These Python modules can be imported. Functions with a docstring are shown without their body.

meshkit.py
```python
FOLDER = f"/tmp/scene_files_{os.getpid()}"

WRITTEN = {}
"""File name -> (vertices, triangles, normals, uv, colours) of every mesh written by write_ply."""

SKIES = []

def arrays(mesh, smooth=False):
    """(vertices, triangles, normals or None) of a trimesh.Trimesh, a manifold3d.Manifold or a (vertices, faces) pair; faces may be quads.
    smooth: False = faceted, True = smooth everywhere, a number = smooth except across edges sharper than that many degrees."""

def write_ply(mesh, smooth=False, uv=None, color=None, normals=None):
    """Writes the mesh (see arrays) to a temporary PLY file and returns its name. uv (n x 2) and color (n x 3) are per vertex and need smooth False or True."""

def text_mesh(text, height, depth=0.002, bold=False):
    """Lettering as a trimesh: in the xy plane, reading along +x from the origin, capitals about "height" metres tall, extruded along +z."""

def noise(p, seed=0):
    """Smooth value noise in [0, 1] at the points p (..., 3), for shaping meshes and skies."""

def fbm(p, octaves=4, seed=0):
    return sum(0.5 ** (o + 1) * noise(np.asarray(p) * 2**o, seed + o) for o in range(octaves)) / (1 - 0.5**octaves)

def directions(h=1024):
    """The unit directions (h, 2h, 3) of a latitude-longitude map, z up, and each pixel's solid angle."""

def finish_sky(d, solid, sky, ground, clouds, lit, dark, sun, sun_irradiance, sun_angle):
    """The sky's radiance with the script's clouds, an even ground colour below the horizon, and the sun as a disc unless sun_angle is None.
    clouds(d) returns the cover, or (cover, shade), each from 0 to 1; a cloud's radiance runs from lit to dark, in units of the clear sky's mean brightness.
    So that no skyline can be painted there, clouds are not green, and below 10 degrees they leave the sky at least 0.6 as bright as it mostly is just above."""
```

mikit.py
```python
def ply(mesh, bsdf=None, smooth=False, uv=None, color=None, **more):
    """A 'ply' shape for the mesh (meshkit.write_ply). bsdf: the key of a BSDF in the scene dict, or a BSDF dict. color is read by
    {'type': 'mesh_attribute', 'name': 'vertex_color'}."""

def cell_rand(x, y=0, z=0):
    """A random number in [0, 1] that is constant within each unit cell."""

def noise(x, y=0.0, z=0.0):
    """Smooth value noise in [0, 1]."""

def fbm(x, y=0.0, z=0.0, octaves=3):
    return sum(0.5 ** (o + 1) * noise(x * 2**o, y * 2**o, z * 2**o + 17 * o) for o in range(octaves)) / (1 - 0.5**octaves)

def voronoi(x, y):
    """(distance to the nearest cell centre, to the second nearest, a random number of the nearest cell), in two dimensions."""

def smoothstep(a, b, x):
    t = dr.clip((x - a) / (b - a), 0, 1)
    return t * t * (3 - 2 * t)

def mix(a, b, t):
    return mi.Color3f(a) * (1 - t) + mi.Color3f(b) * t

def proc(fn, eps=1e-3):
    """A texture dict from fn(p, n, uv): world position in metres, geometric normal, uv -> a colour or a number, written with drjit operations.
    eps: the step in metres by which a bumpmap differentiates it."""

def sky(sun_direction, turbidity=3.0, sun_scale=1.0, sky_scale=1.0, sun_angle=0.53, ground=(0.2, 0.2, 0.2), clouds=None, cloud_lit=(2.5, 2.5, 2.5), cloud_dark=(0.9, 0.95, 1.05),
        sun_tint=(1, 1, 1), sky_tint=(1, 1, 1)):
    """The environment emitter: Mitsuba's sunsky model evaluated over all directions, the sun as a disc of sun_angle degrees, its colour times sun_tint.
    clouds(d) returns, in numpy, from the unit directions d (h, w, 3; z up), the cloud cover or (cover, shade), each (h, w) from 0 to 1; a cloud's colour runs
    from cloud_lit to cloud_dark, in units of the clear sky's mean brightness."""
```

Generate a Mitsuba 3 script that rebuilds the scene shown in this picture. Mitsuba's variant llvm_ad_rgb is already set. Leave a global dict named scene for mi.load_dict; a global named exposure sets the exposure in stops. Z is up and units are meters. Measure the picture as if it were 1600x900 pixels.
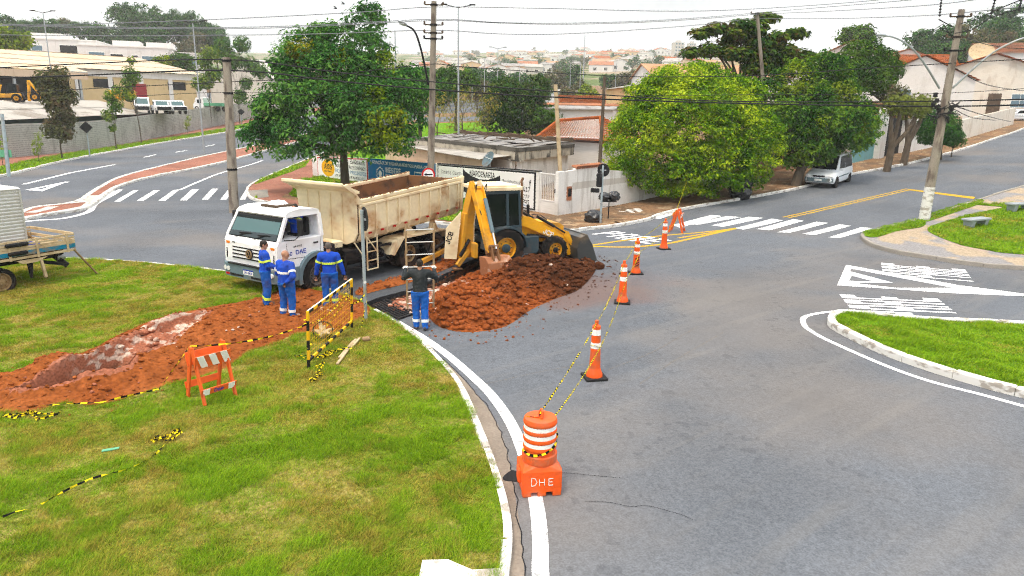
"""A street corner under repair: tipper truck, backhoe loader, spoil heap, workers, cones, trees, houses and town behind."""
import math, numpy as np, trimesh, mitsuba as mi, mikit, meshkit, drjit as dr, shapely, manifold3d as m3
import shapely.geometry as sg
from shapely import affinity
from shapely.ops import unary_union
from mikit import proc, noise, fbm, voronoi, smoothstep, mix, cell_rand
rng = np.random.default_rng(11)
scene, labels = {}, {}
TF = mi.ScalarTransform4f
# ---- camera, sky, exposure ----
PITCH, ROLL, EYE = math.radians(14.09), math.radians(.96), (0, 0, 5.13)
FWD = np.array([0, math.cos(PITCH), -math.sin(PITCH)])
UPV = -math.sin(ROLL) * np.array([1., 0, 0]) + math.cos(ROLL) * np.array([0, math.sin(PITCH), math.cos(PITCH)])
scene['camera'] = {'type': 'perspective', 'fov': 72.06, 'fov_axis': 'x', 'near_clip': .1, 'far_clip': 6000,
    'to_world': TF().look_at(origin=list(EYE), target=list(np.array(EYE) + FWD), up=list(UPV)), 'medium': {'type': 'ref', 'id': 'air'}}
rgb_ = lambda *c: {'type': 'rgb', 'value': list(c)}
scene['air'] = {'type': 'homogeneous', 'albedo': rgb_(.95, .965, .98), 'sigma_t': .0004}
scene['daylight'] = mikit.sky((-.25, -.35, .9), turbidity=4, sun_scale=.3, sun_angle=10, clouds=lambda d: (1.0, np.clip(1.05 - 1.1 * d[..., 2] + .75 * (meshkit.fbm(d * [5, 5, 16], 5) - .5), 0, 1)),
    cloud_lit=(3.7, 3.72, 3.75), cloud_dark=(.96, 1.07, 1.22))
exposure = 2.6

# ---- terrain: flat crossing, land rising gently behind it ----
CELL = 4.0
X0, X1, Y0, Y1 = -140, 140, -12, 300
def rise(x, y):
    s = .63 * x + .77 * y - 28.3
    z = .065 * np.where(s < 0, 0, np.where(s < 8, s * s / 16, s - 4))
    return z + np.clip((y - 150) / 200, 0, 1) ** 2 * 3 + 9 * np.exp(-((x + 150) / 75) ** 2 - ((y - 210) / 70) ** 2) * (y > 90) * np.clip((y - 90) / 60, 0, 1)
GX, GY = np.arange(X0, X1 + 1, CELL), np.arange(Y0, Y1 + 1, CELL)
GZ = rise(*np.meshgrid(GX, GY, indexing='ij'))
GZ[GZ < 1e-6] = 0
def land(x, y):
    x, y = np.asarray(x, float), np.asarray(y, float)
    i = np.clip(((x - X0) / CELL).astype(int), 0, len(GX) - 2); j = np.clip(((y - Y0) / CELL).astype(int), 0, len(GY) - 2)
    u, v = (x - X0) / CELL - i, (y - Y0) / CELL - j
    a, b, c, d = GZ[i, j], GZ[i + 1, j], GZ[i, j + 1], GZ[i + 1, j + 1]
    return np.where(u > v, a + u * (b - a) + v * (d - b), a + v * (c - a) + u * (d - c))

# ---- mesh helpers ----
def eye(): return np.eye(4)
def tr(x=0, y=0, z=0): m = eye(); m[:3, 3] = (x, y, z); return m
def rot(axis, deg):
    return trimesh.transformations.rotation_matrix(math.radians(deg), {'x': [1, 0, 0], 'y': [0, 1, 0], 'z': [0, 0, 1]}.get(axis, axis) if isinstance(axis, str) else axis)
def place(x, y, z=None, rz=0, sc=1):
    m = tr(x, y, float(land(x, y)) if z is None else z) @ rot('z', rz); m[:3, :3] *= sc; return m
def frame(d, up=(0, 0, 1)):
    d = np.asarray(d, float) / np.linalg.norm(d); up = np.asarray(up, float)
    if abs(d @ up) > .98: up = np.array([1., 0, 0])
    a = np.cross(up, d); a /= np.linalg.norm(a); return a, np.cross(d, a), d
BOXV = np.array([[x, y, z] for x in (-1, 1) for y in (-1, 1) for z in (-1, 1)], float) / 2
BOXF = np.array([[0, 1, 3], [0, 3, 2], [4, 6, 7], [4, 7, 5], [0, 4, 5], [0, 5, 1], [2, 3, 7], [2, 7, 6], [0, 2, 6], [0, 6, 4], [1, 5, 7], [1, 7, 3]])
_bev = {}
class B:
    """Collects pieces of one part into one mesh."""
    def __init__(s, m=None): s.v, s.f, s.n, s.m = [], [], 0, m
    def add(s, v, f, m=None):
        v = np.asarray(v, float)
        for q in (m, s.m):
            if q is not None: v = v @ q[:3, :3].T + q[:3, 3]
        s.v.append(v); s.f.append(np.asarray(f, int) + s.n); s.n += len(v); return s
    def mesh(s, t, m=None): return s.add(t.vertices, t.faces, m)
    def box(s, c, size, m=None, bev=0):
        size = np.asarray(size, float)
        if bev:
            k = tuple(np.round(size, 4)) + (bev,)
            if k not in _bev:
                pts = []
                for q in BOXV * 2:
                    for a in range(3):
                        p = q * (size / 2 - bev); p[a] = q[a] * size[a] / 2; pts.append(p)
                h = trimesh.convex.convex_hull(np.array(pts)); _bev[k] = (np.array(h.vertices), np.array(h.faces))
            v, f = _bev[k]
        else: v, f = BOXV * size, BOXF
        return s.add(v if m is None else v @ m[:3, :3].T, f, tr(*c))
    def bar(s, p, q, w, h=None, up=(0, 0, 1), bev=0):
        p, q = np.asarray(p, float), np.asarray(q, float); a, b, d = frame(q - p, up); m = eye(); m[:3, :3] = np.stack([a, b, d], 1)
        return s.box((p + q) / 2, (w, h or w, np.linalg.norm(q - p)), m, bev)
    def tube(s, pts, r, n=8, cap=True):
        P = np.asarray(pts, float); r = np.broadcast_to(np.asarray(r, float), (len(P),)); d = np.gradient(P, axis=0)
        a, b, _ = frame(d[0]); rings = []
        for k in range(len(P)):
            t = d[k] / (np.linalg.norm(d[k]) + 1e-12); a = a - t * (a @ t); a /= np.linalg.norm(a) + 1e-12; b = np.cross(t, a)
            g = np.arange(n) * 2 * np.pi / n; rings.append(P[k] + r[k] * (np.cos(g)[:, None] * a + np.sin(g)[:, None] * b))
        v = np.concatenate(rings); F = []
        i, j = np.meshgrid(np.arange(len(P) - 1), np.arange(n), indexing='ij'); i, j = i.ravel(), j.ravel(); k = (j + 1) % n
        F = np.vstack([np.stack([i * n + j, i * n + k, i * n + n + k], 1), np.stack([i * n + j, i * n + n + k, i * n + n + j], 1)])
        if cap:
            e = len(v); v = np.vstack([v, P[:1], P[-1:]]); j = np.arange(n); k = (j + 1) % n; o = (len(P) - 1) * n
            F = np.vstack([F, np.stack([k, j, j * 0 + e], 1), np.stack([o + j, o + k, j * 0 + e + 1], 1)])
        return s.add(v, F)
    def cyl(s, p, q, r, r2=None, n=16): return s.tube([p, q], [r, r if r2 is None else r2], n)
    def lathe(s, prof, m=None, n=24):
        """prof: (radius, z) from bottom to top, turned about z."""
        prof = np.asarray(prof, float); g = np.arange(n) * 2 * np.pi / n; L = len(prof)
        v = np.stack([prof[:, :1] * np.cos(g), prof[:, :1] * np.sin(g), np.repeat(prof[:, 1:], n, 1)], -1).reshape(-1, 3)
        i, j = np.meshgrid(np.arange(L - 1), np.arange(n), indexing='ij'); i, j = i.ravel(), j.ravel(); k = (j + 1) % n
        return s.add(v, np.vstack([np.stack([i * n + j, i * n + k, i * n + n + k], 1), np.stack([i * n + j, i * n + n + k, i * n + n + j], 1)]), m)
    def prism(s, poly, h, m=None, z=0):
        """poly: outline (list or shapely polygon) in xy, extruded from z to z + h."""
        g = poly if hasattr(poly, 'geom_type') else sg.Polygon(poly)
        for q in getattr(g, 'geoms', [g]):
            if q.area > 1e-7: s.mesh(trimesh.creation.extrude_polygon(q, h, engine='earcut'), (tr(0, 0, z) if m is None else m @ tr(0, 0, z)))
        return s
    def side(s, poly, y0, y1):
        """poly in the xz plane, extruded along y."""
        m = eye(); m[:3, :3] = [[1, 0, 0], [0, 0, -1], [0, 1, 0]]; return s.prism(poly, y1 - y0, tr(0, y1, 0) @ m)
    def front(s, poly, x0, x1):
        """poly in the yz plane, extruded along x."""
        m = eye(); m[:3, :3] = [[0, 0, 1], [1, 0, 0], [0, 1, 0]]; return s.prism(poly, x1 - x0, tr(x0, 0, 0) @ m)
    def hull(s, pts):
        h = trimesh.convex.convex_hull(np.asarray(pts, float)); return s.add(h.vertices, h.faces)
    def ball(s, c, r, k=1, m=None):
        t = trimesh.creation.icosphere(k, 1.0); r = np.broadcast_to(r, (3,)); return s.add(t.vertices * r if m is None else (t.vertices * r) @ m[:3, :3].T, t.faces, tr(*c))
    def quad(s, a, b, c, d): return s.add([a, b, c, d], [[0, 1, 2], [0, 2, 3]])
    def out(s): return np.concatenate(s.v), np.concatenate(s.f)
def numbered(key):
    if key not in scene and key not in labels: return key
    k = 1
    while f'{key}_{k:03d}' in scene or f'{key}_{k:03d}' in labels: k += 1
    return f'{key}_{k:03d}'
_next = {}
def fresh(key):
    if key not in scene and key not in labels and key not in _next: _next[key] = 0; return key
    _next[key] = _next.get(key, 0) + 1; k = f'{key}_{_next[key]:03d}'
    return k if k not in scene and k not in labels else fresh(key)
def put(key, b, bsdf, smooth=False, m=None, label=None, **kw):
    """One shape entry of the scene; b is a B, (v, f), or a finished ply dict."""
    key = fresh(key)
    d = dict(b) if isinstance(b, dict) else mikit.ply(b.out() if isinstance(b, B) else b, bsdf, smooth, **kw)
    if m is not None: d['to_world'] = TF(m.tolist())
    scene[key] = d
    if label: labels[key] = {'label': label}
    return key
class Thing:
    def __init__(s, key, label, cat, m=None, group=None, kind=None):
        s.key, s.m = fresh(key), m
        labels[s.key] = {'label': label}
        if cat: labels[s.key]['category'] = cat
        if group: labels[s.key]['group'] = group
        if kind: labels[s.key]['kind'] = kind
    def part(s, name, b, bsdf=None, smooth=False, of=None, label=None, m=None, **kw):
        q = s.m if m is None else (m if s.m is None else s.m @ m)
        return put(f'{of or s.key}__{name}', b, bsdf, smooth, q, label, **kw)
def single(key, label, cat, b, bsdf, smooth=False, m=None, group=None, kind=None, **kw):
    k = put(key, b, bsdf, smooth, m, **kw); labels[k] = {'label': label}
    for a, c in (('category', cat), ('group', group), ('kind', kind)):
        if c: labels[k][a] = c
    return k
def text(t, h, depth=.004, bold=True, width=None):
    q = meshkit.text_mesh(t, h, depth, bold); v = np.array(q.vertices); v[:, :2] -= [v[:, 0].min(), 0]
    if width: v[:, 0] *= width / v[:, 0].max()
    return v, np.array(q.faces)

# ---- land layers: polygons draped on the terrain grid ----
_flat = None
def drape(poly, dz):
    """(v, f) of a ground polygon lying dz above the land."""
    global _flat
    if _flat is None:
        zi = np.maximum.reduce([GZ[:-1, :-1], GZ[1:, :-1], GZ[:-1, 1:], GZ[1:, 1:]])
        _flat = unary_union([sg.box(GX[i], GY[j], GX[i + 1], GY[j + 1]) for i, j in zip(*np.nonzero(zi < 1e-9))])
    V, F, n = [], [], 0
    def eat(g):
        nonlocal n
        for q in getattr(g, 'geoms', [g]):
            if q.geom_type != 'Polygon' or q.area < 1e-5: continue
            v, f = trimesh.creation.triangulate_polygon(q, engine='earcut')
            V.append(np.column_stack([v, land(v[:, 0], v[:, 1]) + dz])); F.append(np.asarray(f) + n); n += len(v)
    eat(poly.intersection(_flat)); rest = poly.difference(_flat)
    if not rest.is_empty:
        x0, y0, x1, y1 = rest.bounds; shapely.prepare(rest)
        for i in range(max(0, int((x0 - X0) // CELL)), min(len(GX) - 1, int((x1 - X0) // CELL) + 1)):
            for j in range(max(0, int((y0 - Y0) // CELL)), min(len(GY) - 1, int((y1 - Y0) // CELL) + 1)):
                a, b, c, d = (GX[i], GY[j]), (GX[i + 1], GY[j]), (GX[i + 1], GY[j + 1]), (GX[i], GY[j + 1])
                for tri in ((a, b, c), (a, c, d)):
                    t = sg.Polygon(tri)
                    if rest.contains(t): eat(t)
                    elif rest.intersects(t): eat(rest.intersection(t))
    v, f = np.concatenate(V), np.concatenate(F)
    up = np.cross(v[f[:, 1]] - v[f[:, 0]], v[f[:, 2]] - v[f[:, 0]])[:, 2] < 0; f[up] = f[up][:, ::-1]
    return v, f
def P(pts): return sg.Polygon(pts).buffer(0)
def smoothed(pts, n=6, closed=False):
    """Catmull-Rom through the points."""
    p = np.asarray(pts, float); p = np.vstack([p[-1:], p, p[:2]]) if closed else np.vstack([2 * p[0] - p[1], p, 2 * p[-1] - p[-2]])
    o = []
    for k in range(1, len(p) - 2):
        for t in np.arange(n) / n:
            o.append(.5 * (2 * p[k] + (p[k + 1] - p[k - 1]) * t + (2 * p[k - 1] - 5 * p[k] + 4 * p[k + 1] - p[k + 2]) * t * t + (3 * p[k] - p[k - 1] - 3 * p[k + 1] + p[k + 2]) * t ** 3))
    if not closed: o.append(p[-2])
    return np.array(o)
def stripe(pts, w): return sg.LineString(pts).buffer(w / 2, cap_style='flat', join_style='round')
def kerb(key, pts, bsdf, w=.15, h=.15, step=1.0, label=None, gap=.012, most=300, off=0, base=-.05):
    """A row of kerbstones along a line, each stone a part."""
    line = sg.LineString(pts); 
    if off: line = line.offset_curve(off)
    L, t = line.length, Thing(key, label or 'row of kerbstones edging the road', None, kind='structure'); n = max(1, int(round(L / step)))
    for k in range(n):
        s0, s1 = L * k / n + gap / 2, L * (k + 1) / n - gap / 2
        q = shapely.ops.substring(line, s0, s1).buffer(w / 2, cap_style='flat', join_style='mitre')
        if q.geom_type != 'Polygon': continue
        b = B(); x, y = q.centroid.x, q.centroid.y; wob = rng.normal(0, .006)
        top = q.buffer(-.02) if w > .1 else q
        v0, v1 = np.array(q.exterior.coords)[:-1], None
        b.prism(q, h - .02 - base)
        if top.geom_type == 'Polygon' and not top.is_empty: b.prism(top, .02, z=h - .02 - base)
        v, f = b.out(); v[:, 2] += land(v[:, 0], v[:, 1]) + base + wob
        t.part('stone', (v, f), bsdf)
    return t

# ---- materials ----
def rgb(*c): return {'type': 'rgb', 'value': list(c)}
def bsdf(name, d): scene[name] = d; return name
def pr(name, col, rough=.6, metal=0, spec=.2, coat=0, **kw):
    col = col if isinstance(col, dict) else rgb(*col)
    d = {'type': 'principled', 'base_color': col, 'roughness': rough, 'metallic': metal, 'specular': spec, **kw}
    if coat: d['clearcoat'] = coat; d['clearcoat_gloss'] = .9
    return bsdf(name, {'type': 'twosided', 'a': d})
def df(name, col): return bsdf(name, {'type': 'twosided', 'a': {'type': 'diffuse', 'reflectance': col if isinstance(col, dict) else rgb(*col)}})
def C(*c): return mi.Color3f(*c)
def dirty(col, dirt=(.22, .12, .06), amount=.6, scale=2.0, low=None):
    """Paint with worn, soiled patches; low: soil thickens below this height (m)."""
    def fn(p, n, uv):
        a = smoothstep(.48, .72, fbm(p.x * scale, p.y * scale, p.z * scale, 4)) * amount
        g = fbm(p.x * 9 * scale, p.y * 9 * scale, p.z * 9 * scale, 2)
        a = a * (.4 + 1.2 * g)
        if low is not None: a = dr.maximum(a, (1 - smoothstep(.1, low, p.z + .5 * (g - .5))) * .85)
        return mix(C(*col) * (.9 + .2 * g), dirt, dr.clip(a, 0, 1))
    return proc(fn)
VC = {'type': 'mesh_attribute', 'name': 'vertex_color'}
df('vertex_paint', VC)
pr('vertex_gloss', VC, .45)
bsdf('leaf', {'type': 'principledthin', 'base_color': VC, 'roughness': .6, 'diff_trans': .4, 'spec_trans': 0.0, 'eta': 1.35})
def asphalt_fn(p, n, uv):
    a = fbm(p.x * .35, p.y * .35, 0, 4); g = noise(p.x * 55, p.y * 55); h = noise(p.x * 19, p.y * 19, 3.)
    dust = smoothstep(.50, .76, fbm(p.x * .16 + 3, p.y * .22 + 9, 0, 5)); stain = smoothstep(.74, .77, fbm(p.x * 5.5 + 31, p.y * 5.5, 0, 2)) * smoothstep(.45, .6, fbm(p.x * .5, p.y * .5, 7., 2)); drag = smoothstep(.55, .8, fbm((p.x * .77 + p.y * .63) * .25, (p.y * .77 - p.x * .63) * 3.2, 4., 4))
    c = C(.137, .149, .168) * (.78 + .38 * a) * (.72 + .38 * g + .2 * h)
    patch = smoothstep(.50, .52, fbm(p.x * .22 + 4, p.y * .30 + 40, 0, 2)); c = c * (1 - .06 * patch); c = mix(c, C(.25, .205, .16), dust * .3); c = mix(c, C(.27, .25, .22), drag * .13); mud = 1 - smoothstep(.2, 3.2, dr.sqrt(dr.square((p.x - .3) * .55) + dr.square((p.y - 20.2) * .8)) - 1.2 * h)
    return mix(mix(c, C(.05, .052, .06), stain * .22) * (1 - .35 * (1 - smoothstep(.6, 1.4, dr.sqrt(dr.square((p.x + 3.6) * .32 - (p.y - 22) * .1) + dr.square((p.y - 22) * .28)) + .3 * (a - .5)))), C(.17, .075, .04), mud * .5 * smoothstep(.35, .6, a))  # asphalt darkened by the tipper: damp, plus shade painted in underneath
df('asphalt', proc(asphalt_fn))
def paint_fn(base):
    def fn(p, n, uv):
        w = fbm(p.x * 6, p.y * 6, 0, 4); g = noise(p.x * 60, p.y * 60)
        return mix(C(*base) * (.88 + .16 * w), C(.2, .2, .2), smoothstep(.6, .78, w * .75 + g * .3) * .75)
    return proc(fn)
df('road_white', paint_fn((.78, .79, .8))); df('road_yellow', paint_fn((.62, .36, .035)))
def concrete_fn(base, sc=1.):
    def fn(p, n, uv):
        a = fbm(p.x * 1.3 * sc, p.y * 1.3 * sc, p.z * 1.3 * sc, 4); g = noise(p.x * 40, p.y * 40, p.z * 40)
        return C(*base) * (.65 + .5 * a) * (.85 + .3 * g)
    return proc(fn)
df('concrete', concrete_fn((.36, .33, .29))); df('gutter', concrete_fn((.27, .225, .185)))
def limewash_fn(p, n, uv):
    w = fbm(p.x * 5, p.y * 5, p.z * 8, 4); return mix(C(.72, .71, .67), C(.34, .3, .25), smoothstep(.5, .66, w) * .85)
df('limewash', proc(limewash_fn))
def soil_fn(p, n, uv):
    a = fbm(p.x * 1.1, p.y * 1.1, p.z * 1.1, 4); g = noise(p.x * 26, p.y * 26, p.z * 26); h = fbm(p.x * 7, p.y * 7, p.z * 7 + 5, 3)
    c = mix(C(.26, .070, .019), C(.37, .118, .036), a); c = c * (.55 + .5 * g) * (.6 + .75 * h)
    pale = smoothstep(.56, .68, fbm(p.x * 1.7 + 11, p.y * 1.7 + 4, p.z * 2.5, 4)) * (1 - smoothstep(-.25, .12, p.z))
    return mix(c, C(.46, .31, .23) * (.6 + .7 * h), pale * .9)
df('red_soil', proc(soil_fn))
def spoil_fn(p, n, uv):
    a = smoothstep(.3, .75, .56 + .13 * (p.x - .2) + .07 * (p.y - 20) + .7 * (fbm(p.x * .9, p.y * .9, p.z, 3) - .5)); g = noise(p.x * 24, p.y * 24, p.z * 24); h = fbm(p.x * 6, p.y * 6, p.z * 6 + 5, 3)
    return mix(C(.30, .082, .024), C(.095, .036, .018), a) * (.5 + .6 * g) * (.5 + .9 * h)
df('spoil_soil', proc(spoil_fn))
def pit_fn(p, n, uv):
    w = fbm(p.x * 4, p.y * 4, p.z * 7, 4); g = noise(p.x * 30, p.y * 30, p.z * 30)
    c = mix(C(.32, .12, .07), C(.54, .42, .34), smoothstep(.47, .63, w) * smoothstep(12.6, 14.2, p.y + .8 * (w - .5))); return mix(C(.11, .06, .035), c, smoothstep(-.5, -.22, p.z + .25 * (w - .5))) * (.6 + .7 * g)  # brown deepens with depth, painting shade into the sunken hole
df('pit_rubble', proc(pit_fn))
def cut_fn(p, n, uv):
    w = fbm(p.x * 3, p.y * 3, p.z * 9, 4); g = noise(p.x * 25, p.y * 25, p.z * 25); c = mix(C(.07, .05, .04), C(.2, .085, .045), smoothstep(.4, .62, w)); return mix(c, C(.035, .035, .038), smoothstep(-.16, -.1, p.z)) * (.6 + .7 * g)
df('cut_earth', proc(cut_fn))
def turf_fn(p, n, uv):
    a = fbm(p.x * .7, p.y * .7, 0, 4); g = noise(p.x * 22, p.y * 22); h = fbm(p.x * 6, p.y * 6, 2., 3)
    return mix(C(.13, .17, .02), C(.33, .27, .09), smoothstep(.4, .66, a * .6 + h * .4)) * (.5 + .9 * g)
df('turf', proc(turf_fn))
def lawn_fn(p, n, uv):
    a = fbm(p.x * .5, p.y * .5, 0, 4); g = noise(p.x * 9, p.y * 9); return mix(C(.085, .23, .012), C(.16, .29, .02), a) * (.55 + .8 * g)
df('lawn', proc(lawn_fn))
def red_paving_fn(p, n, uv):
    x, y = p.x * .8 + p.y * .6, p.y * .8 - p.x * .6; u, v = x / .2, y / .1; v0 = dr.floor(v); u = u + .5 * (v0 - 2 * dr.floor(v0 / 2)); c = cell_rand(u, v)
    j = dr.minimum(smoothstep(0, .08, u - dr.floor(u)), smoothstep(0, .14, v - v0)); w = fbm(p.x * .6, p.y * .6, 0, 4)
    return mix(C(.16, .12, .1), mix(C(.30, .12, .085), C(.36, .18, .13), c), j) * (.6 + .65 * w)
df('red_paving', proc(red_paving_fn))
def path_fn(p, n, uv):
    w = fbm(p.x * .8, p.y * .8, 0, 5); g = noise(p.x * 18, p.y * 18); c = mix(C(.40, .32, .23), C(.27, .26, .26), smoothstep(.45, .56, w)); return c * (.75 + .4 * g)
df('worn_path', proc(path_fn))
def earth_fn(p, n, uv):
    w = fbm(p.x * .9, p.y * .9, 0, 5); g = noise(p.x * 16, p.y * 16); c = mix(C(.25, .15, .085), C(.17, .115, .075), smoothstep(.4, .62, w)); return mix(c, C(.34, .24, .15), smoothstep(.62, .72, fbm(p.x * 2.3 + 9, p.y * 2.3, 0, 3))) * (.7 + .5 * g)
df('earth', proc(earth_fn))
def country_fn(p, n, uv):
    w = fbm(p.x * .05, p.y * .05, 0, 5); return mix(C(.10, .14, .045), C(.3, .24, .17), smoothstep(.42, .62, w)) * (.7 + .6 * noise(p.x, p.y))
df('country', proc(country_fn))
def bark_fn(p, n, uv):
    w = fbm(p.x * 9, p.y * 9, p.z * 2.5, 4); return mix(C(.055, .042, .032), C(.17, .135, .1), w)
df('bark', proc(bark_fn))
def post_fn(p, n, uv):
    w = fbm(p.x * 6, p.y * 6, p.z * 1.2, 4); g = noise(p.x * 40, p.y * 40, p.z * 40); return mix(C(.3, .26, .21), C(.15, .12, .1), smoothstep(.45, .7, w)) * (.8 + .4 * g)
df('post_concrete', proc(post_fn))
pr('white_paint', dirty((.80, .81, .82), (.4, .3, .2), .25, 1.2), .3, coat=.6)
pr('cream_paint', dirty((.78, .66, .43), (.44, .22, .08), .7, 1.6), .5)
pr('digger_yellow', dirty((.80, .38, .012), (.22, .12, .05), .55, 2.2), .42, coat=.2)
pr('machine_yellow', dirty((.66, .33, .03), (.3, .17, .07), .55, 2.2), .5)
pr('cab_cream', dirty((.78, .66, .44), (.5, .36, .2), .5, 1.5), .5)
pr('cab_grey', dirty((.035, .06, .075), (.12, .09, .07), .4, 2), .5)
pr('bumper_grey', dirty((.12, .18, .21), (.2, .15, .1), .5, 2, .55), .55)
pr('dark_metal', dirty((.013, .013, .015), (.06, .04, .03), .5, 3), .6, spec=.15)
pr('black_plastic', (.015, .015, .017), .5); pr('black_rubber', (.02, .02, .021), .75)
pr('tyre', dirty((.014, .014, .014), (.09, .055, .04), .6, 3, .3), .9, spec=.1)
pr('rim_grey', dirty((.12, .11, .105), (.16, .09, .05), .8, 4), .6)
pr('rim_yellow', dirty((.72, .36, .02), (.2, .11, .05), .5, 5), .5)
pr('rim_rust', dirty((.3, .2, .1), (.16, .09, .05), .6, 5), .6)
pr('rusty', dirty((.19, .095, .042), (.08, .05, .033), .9, 2.4), .8)
pr('bucket_steel', dirty((.075, .08, .08), (.2, .15, .1), .6, 2), .4, .5)
pr('bucket_mud', dirty((.30, .125, .06), (.55, .42, .34), .7, 4), .8)
pr('chrome', (.6, .6, .6), .2, 1.0)
pr('galvanised', dirty((.42, .45, .47), (.3, .28, .25), .4, 4), .45, .5)
pr('sign_post_paint', dirty((.36, .43, .46), (.25, .22, .2), .5, 5), .45, .3)
pr('aluminium', dirty((.62, .62, .60), (.45, .38, .3), .4, 1.2), .4, .5)
pr('glass_dark', (.004, .008, .008), .1, spec=.16); pr('windscreen', (.055, .125, .13), .05, spec=.5, coat=.6); pr('dash_glass', (.015, .028, .032), .08, spec=.5, coat=.6)
bsdf('pane', {'type': 'thindielectric', 'int_ior': 1.5})
pr('orange_plastic', dirty((.78, .10, .012), (.36, .14, .07), .6, 4), .4, coat=.15)
pr('orange_paint', dirty((.72, .12, .022), (.35, .1, .05), .4, 4), .55)
pr('reflective_white', (.82, .82, .80), .4); pr('black_band', (.012, .012, .012), .5); pr('tape_yellow', (.80, .62, .02), .45); pr('band_yellow', (.75, .43, .01), .5)
pr('white_plain', (.78, .78, .76), .5); pr('red_sign', (.55, .02, .02), .4); pr('blue_ink', (.02, .05, .35), .5); pr('black_ink', (.015, .015, .018), .5)
pr('lamp_amber', (.75, .2, .02), .3); pr('lamp_red', (.45, .01, .01), .35); pr('lamp_clear', (.7, .72, .72), .15, coat=1)
pr('cable', (.02, .02, .022), .6); pr('cable_pale', (.22, .23, .25), .5)
df('timber', dirty((.34, .23, .13), (.16, .10, .06), .6, 4)); df('timber_pale', dirty((.55, .43, .27), (.3, .2, .1), .5, 4))
df('bag_black', rgb(.012, .013, .016)); pr('bin_bag', (.012, .013, .016), .3, spec=.7)
def plaster_fn(base, stain=(.12, .1, .085), amt=.8):
    """Limewashed wall, mouldy runs below its top and soil splash above the ground are real stains with their own shapes."""
    def fn(p, n, uv):
        q = p.x + p.y; run = fbm(q * 2.6, p.z * .5, 1., 4); b = fbm(q * .9, p.z * .9, 4., 4); g = noise(q * 30, p.z * 30)
        s = dr.clip(smoothstep(.56, .74, run) * .8 + smoothstep(.58, .72, b) * .5, 0, 1) * amt
        return mix(C(*base) * (.86 + .2 * b), stain, s) * (.92 + .14 * g)
    return proc(fn)
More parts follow.
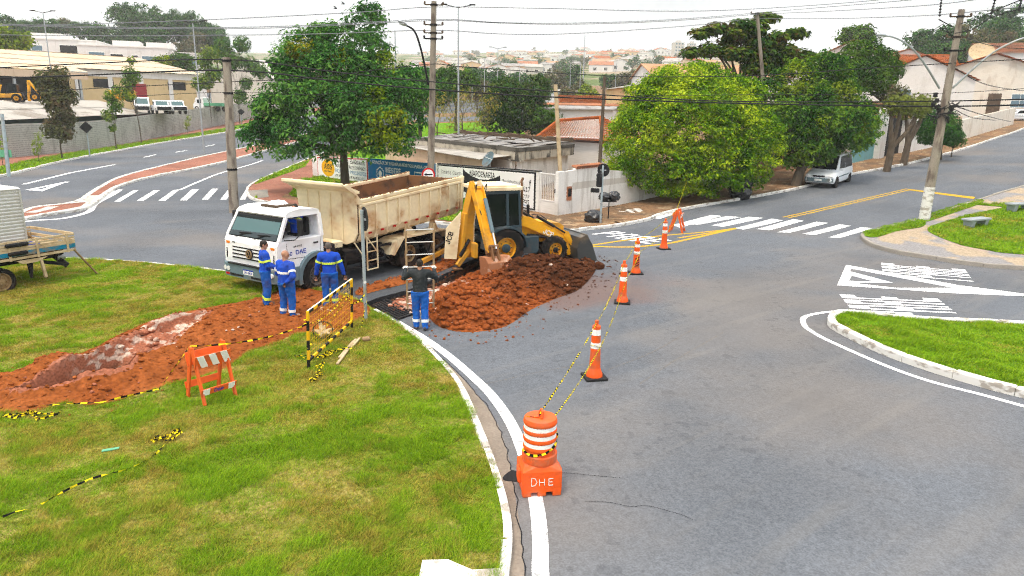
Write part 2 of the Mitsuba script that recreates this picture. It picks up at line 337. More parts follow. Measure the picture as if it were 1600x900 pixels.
df('white_wall', plaster_fn((.80, .79, .76), (.3, .26, .21), .45)); df('mortar', rgb(.17, .165, .155)); df('sign_white', rgb(.80, .80, .79)); df('old_wall', plaster_fn((.55, .50, .41), (.08, .075, .065), 1.0)); df('mould', plaster_fn((.14, .13, .115), (.04, .04, .035), .8)); df('cream_wall', plaster_fn((.76, .71, .62), (.4, .3, .2), .45))
df('clean_white', plaster_fn((.75, .735, .71), (.5, .46, .4), .35)); df('yellow_wall', plaster_fn((.66, .50, .27), (.5, .38, .2), .5)); df('peach_wall', plaster_fn((.66, .5, .36), (.45, .3, .2), .6)); df('teal_wall', plaster_fn((.2, .42, .45), (.2, .3, .3), .5))
df('brick_wall', plaster_fn((.34, .19, .12), (.16, .1, .07), .8)); df('grey_block', plaster_fn((.46, .45, .42), (.2, .19, .17), .6)); df('pale_slab', plaster_fn((.6, .57, .52), (.3, .27, .24), .5))
df('clay_tile', dirty((.37, .10, .03), (.17, .065, .035), .8, 1.6)); df('clay_tile_old', dirty((.40, .17, .095), (.16, .1, .07), .8, 1.2)); df('clay_pale', dirty((.48, .27, .16), (.32, .18, .1), .6, .4))
df('fibre_sheet', dirty((.34, .33, .32), (.14, .12, .1), .9, 1.3)); df('fibre_pale', dirty((.42, .40, .365), (.24, .21, .18), .8, .5)); df('cream_roof', dirty((.62, .5, .36), (.5, .36, .22), .5, .2))
df('dark_inside', rgb(.03, .03, .032)); df('rot_wood', dirty((.1, .07, .05), (.2, .15, .1), .6, 3)); df('maroon', rgb(.3, .04, .045)); df('sign_blue', rgb(.015, .15, .34)); df('sign_gold', rgb(.8, .42, .02))
pr('window_blue', (.1, .17, .22), .1, spec=.6, coat=.6); pr('silver_paint', (.74, .77, .80), .28, .1, coat=.8); pr('green_paint', (.12, .38, .22), .5); pr('teal_tarp', (.04, .5, .42), .6)

# ================= the ground =================
ISLE = P(list(smoothed([(-.1, 4.5), (-.03, 6.1)] + [(-0.05,6.81),(-0.01,7.54),(-0.06,8.25),(-0.23,9.27),(-0.50,10.53),(-0.97,12.45),(-1.51,13.84),(-2.17,15.31),(-2.99,16.64),(-3.66,17.65)] + [(-4.39, 18.66), (-6.0, 20.0), (-8.93, 21.49), (-11.0, 22.27), (-12.96, 22.81), (-16, 23.1), (-24, 23.4)], 6)) + [(-30, 23), (-30, -8), (-.1, -8)])
KERB_L = smoothed([(-.1, -8), (-.1, 2), (-.08, 4.5), (-.05, 6.1)] + [(-0.05,6.81),(-0.01,7.54),(-0.06,8.25),(-0.23,9.27),(-0.50,10.53),(-0.97,12.45),(-1.51,13.84),(-2.17,15.31),(-2.99,16.64),(-3.54,17.48)], 6)
KERB_L2 = smoothed([(-5.2, 19.45), (-6.0, 20.0), (-8.93, 21.49), (-11.0, 22.27), (-12.96, 22.81), (-16, 23.1), (-24, 23.4)], 6)
DIRT = P(smoothed([(-16, 11.6), (-12, 12.2)] + [(-9.64,12.45),(-9.38,13.15),(-8.91,13.87),(-8.82,15.18),(-8.56,16.42),(-7.97,17.21),(-6.91,18.35),(-6.32,19.53),(-5.01,19.03),(-3.90,18.02),(-3.57,17.06),(-3.77,16.33),(-4.11,15.44),(-4.80,15.31),(-5.04,14.70),(-5.54,14.12),(-5.58,13.19),(-6.03,12.48),(-6.41,12.02),(-7.02,11.24),(-7.69,11.27),(-7.92,10.94),(-8.46,10.78)] + [(-12, 10.6), (-16, 10.3)], 4, True))
PIT = P(smoothed([(-8.78,11.55),(-8.76,12.21),(-8.60,12.96),(-8.62,13.82),(-8.59,14.44),(-8.95,15.63),(-8.57,16.27),(-8.08,17.09),(-7.59,16.89),(-7.40,15.57),(-7.34,14.64),(-7.16,13.77),(-7.29,13.09),(-7.09,12.29),(-7.54,11.96),(-8.01,11.58),(-8.37,11.28)], 3, True))
PIT = PIT.intersection(DIRT.buffer(-.28))
TRENCH = P([(-4.18,18.18),(-3.77,19.07),(-3.01,20.08),(-2.26,21.97),(-1.29,24.90),(-0.96,25.40),(-0.58,24.29),(-1.24,22.04),(-2.05,19.84),(-2.79,18.52),(-3.32,17.98),(-3.61,17.83)])
ISLE_R = P(list(smoothed([(9.80,12.59),(9.31,13.16),(8.78,14.01),(8.35,15.01),(8.11,16.33),(8.11,17.08),(8.51,17.80),(8.99,17.95),(9.98,17.59),(11.49,17.33),(12.99,17.14)], 5)) + [(24, 15.5), (24, 9)])
KERB_R = smoothed([(13, 9.9), (11.5, 10.9)] + [(9.80,12.59),(9.31,13.16),(8.78,14.01),(8.35,15.01),(8.11,16.33),(8.11,17.08),(8.51,17.80),(8.99,17.95),(9.98,17.59),(11.49,17.33),(12.99,17.14)] + [(16, 16.4), (22, 15.6)], 6)
PARK_K = smoothed([(60, 71), (44, 55.5), (33, 44.6)] + [(30.23,42.03),(27.22,39.72),(23.05,36.35),(19.51,33.47),(16.39,31.34),(15.21,30.29),(14.64,28.55),(14.84,26.81),(15.57,25.91),(16.69,24.67),(17.98,24.22)] + [(24, 22.6), (40, 19)], 6)
PARK = P(list(PARK_K) + [(80, 14), (80, 91)])
BLOCK_K = smoothed([(-16.5, 130), (-18.3, 90), (-19.2, 66), (-18, 49.6), (-15.6, 41.5), (-13.2, 38.3), (-9.5, 35.6), (-4, 32.6), (0, 30.9), (2.4, 30.7), (3.3, 31.4), (4.69, 32.33), (6.51, 34.17), (8.75, 37.2), (17.04, 43.1), (21.65, 47.6), (29.2, 53.2), (38, 61.2), (47.6, 70.9), (53.6, 77), (76, 101)], 5)
BLOCK = P(list(BLOCK_K) + [(76, 140), (-16.5, 140)])
MEDIAN = P(smoothed([(-22.23,31.30),(-23.86,34.70),(-23.20,37.29),(-25.37,42.82),(-28.68,52.67),(-30.91,68.38),(-29.63,82.16)] + [(-27, 110), (-26, 118), (-24.5, 110)] + [(-26.52,73.38),(-26.50,53.08),(-25.44,45.82),(-23.95,41.33),(-21.61,35.46),(-21.92,33.15)], 4, True))
VERGE_K = smoothed([(-38, 30), (-38.2, 45)] + [(-36.76,50.64),(-41.39,65.47),(-44.36,82.12),(-42.04,104.07),(-41.86,119.70)] + [(-40, 140), (-34, 165)], 5)
VERGE = P(list(VERGE_K) + [(-135, 165), (-135, 30)])
holes = unary_union([DIRT.buffer(-.12), TRENCH.buffer(-.03)])
EVERY = sg.box(-138, -11, 138, 200)
# soil under everything, out to the hills
v, f = drape(sg.box(X0, Y0, X1, Y1).difference(unary_union([DIRT.buffer(-.15), TRENCH.buffer(-.06)])), -.16)
single('ground', 'bare ground below the roads and lawns', None, (v, f), 'earth', kind='structure')
ROAD = EVERY.difference(unary_union([VERGE.buffer(-.1), PARK.buffer(-.1), BLOCK.buffer(-.1), ISLE.buffer(-.1), holes]))
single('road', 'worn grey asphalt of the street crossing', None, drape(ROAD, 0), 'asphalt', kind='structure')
single('lawn', 'wide mown grass island on the near left, yellowing in patches', None, drape(ISLE.difference(holes), .12), 'turf', kind='structure')
single('median_lawn', 'grassy traffic island with a rounded tip at the right', None, drape(ISLE_R, .12), 'lawn', kind='structure')
single('park_pavement', 'worn pavement of the corner park on the right', None, drape(PARK, .11), 'worn_path', kind='structure')
LAWN_P = P(smoothed([(18.33,30.91),(18.00,28.38),(18.40,26.96),(19.51,26.07)] + [(27, 24.2), (40, 22), (60, 30)] + [(27.00,36.37),(24.84,35.58),(22.87,34.48),(20.32,32.78)], 5, True))
STRIP_P = unary_union([P(smoothed([(15.15,30.29),(15.28,29.47),(16.89,30.75),(18.59,31.70),(19.43,33.33),(17.72,32.36),(16.46,31.48)], 4, True)), P(smoothed([(19.29,32.75),(20.52,33.66),(24.28,36.73),(25.11,37.96),(23.26,36.68),(20.20,34.17)], 4, True))])
single('park_lawn', 'bright green lawn around the park benches', None, drape(LAWN_P, .13), 'lawn', kind='structure')
single('park_grass_strip', 'ragged grass along the park kerb', None, drape(STRIP_P, .13), 'lawn', kind='structure')
single('corner_pavement', 'pavement and yards of the corner block', None, drape(BLOCK, .10), 'earth', kind='structure')
RED_B = P(smoothed([(-13.71,34.56),(-15.46,40.03),(-17.93,49.20),(-18.89,57.76),(-19.44,67.86),(-16.76,64.76),(-15.27,54.45),(-13.74,44.22),(-13.29,40.33),(-10.57,38.40),(-8.42,38.14),(-7.75,35.04),(-11.59,35.04)], 2, True)).intersection(BLOCK)
single('red_pavement', 'reddish block paving beside the avenue', None, drape(RED_B, .114), 'red_paving', kind='structure')
GRASS_B = unary_union([P([(-19.04,50.39),(-19.42,57.78),(-18.72,66.16),(-17.55,60.35),(-17.42,52.58),(-17.14,46.76)]), P([(-13.39,33.72),(-15.18,39.48),(-14.83,41.03),(-14.02,39.06)]), P([(-13.58,42.18),(-15.46,51.40),(-12.30,56.19),(-7.13,48.42),(-2.36,41.66),(-1.74,33.58),(-3.02,32.45),(-6.70,36.33),(-13.05,40.97)])]).intersection(BLOCK).buffer(-.15)
single('avenue_grass', 'grass patches in the pavement of the corner block', None, drape(GRASS_B, .124), 'lawn', kind='structure')
single('corner_ramp', 'pale concrete ramp in the avenue pavement', None, drape(P([(-15.24,38.89),(-16.73,43.41),(-15.46,44.32),(-14.09,40.52)]).intersection(BLOCK), .122), 'concrete', kind='structure')
single('median_paving', 'red paved median dividing the avenue', None, drape(MEDIAN, .11), 'red_paving', kind='structure')
MED_W = unary_union([stripe([(-24.30,34.88),(-23.84,36.16),(-22.95,37.32),(-23.79,40.08)], .9), stripe([(-22.82,33.05),(-22.86,34.13),(-23.14,35.26)], .5), stripe([(-22.23,31.30),(-21.79,32.96),(-21.58,35.46),(-22.84,38.44)], .55)]).intersection(MEDIAN)
single('median_apron', 'pale concrete bands crossing the paved median nose', None, drape(MED_W, .118), 'pale_slab', kind='structure')
single('verge', 'reddish earth strip along the block wall', None, drape(VERGE, .10), 'red_paving', kind='structure')
VG = P(list(VERGE_K) + [(x - 2.6 - .02 * max(0, y - 60), y) for x, y in VERGE_K[::-1]])
single('verge_grass', 'mown grass strip beside the avenue kerb', None, drape(VG, .12), 'lawn', kind='structure')
PARKL = P([(-16.2, 61), (-3, 58), (2, 75), (0, 112), (-15.5, 112)]); single('avenue_park', 'bright grass of the avenue park behind the workshop', None, drape(PARKL, .126), 'lawn', kind='structure'); single('cross_road', 'grey road crossing beyond the avenue park', None, drape(P([(-16, 115), (8, 115), (10, 128), (-16, 128)]), .126), 'asphalt', kind='structure')
# far ground, hills
def hills_mesh():
    xs, ys = np.unique(np.concatenate([np.linspace(-1500, 1500, 90), np.linspace(-138, 138, 24)])), np.concatenate([np.linspace(296, 700, 30), np.linspace(730, 2200, 30)])
    X, Y = np.meshgrid(xs, ys, indexing='ij'); Z = hill(X, Y)
    i, j = np.meshgrid(np.arange(len(xs) - 1), np.arange(len(ys) - 1), indexing='ij'); k = i * len(ys) + j; k = k.ravel(); w = len(ys)
    return np.stack([X, Y, Z], -1).reshape(-1, 3), np.vstack([np.stack([k, k + w, k + w + 1], 1), np.stack([k, k + w + 1, k + 1], 1)])
def hill(x, y):
    xx, yy = np.clip(x, X0, X1), np.clip(y, Y0, Y1); z0 = rise(xx, yy); far = np.hypot(x - xx, y - yy)
    return z0 - .16 - .05 + (y > Y1) * (.085 * (np.minimum(y, 1550) - Y1)) + np.clip(far / 300, 0, 1) * 14 * (meshkit.fbm(np.stack([x / 260, y / 260, x * 0], -1), 3) - .45)
single('hills', 'hazy rising land behind the town', None, hills_mesh(), 'country', True, kind='structure')
def side_land():
    V, F, n = [], [], 0
    for x0, x1 in ((-1500, X0), (X1, 1500)):
        xs, ys = np.linspace(x0, x1, 30), np.linspace(Y0, 300, 40); Xg, Yg = np.meshgrid(xs, ys, indexing='ij'); Z = hill(Xg, Yg) + .05
        i, j = np.meshgrid(np.arange(29), np.arange(39), indexing='ij'); k = (i * 40 + j).ravel() + n
        V.append(np.stack([Xg, Yg, Z], -1).reshape(-1, 3)); F += [np.stack([k, k + 40, k + 41], 1), np.stack([k, k + 41, k + 1], 1)]; n += 1200
    return np.concatenate(V), np.concatenate(F)
single('country_land', 'open land to either side of the town', None, side_land(), 'country', True, kind='structure')
single('near_land', 'land behind the viewpoint', None, ([[-1500, -900, -.2], [1500, -900, -.2], [1500, Y0, -.2], [-1500, Y0, -.2]], [[0, 1, 2], [0, 2, 3]]), 'country', kind='structure')

# kerbs
kerb('island_kerb', KERB_L, 'limewash', .13, .14, 1.2, label='narrow limewashed kerb curving round the near grass island')
kerb('island_kerb', KERB_L2, 'limewash', .13, .14, 1.2, label='limewashed kerb on the far side of the near grass island')
kerb('median_kerb', KERB_R, 'limewash', .2, .17, 1.1, label='chunky limewashed kerbstones round the traffic island')
kerb('park_kerb', PARK_K, 'concrete', .16, .15, 1.5, label='grey kerb round the corner park')
kerb('block_kerb', BLOCK_K, 'limewash', .16, .14, 2.0, label='pale kerb round the corner block')
kerb('paved_median_kerb', list(MEDIAN.exterior.coords), 'limewash', .28, .14, 2.0, label='white kerb round the paved median')
kerb('verge_kerb', VERGE_K, 'limewash', .35, .14, 2.5, label='white kerb along the far side of the avenue')
GUT = P(list(KERB_L) + list(smoothed([(-2.21,15.53),(-1.31,13.83),(-0.69,12.41),(-0.30,11.33),(-0.06,10.18),(0.07,8.95),(0.18,7.46)] + [(.2, 6.3), (.2, 3), (.2, -8)], 5)))
single('gutter', 'brownish concrete gutter beside the near island kerb', None, drape(GUT.buffer(0), .004), 'gutter', kind='structure')
gp = smoothed([(-2.24,15.58),(-1.31,13.87),(-0.69,12.41),(-0.30,11.33),(-0.06,10.18),(0.07,8.95),(0.18,7.46)] + [(.2, 6.3), (.2, 3)], 8); gp = gp + rng.normal(0, .018, gp.shape)
single('gutter_crack', 'dark crack between gutter and asphalt', None, drape(stripe(gp, .014), .009), 'dark_inside', kind='structure')
single('gutter_patch', 'dark tar patch across the gutter', None, drape(P(smoothed([(-0.08,9.21),(0.05,9.40),(0.16,9.28),(0.18,9.09),(-0.05,9.09)], 3, True)), .008), 'dark_inside', kind='structure')
for q in ([(-.1, 0), (.25, -.02), (.5, -.14), (.75, -.12), (1.1, -.3), (1.25, -.42)], [(-.5, .75), (-.2, .72), (.1, .66), (.5, .63)]):
    q = np.array(q) + (1.14,8.60)
    single('asphalt_crack', 'thin dark crack in the asphalt by the barrel', None, drape(stripe(smoothed(q + rng.normal(0, .02, q.shape), 4), .007), .006), 'dark_metal', kind='structure', group='cracks in the asphalt')
for q in ([(-0.46,12.77),(0.68,13.51),(1.79,14.06)], [(2.00,13.65),(3.15,14.82),(4.65,16.82)], [(2.53,12.90),(3.63,14.43),(5.14,16.33)]):
    single('asphalt_crack', 'faint seam line in the asphalt near the cones', None, drape(stripe(smoothed(np.array(q), 5), .010), .006), 'bumper_grey', kind='structure', group='seams in the asphalt')
# painted lines
def mark(key, label, polys, m='road_white', part='stripe', dz=.005):
    t = Thing(key, label, None, kind='structure')
    for q in polys: t.part(part, drape(q.intersection(EVERY), dz), m)
LINE_L = smoothed([(.38, -8), (.38, 2), (.38, 5.5)] + [(0.38,6.98),(0.40,7.60),(0.38,8.46),(0.27,9.61),(0.04,10.93),(-0.32,12.14),(-0.73,13.09),(-1.36,14.38),(-2.06,15.59),(-2.54,16.31),(-2.85,16.77)], 6)
mark('edge_line', 'white edge line following the near grass island', [stripe(LINE_L, .2)])
mark('edge_line', 'white edge line round the tip of the traffic island', [stripe(smoothed([(9.43,18.57),(8.48,18.32),(7.74,17.85),(7.43,17.14),(7.38,16.55),(7.52,15.72),(7.97,14.24),(8.41,13.34),(9.02,12.67),(9.49,12.11)] + [(11.5, 9.6)], 6), .14)])
mark('edge_line', 'white line along the far side of the traffic island', [stripe([(12.29,17.65),(13.81,17.34)], .14)])
def quadp(a, b, c, d): return P([a, b, c, d])
XR = [[(7.53,33.10),(7.74,32.41),(10.59,35.57),(10.17,35.96)], [(8.46,33.31),(8.75,33.14),(11.43,35.15),(10.84,35.55)], [(9.34,32.97),(9.82,32.64),(12.47,34.90),(11.86,35.30)], [(10.26,32.31),(10.57,31.99),(13.18,34.17),(12.81,34.70)], [(11.21,32.15),(11.69,31.83),(14.09,33.93),(13.79,34.45)], [(11.87,31.36),(12.39,31.21),(15.02,33.37),(14.62,33.72)], [(12.84,30.91),(13.23,30.61),(15.81,32.69),(15.42,33.03)], [(13.60,30.03),(14.03,29.89),(16.48,32.05),(16.13,32.37)]]
mark('crosswalk', 'zebra crossing over the right street', [P(q) for q in XR] + [P([(6.84,35.13),(7.25,34.76),(9.42,37.92),(9.03,38.16)])])
XL = [[(-22.76,38.17),(-22.29,37.95),(-24.08,43.01),(-24.55,43.30)], [(-21.79,38.30),(-21.46,38.34),(-23.30,43.85),(-23.49,43.46)], [(-20.78,38.72),(-20.42,38.76),(-22.08,44.04),(-22.42,43.99)], [(-19.66,38.87),(-19.29,38.92),(-21.09,44.57),(-21.30,44.16)], [(-18.65,39.29),(-18.28,39.35),(-19.95,44.74),(-20.37,44.68)], [(-17.62,39.73),(-17.28,39.78),(-18.95,45.28),(-19.34,45.22)], [(-16.63,39.87),(-16.28,39.91),(-17.78,44.71),(-18.09,44.66)], [(-15.59,40.01),(-15.28,40.05),(-16.78,44.86),(-17.02,44.82)]]
mark('crosswalk', 'zebra crossing over the left avenue', [P(q) for q in XL])
mark('lane_line', 'white lane lines of the left avenue', [stripe([(-31.91,45.98),(-34.03,54.42),(-35.25,62.86)], .3), stripe([(-37.08,71.44),(-37.37,74.38)], .3), stripe([(-36.40,76.89),(-36.08,78.79)], .3), stripe([(-35.88,82.99),(-35.60,85.21)], .3), stripe(smoothed([(-20.93,44.22),(-22.02,49.41),(-23.32,57.10),(-23.54,66.67)], 5), .22)])
mark('give_way_mark', 'white give way triangle on the left avenue', [P([(-29.58,42.88),(-28.35,42.36),(-30.27,47.98),(-30.33,47.53),(-29.05,43.33),(-29.70,43.59)]), stripe([(-29.58,42.88),(-30.27,47.98)], .35)])
mark('edge_line', 'white line round the nose of the paved median', [stripe(smoothed([(-22.14,30.03),(-21.64,31.37),(-20.75,32.25),(-20.88,34.37),(-22.25,37.41),(-23.67,41.70),(-24.55,44.03)], 5), .3)])
mark('centre_line', 'double yellow line of the right street', [stripe([(13.45,34.98),(23.62,42.57)], .12), stripe([(13.66,34.79),(23.49,42.11)], .12), P([(23.62,42.57),(23.45,42.11),(25.23,38.74),(25.68,39.31)])], 'road_yellow')
mark('hatched_line', 'yellow wedge lines in front of the loader bucket', [stripe(smoothed([(3.19,27.69),(4.77,28.99),(6.64,30.27),(8.57,31.26),(10.32,32.31)], 4), .16), stripe(smoothed([(3.16,27.41),(4.65,27.41),(6.22,28.25),(7.58,29.57),(10.32,32.31)], 4), .2), stripe([(7.06,29.67),(10.32,32.31)], .16)], 'road_yellow')
# lettering on the road, as tall as road stencils are
def stencil(word):
    o, x = [], 0
    for ch in word:
        r = []
        if ch == 'P': r = [(0, 0, .2, 1), (.2, .84, .7, 1), (.2, .44, .7, .6), (.55, .6, .75, .84)]
        if ch == 'A': r = [(0, 0, .2, .8), (.55, 0, .75, .8), (.1, .8, .65, 1), (.2, .38, .55, .54)]
        if ch == 'R': r = [(0, 0, .2, 1), (.2, .84, .7, 1), (.2, .44, .7, .6), (.55, .6, .75, .84), (.5, 0, .72, .44)]
        if ch == 'E': r = [(0, 0, .2, 1), (.2, .84, .7, 1), (.2, .42, .6, .58), (.2, 0, .7, .16)]
        o.append(unary_union([sg.box(a + x, b, c + x, d) for a, b, c, d in r])); x += .95
    return o, x - .2
def road_word(key, label, word, o, right, up):
    """o: foot of the first letter; right: along the word; up: to the letters' tops (world vectors)."""
    gl, w = stencil(word); right, up = np.array(right) / w, np.array(up)
    mark(key, label, [affinity.affine_transform(g, [right[0], up[0], right[1], up[1], o[0], o[1]]) for g in gl], part='letter')
road_word('stop_lettering', 'PARE painted on the side road, beside the traffic island', 'PARE', (11.95, 17.85), (.55, 2.2), (-2.75, .3))
road_word('stop_lettering', 'PARE painted on the side road, near the park', 'PARE', (15.0, 22.3), (.9, 1.9), (-2.5, .9))
road_word('stop_lettering', 'PARE painted on the far lane beside the loader bucket', 'PARE', (3.4, 30.3), (2.1, -2.2), (.9, .9) if False else (1.2, .9))
YO, YI = P([(10.19,21.47),(11.92,24.64),(14.22,21.75),(15.57,20.79),(15.35,20.47),(13.19,20.71),(11.84,21.09)]), P([(10.68,21.93),(11.80,24.00),(13.79,21.39),(11.93,21.26)])
mark('give_way_mark', 'long white give way triangle on the side road', [YO.difference(YI).union(P([(10.54,21.83),(11.56,23.58),(12.21,21.95)]).difference(P([(10.85,22.12),(11.31,22.88),(11.66,22.09)])))])
# ---- grass blades ----
def blades(poly, density, hgt, wid, dry, seed, z=.12, clear=None, lawn=False):
    r = np.random.default_rng(seed); x0, y0, x1, y1 = poly.bounds; n = int((x1 - x0) * (y1 - y0) * density)
    x, y = r.uniform(x0, x1, n), r.uniform(y0, y1, n); k = shapely.contains_xy(poly, x, y); x, y = x[k], y[k]
    far = np.clip(8.5 / np.maximum(y, 3), .12, 1) if not lawn else np.ones(len(x)); k = r.random(len(x)) < far ** 1.1; x, y, far = x[k], y[k], far[k]
    q = np.stack([x, y, x * 0], -1); a = meshkit.fbm(q * .8, 4, 3); tuft = meshkit.fbm(q * 2.6, 3, 5); fine = meshkit.fbm(q * 6, 2, 8)
    n = len(x); ang = r.uniform(0, 2 * np.pi, n); big = np.clip((tuft - .42) * 4, 0, 1); h = hgt * (.5 + .6 * r.random(n)) * (.65 + .9 * big); w = wid * (.7 + .6 * r.random(n)) / far ** .6
    lean = r.normal(.75, .35, n) * h; dirx, diry = np.cos(ang), np.sin(ang); flow = (meshkit.noise(q * 1.4, 9) - .5) * 5; lx, ly = np.cos(ang + 1.3) * lean + np.cos(flow) * h * .35, np.sin(ang + 1.3) * lean + np.sin(flow) * h * .35
    zz = land(x, y) + z - .01
    v = np.stack([np.stack([x - dirx * w, y - diry * w, zz], -1), np.stack([x + dirx * w, y + diry * w, zz], -1), np.stack([x + lx, y + ly, zz + h], -1)], 1).reshape(-1, 3)
    t = np.clip((a - .42) * 3.2 + (fine - .5) * 1.4 + r.normal(0, .28, n) + dry - big * .55, 0, 1)[:, None]; s = r.random(n)[:, None]
    deep, fresh_, straw = np.array([.11, .25, .012]), np.array([.29, .42, .02]), np.array([.46, .36, .07])
    c = (deep * (1 - s) + fresh_ * s) * (1 - t) + straw * (.45 + .7 * s) * t; c = c * (.72 + .6 * r.random(n)[:, None])
    c = np.repeat(c, 3, 0)
    return (v, np.arange(3 * n).reshape(-1, 3)), np.clip(c, 0, 1)
NEAR = ISLE.difference(DIRT.buffer(-.05)).intersection(P([(-.05, 3.5), (-.05, 24), (-20, 24), (-20, 18), (-6.5, 6.0), (-4.6, 3.5)]))
for key, lab, poly, den, hgt, wid, dry, sd, z, lw in (('grass', 'mown grass blades of the wide near lawn', NEAR, 9500, .062, .0040, .20, 3, .12, False), ('grass_fringe', 'grass blades of the traffic island', ISLE_R.buffer(-.06).intersection(sg.box(0, 9, 16, 25)), 2600, .085, .009, -.32, 5, .12, True),
        ('grass_park', 'grass blades of the park lawn', unary_union([LAWN_P, STRIP_P]).intersection(sg.box(0, 15, 29, 45)), 700, .10, .017, -.35, 6, .13, True), ('grass_avenue', 'grass blades of the avenue strips', unary_union([VG.intersection(sg.box(-60, 30, 0, 110)), GRASS_B]), 90, .16, .05, -.35, 7, .12, True)):
    m, c = blades(poly, den, hgt, wid, dry, sd, z, lawn=lw)
    single(key, lab, 'grass', m, 'leaf', kind='stuff', color=c)
# ---- the dig ----
def grid_field(poly, step, zfun, keep=None):
    x0, y0, x1, y1 = poly.bounds; xs, ys = np.arange(x0, x1 + step, step), np.arange(y0, y1 + step, step); X, Y = np.meshgrid(xs, ys, indexing='ij')
    Z = zfun(X, Y); i, j = np.meshgrid(np.arange(len(xs) - 1), np.arange(len(ys) - 1), indexing='ij'); w = len(ys); k = (i * w + j).ravel()
    f = np.vstack([np.stack([k, k + w, k + w + 1], 1), np.stack([k, k + w + 1, k + 1], 1)]); v = np.stack([X, Y, Z], -1).reshape(-1, 3); shapely.prepare(poly)
    c = v[f].mean(1); f = f[shapely.contains_xy(poly, c[:, 0], c[:, 1])]; u, g = np.unique(f, return_inverse=True); return v[u], g.reshape(f.shape)
def dist_in(poly, X, Y): return np.where(shapely.contains_xy(poly, X, Y), 1, -1) * shapely.distance(poly.exterior, shapely.points(X, Y))
def nz(X, Y, s, o=4, seed=0): return meshkit.fbm(np.stack([X * s, Y * s, X * 0], -1), o, seed) - .5
MOUNDS = [((-9.09,12.88), .9, .5, .42, 25), ((-7.24,12.47), 1.0, .5, .46, 40), ((-7.97,12.06), .7, .35, .3, 25), ((-7.02,13.52), .7, .55, .25, 40), ((-6.55,16.45), 1.3, .8, .22, 30), ((-6.81,15.19), .8, .6, .2, 30), ((-8.47,11.24), .8, .3, .25, 10), ((-8.61,14.02), .4, .3, .16, 0)]
def dig_z(X, Y):
    e = dist_in(DIRT, X, Y); z = .12 + .03 * np.clip(e / .15, -1, 1)
    for (cx, cy), a, b, h, ang in MOUNDS:
        t = math.radians(ang); u, w = (X - cx) * math.cos(t) + (Y - cy) * math.sin(t), -(X - cx) * math.sin(t) + (Y - cy) * math.cos(t)
        z = z + .75 * h * np.exp(-(u / a) ** 2 - (w / b) ** 2) * np.clip(e / .5, 0, 1)
    z = z + (nz(X, Y, 2.2) * .2 + nz(X, Y, 8, 3, 4) * .09 + nz(X, Y, 20, 2, 7) * .05) * np.clip(e / .25, 0, 1)
    d = dist_in(PIT, X, Y) + nz(X, Y, 5, 3, 3) * .16; dep = np.clip(d / .1, 0, 1)
    floor = -.66 + nz(X, Y, 3, 4, 9) * .45 + .60 * np.clip((Y - 13.6) / 1.4, 0, 1) + nz(X, Y, 9, 3, 2) * .16
    return z * (1 - dep) + floor * dep
v, f = grid_field(DIRT, .045, dig_z); cc = v[f].mean(1); pit = shapely.contains_xy(PIT.buffer(.1), cc[:, 0], cc[:, 1])
def keepf(v, f): u, g = np.unique(f, return_inverse=True); return v[u], g.reshape(f.shape)
dg = Thing('excavation', 'dug up red soil with a ragged pit across the near lawn', None, kind='structure')
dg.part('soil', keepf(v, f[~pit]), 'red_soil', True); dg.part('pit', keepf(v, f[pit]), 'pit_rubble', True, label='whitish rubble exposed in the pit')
def trench_z(X, Y):
    d = dist_in(TRENCH, X, Y); z = np.where(d < .06, .004, -.95 + .25 * nz(X, Y, 3)); z = z * np.clip((d + .02) / .1, 0, 1) + nz(X, Y, 7, 3) * .12 * np.clip(d / .2, 0, 1)
    near = np.clip(1.2 - .9 * np.hypot((X + 2.2) / 1.0, (Y - 18.9) / .9), 0, 1); return np.maximum(z, near * (-.45 + .2 * nz(X, Y, 4)) + (1 - near) * -9)
tg = Thing('trench', 'narrow trench cut through the asphalt beside the truck', None, kind='structure')
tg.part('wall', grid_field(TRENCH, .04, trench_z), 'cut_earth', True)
def clods(poly_or_pts, n, rmin, rmax, zf, seed, bsd, key, th, squash=.75):
    r = np.random.default_rng(seed); x0, y0, x1, y1 = poly_or_pts.bounds; b = B(); t = trimesh.creation.icosphere(1, 1.0); k = 0
    while k < n:
        x, y = r.uniform(x0, x1), r.uniform(y0, y1)
        if not poly_or_pts.contains(sg.Point(x, y)): continue
        s = rmin + (rmax - rmin) * r.random() ** 3; v = t.vertices * (1 + .55 * (meshkit.noise(t.vertices * 1.3 + r.uniform(0, 90, 3))[:, None] - .5)) * s * [1, r.uniform(.6, 1), squash * r.uniform(.6, 1)]
        b.add(v, t.faces, place(x, y, float(zf(np.array([x]), np.array([y]))[0]) + s * .25, r.uniform(0, 360))); k += 1
    return th.part(key, b, bsd) 
def stuffed(k): labels[k] = {**labels.get(k, {}), 'kind': 'stuff'}
stuffed(clods(DIRT.buffer(-.1).difference(PIT), 2200, .010, .06, dig_z, 4, 'red_soil', 'clods', dg)); stuffed(clods(PIT, 160, .03, .11, dig_z, 5, 'pit_rubble', 'rubble', dg))
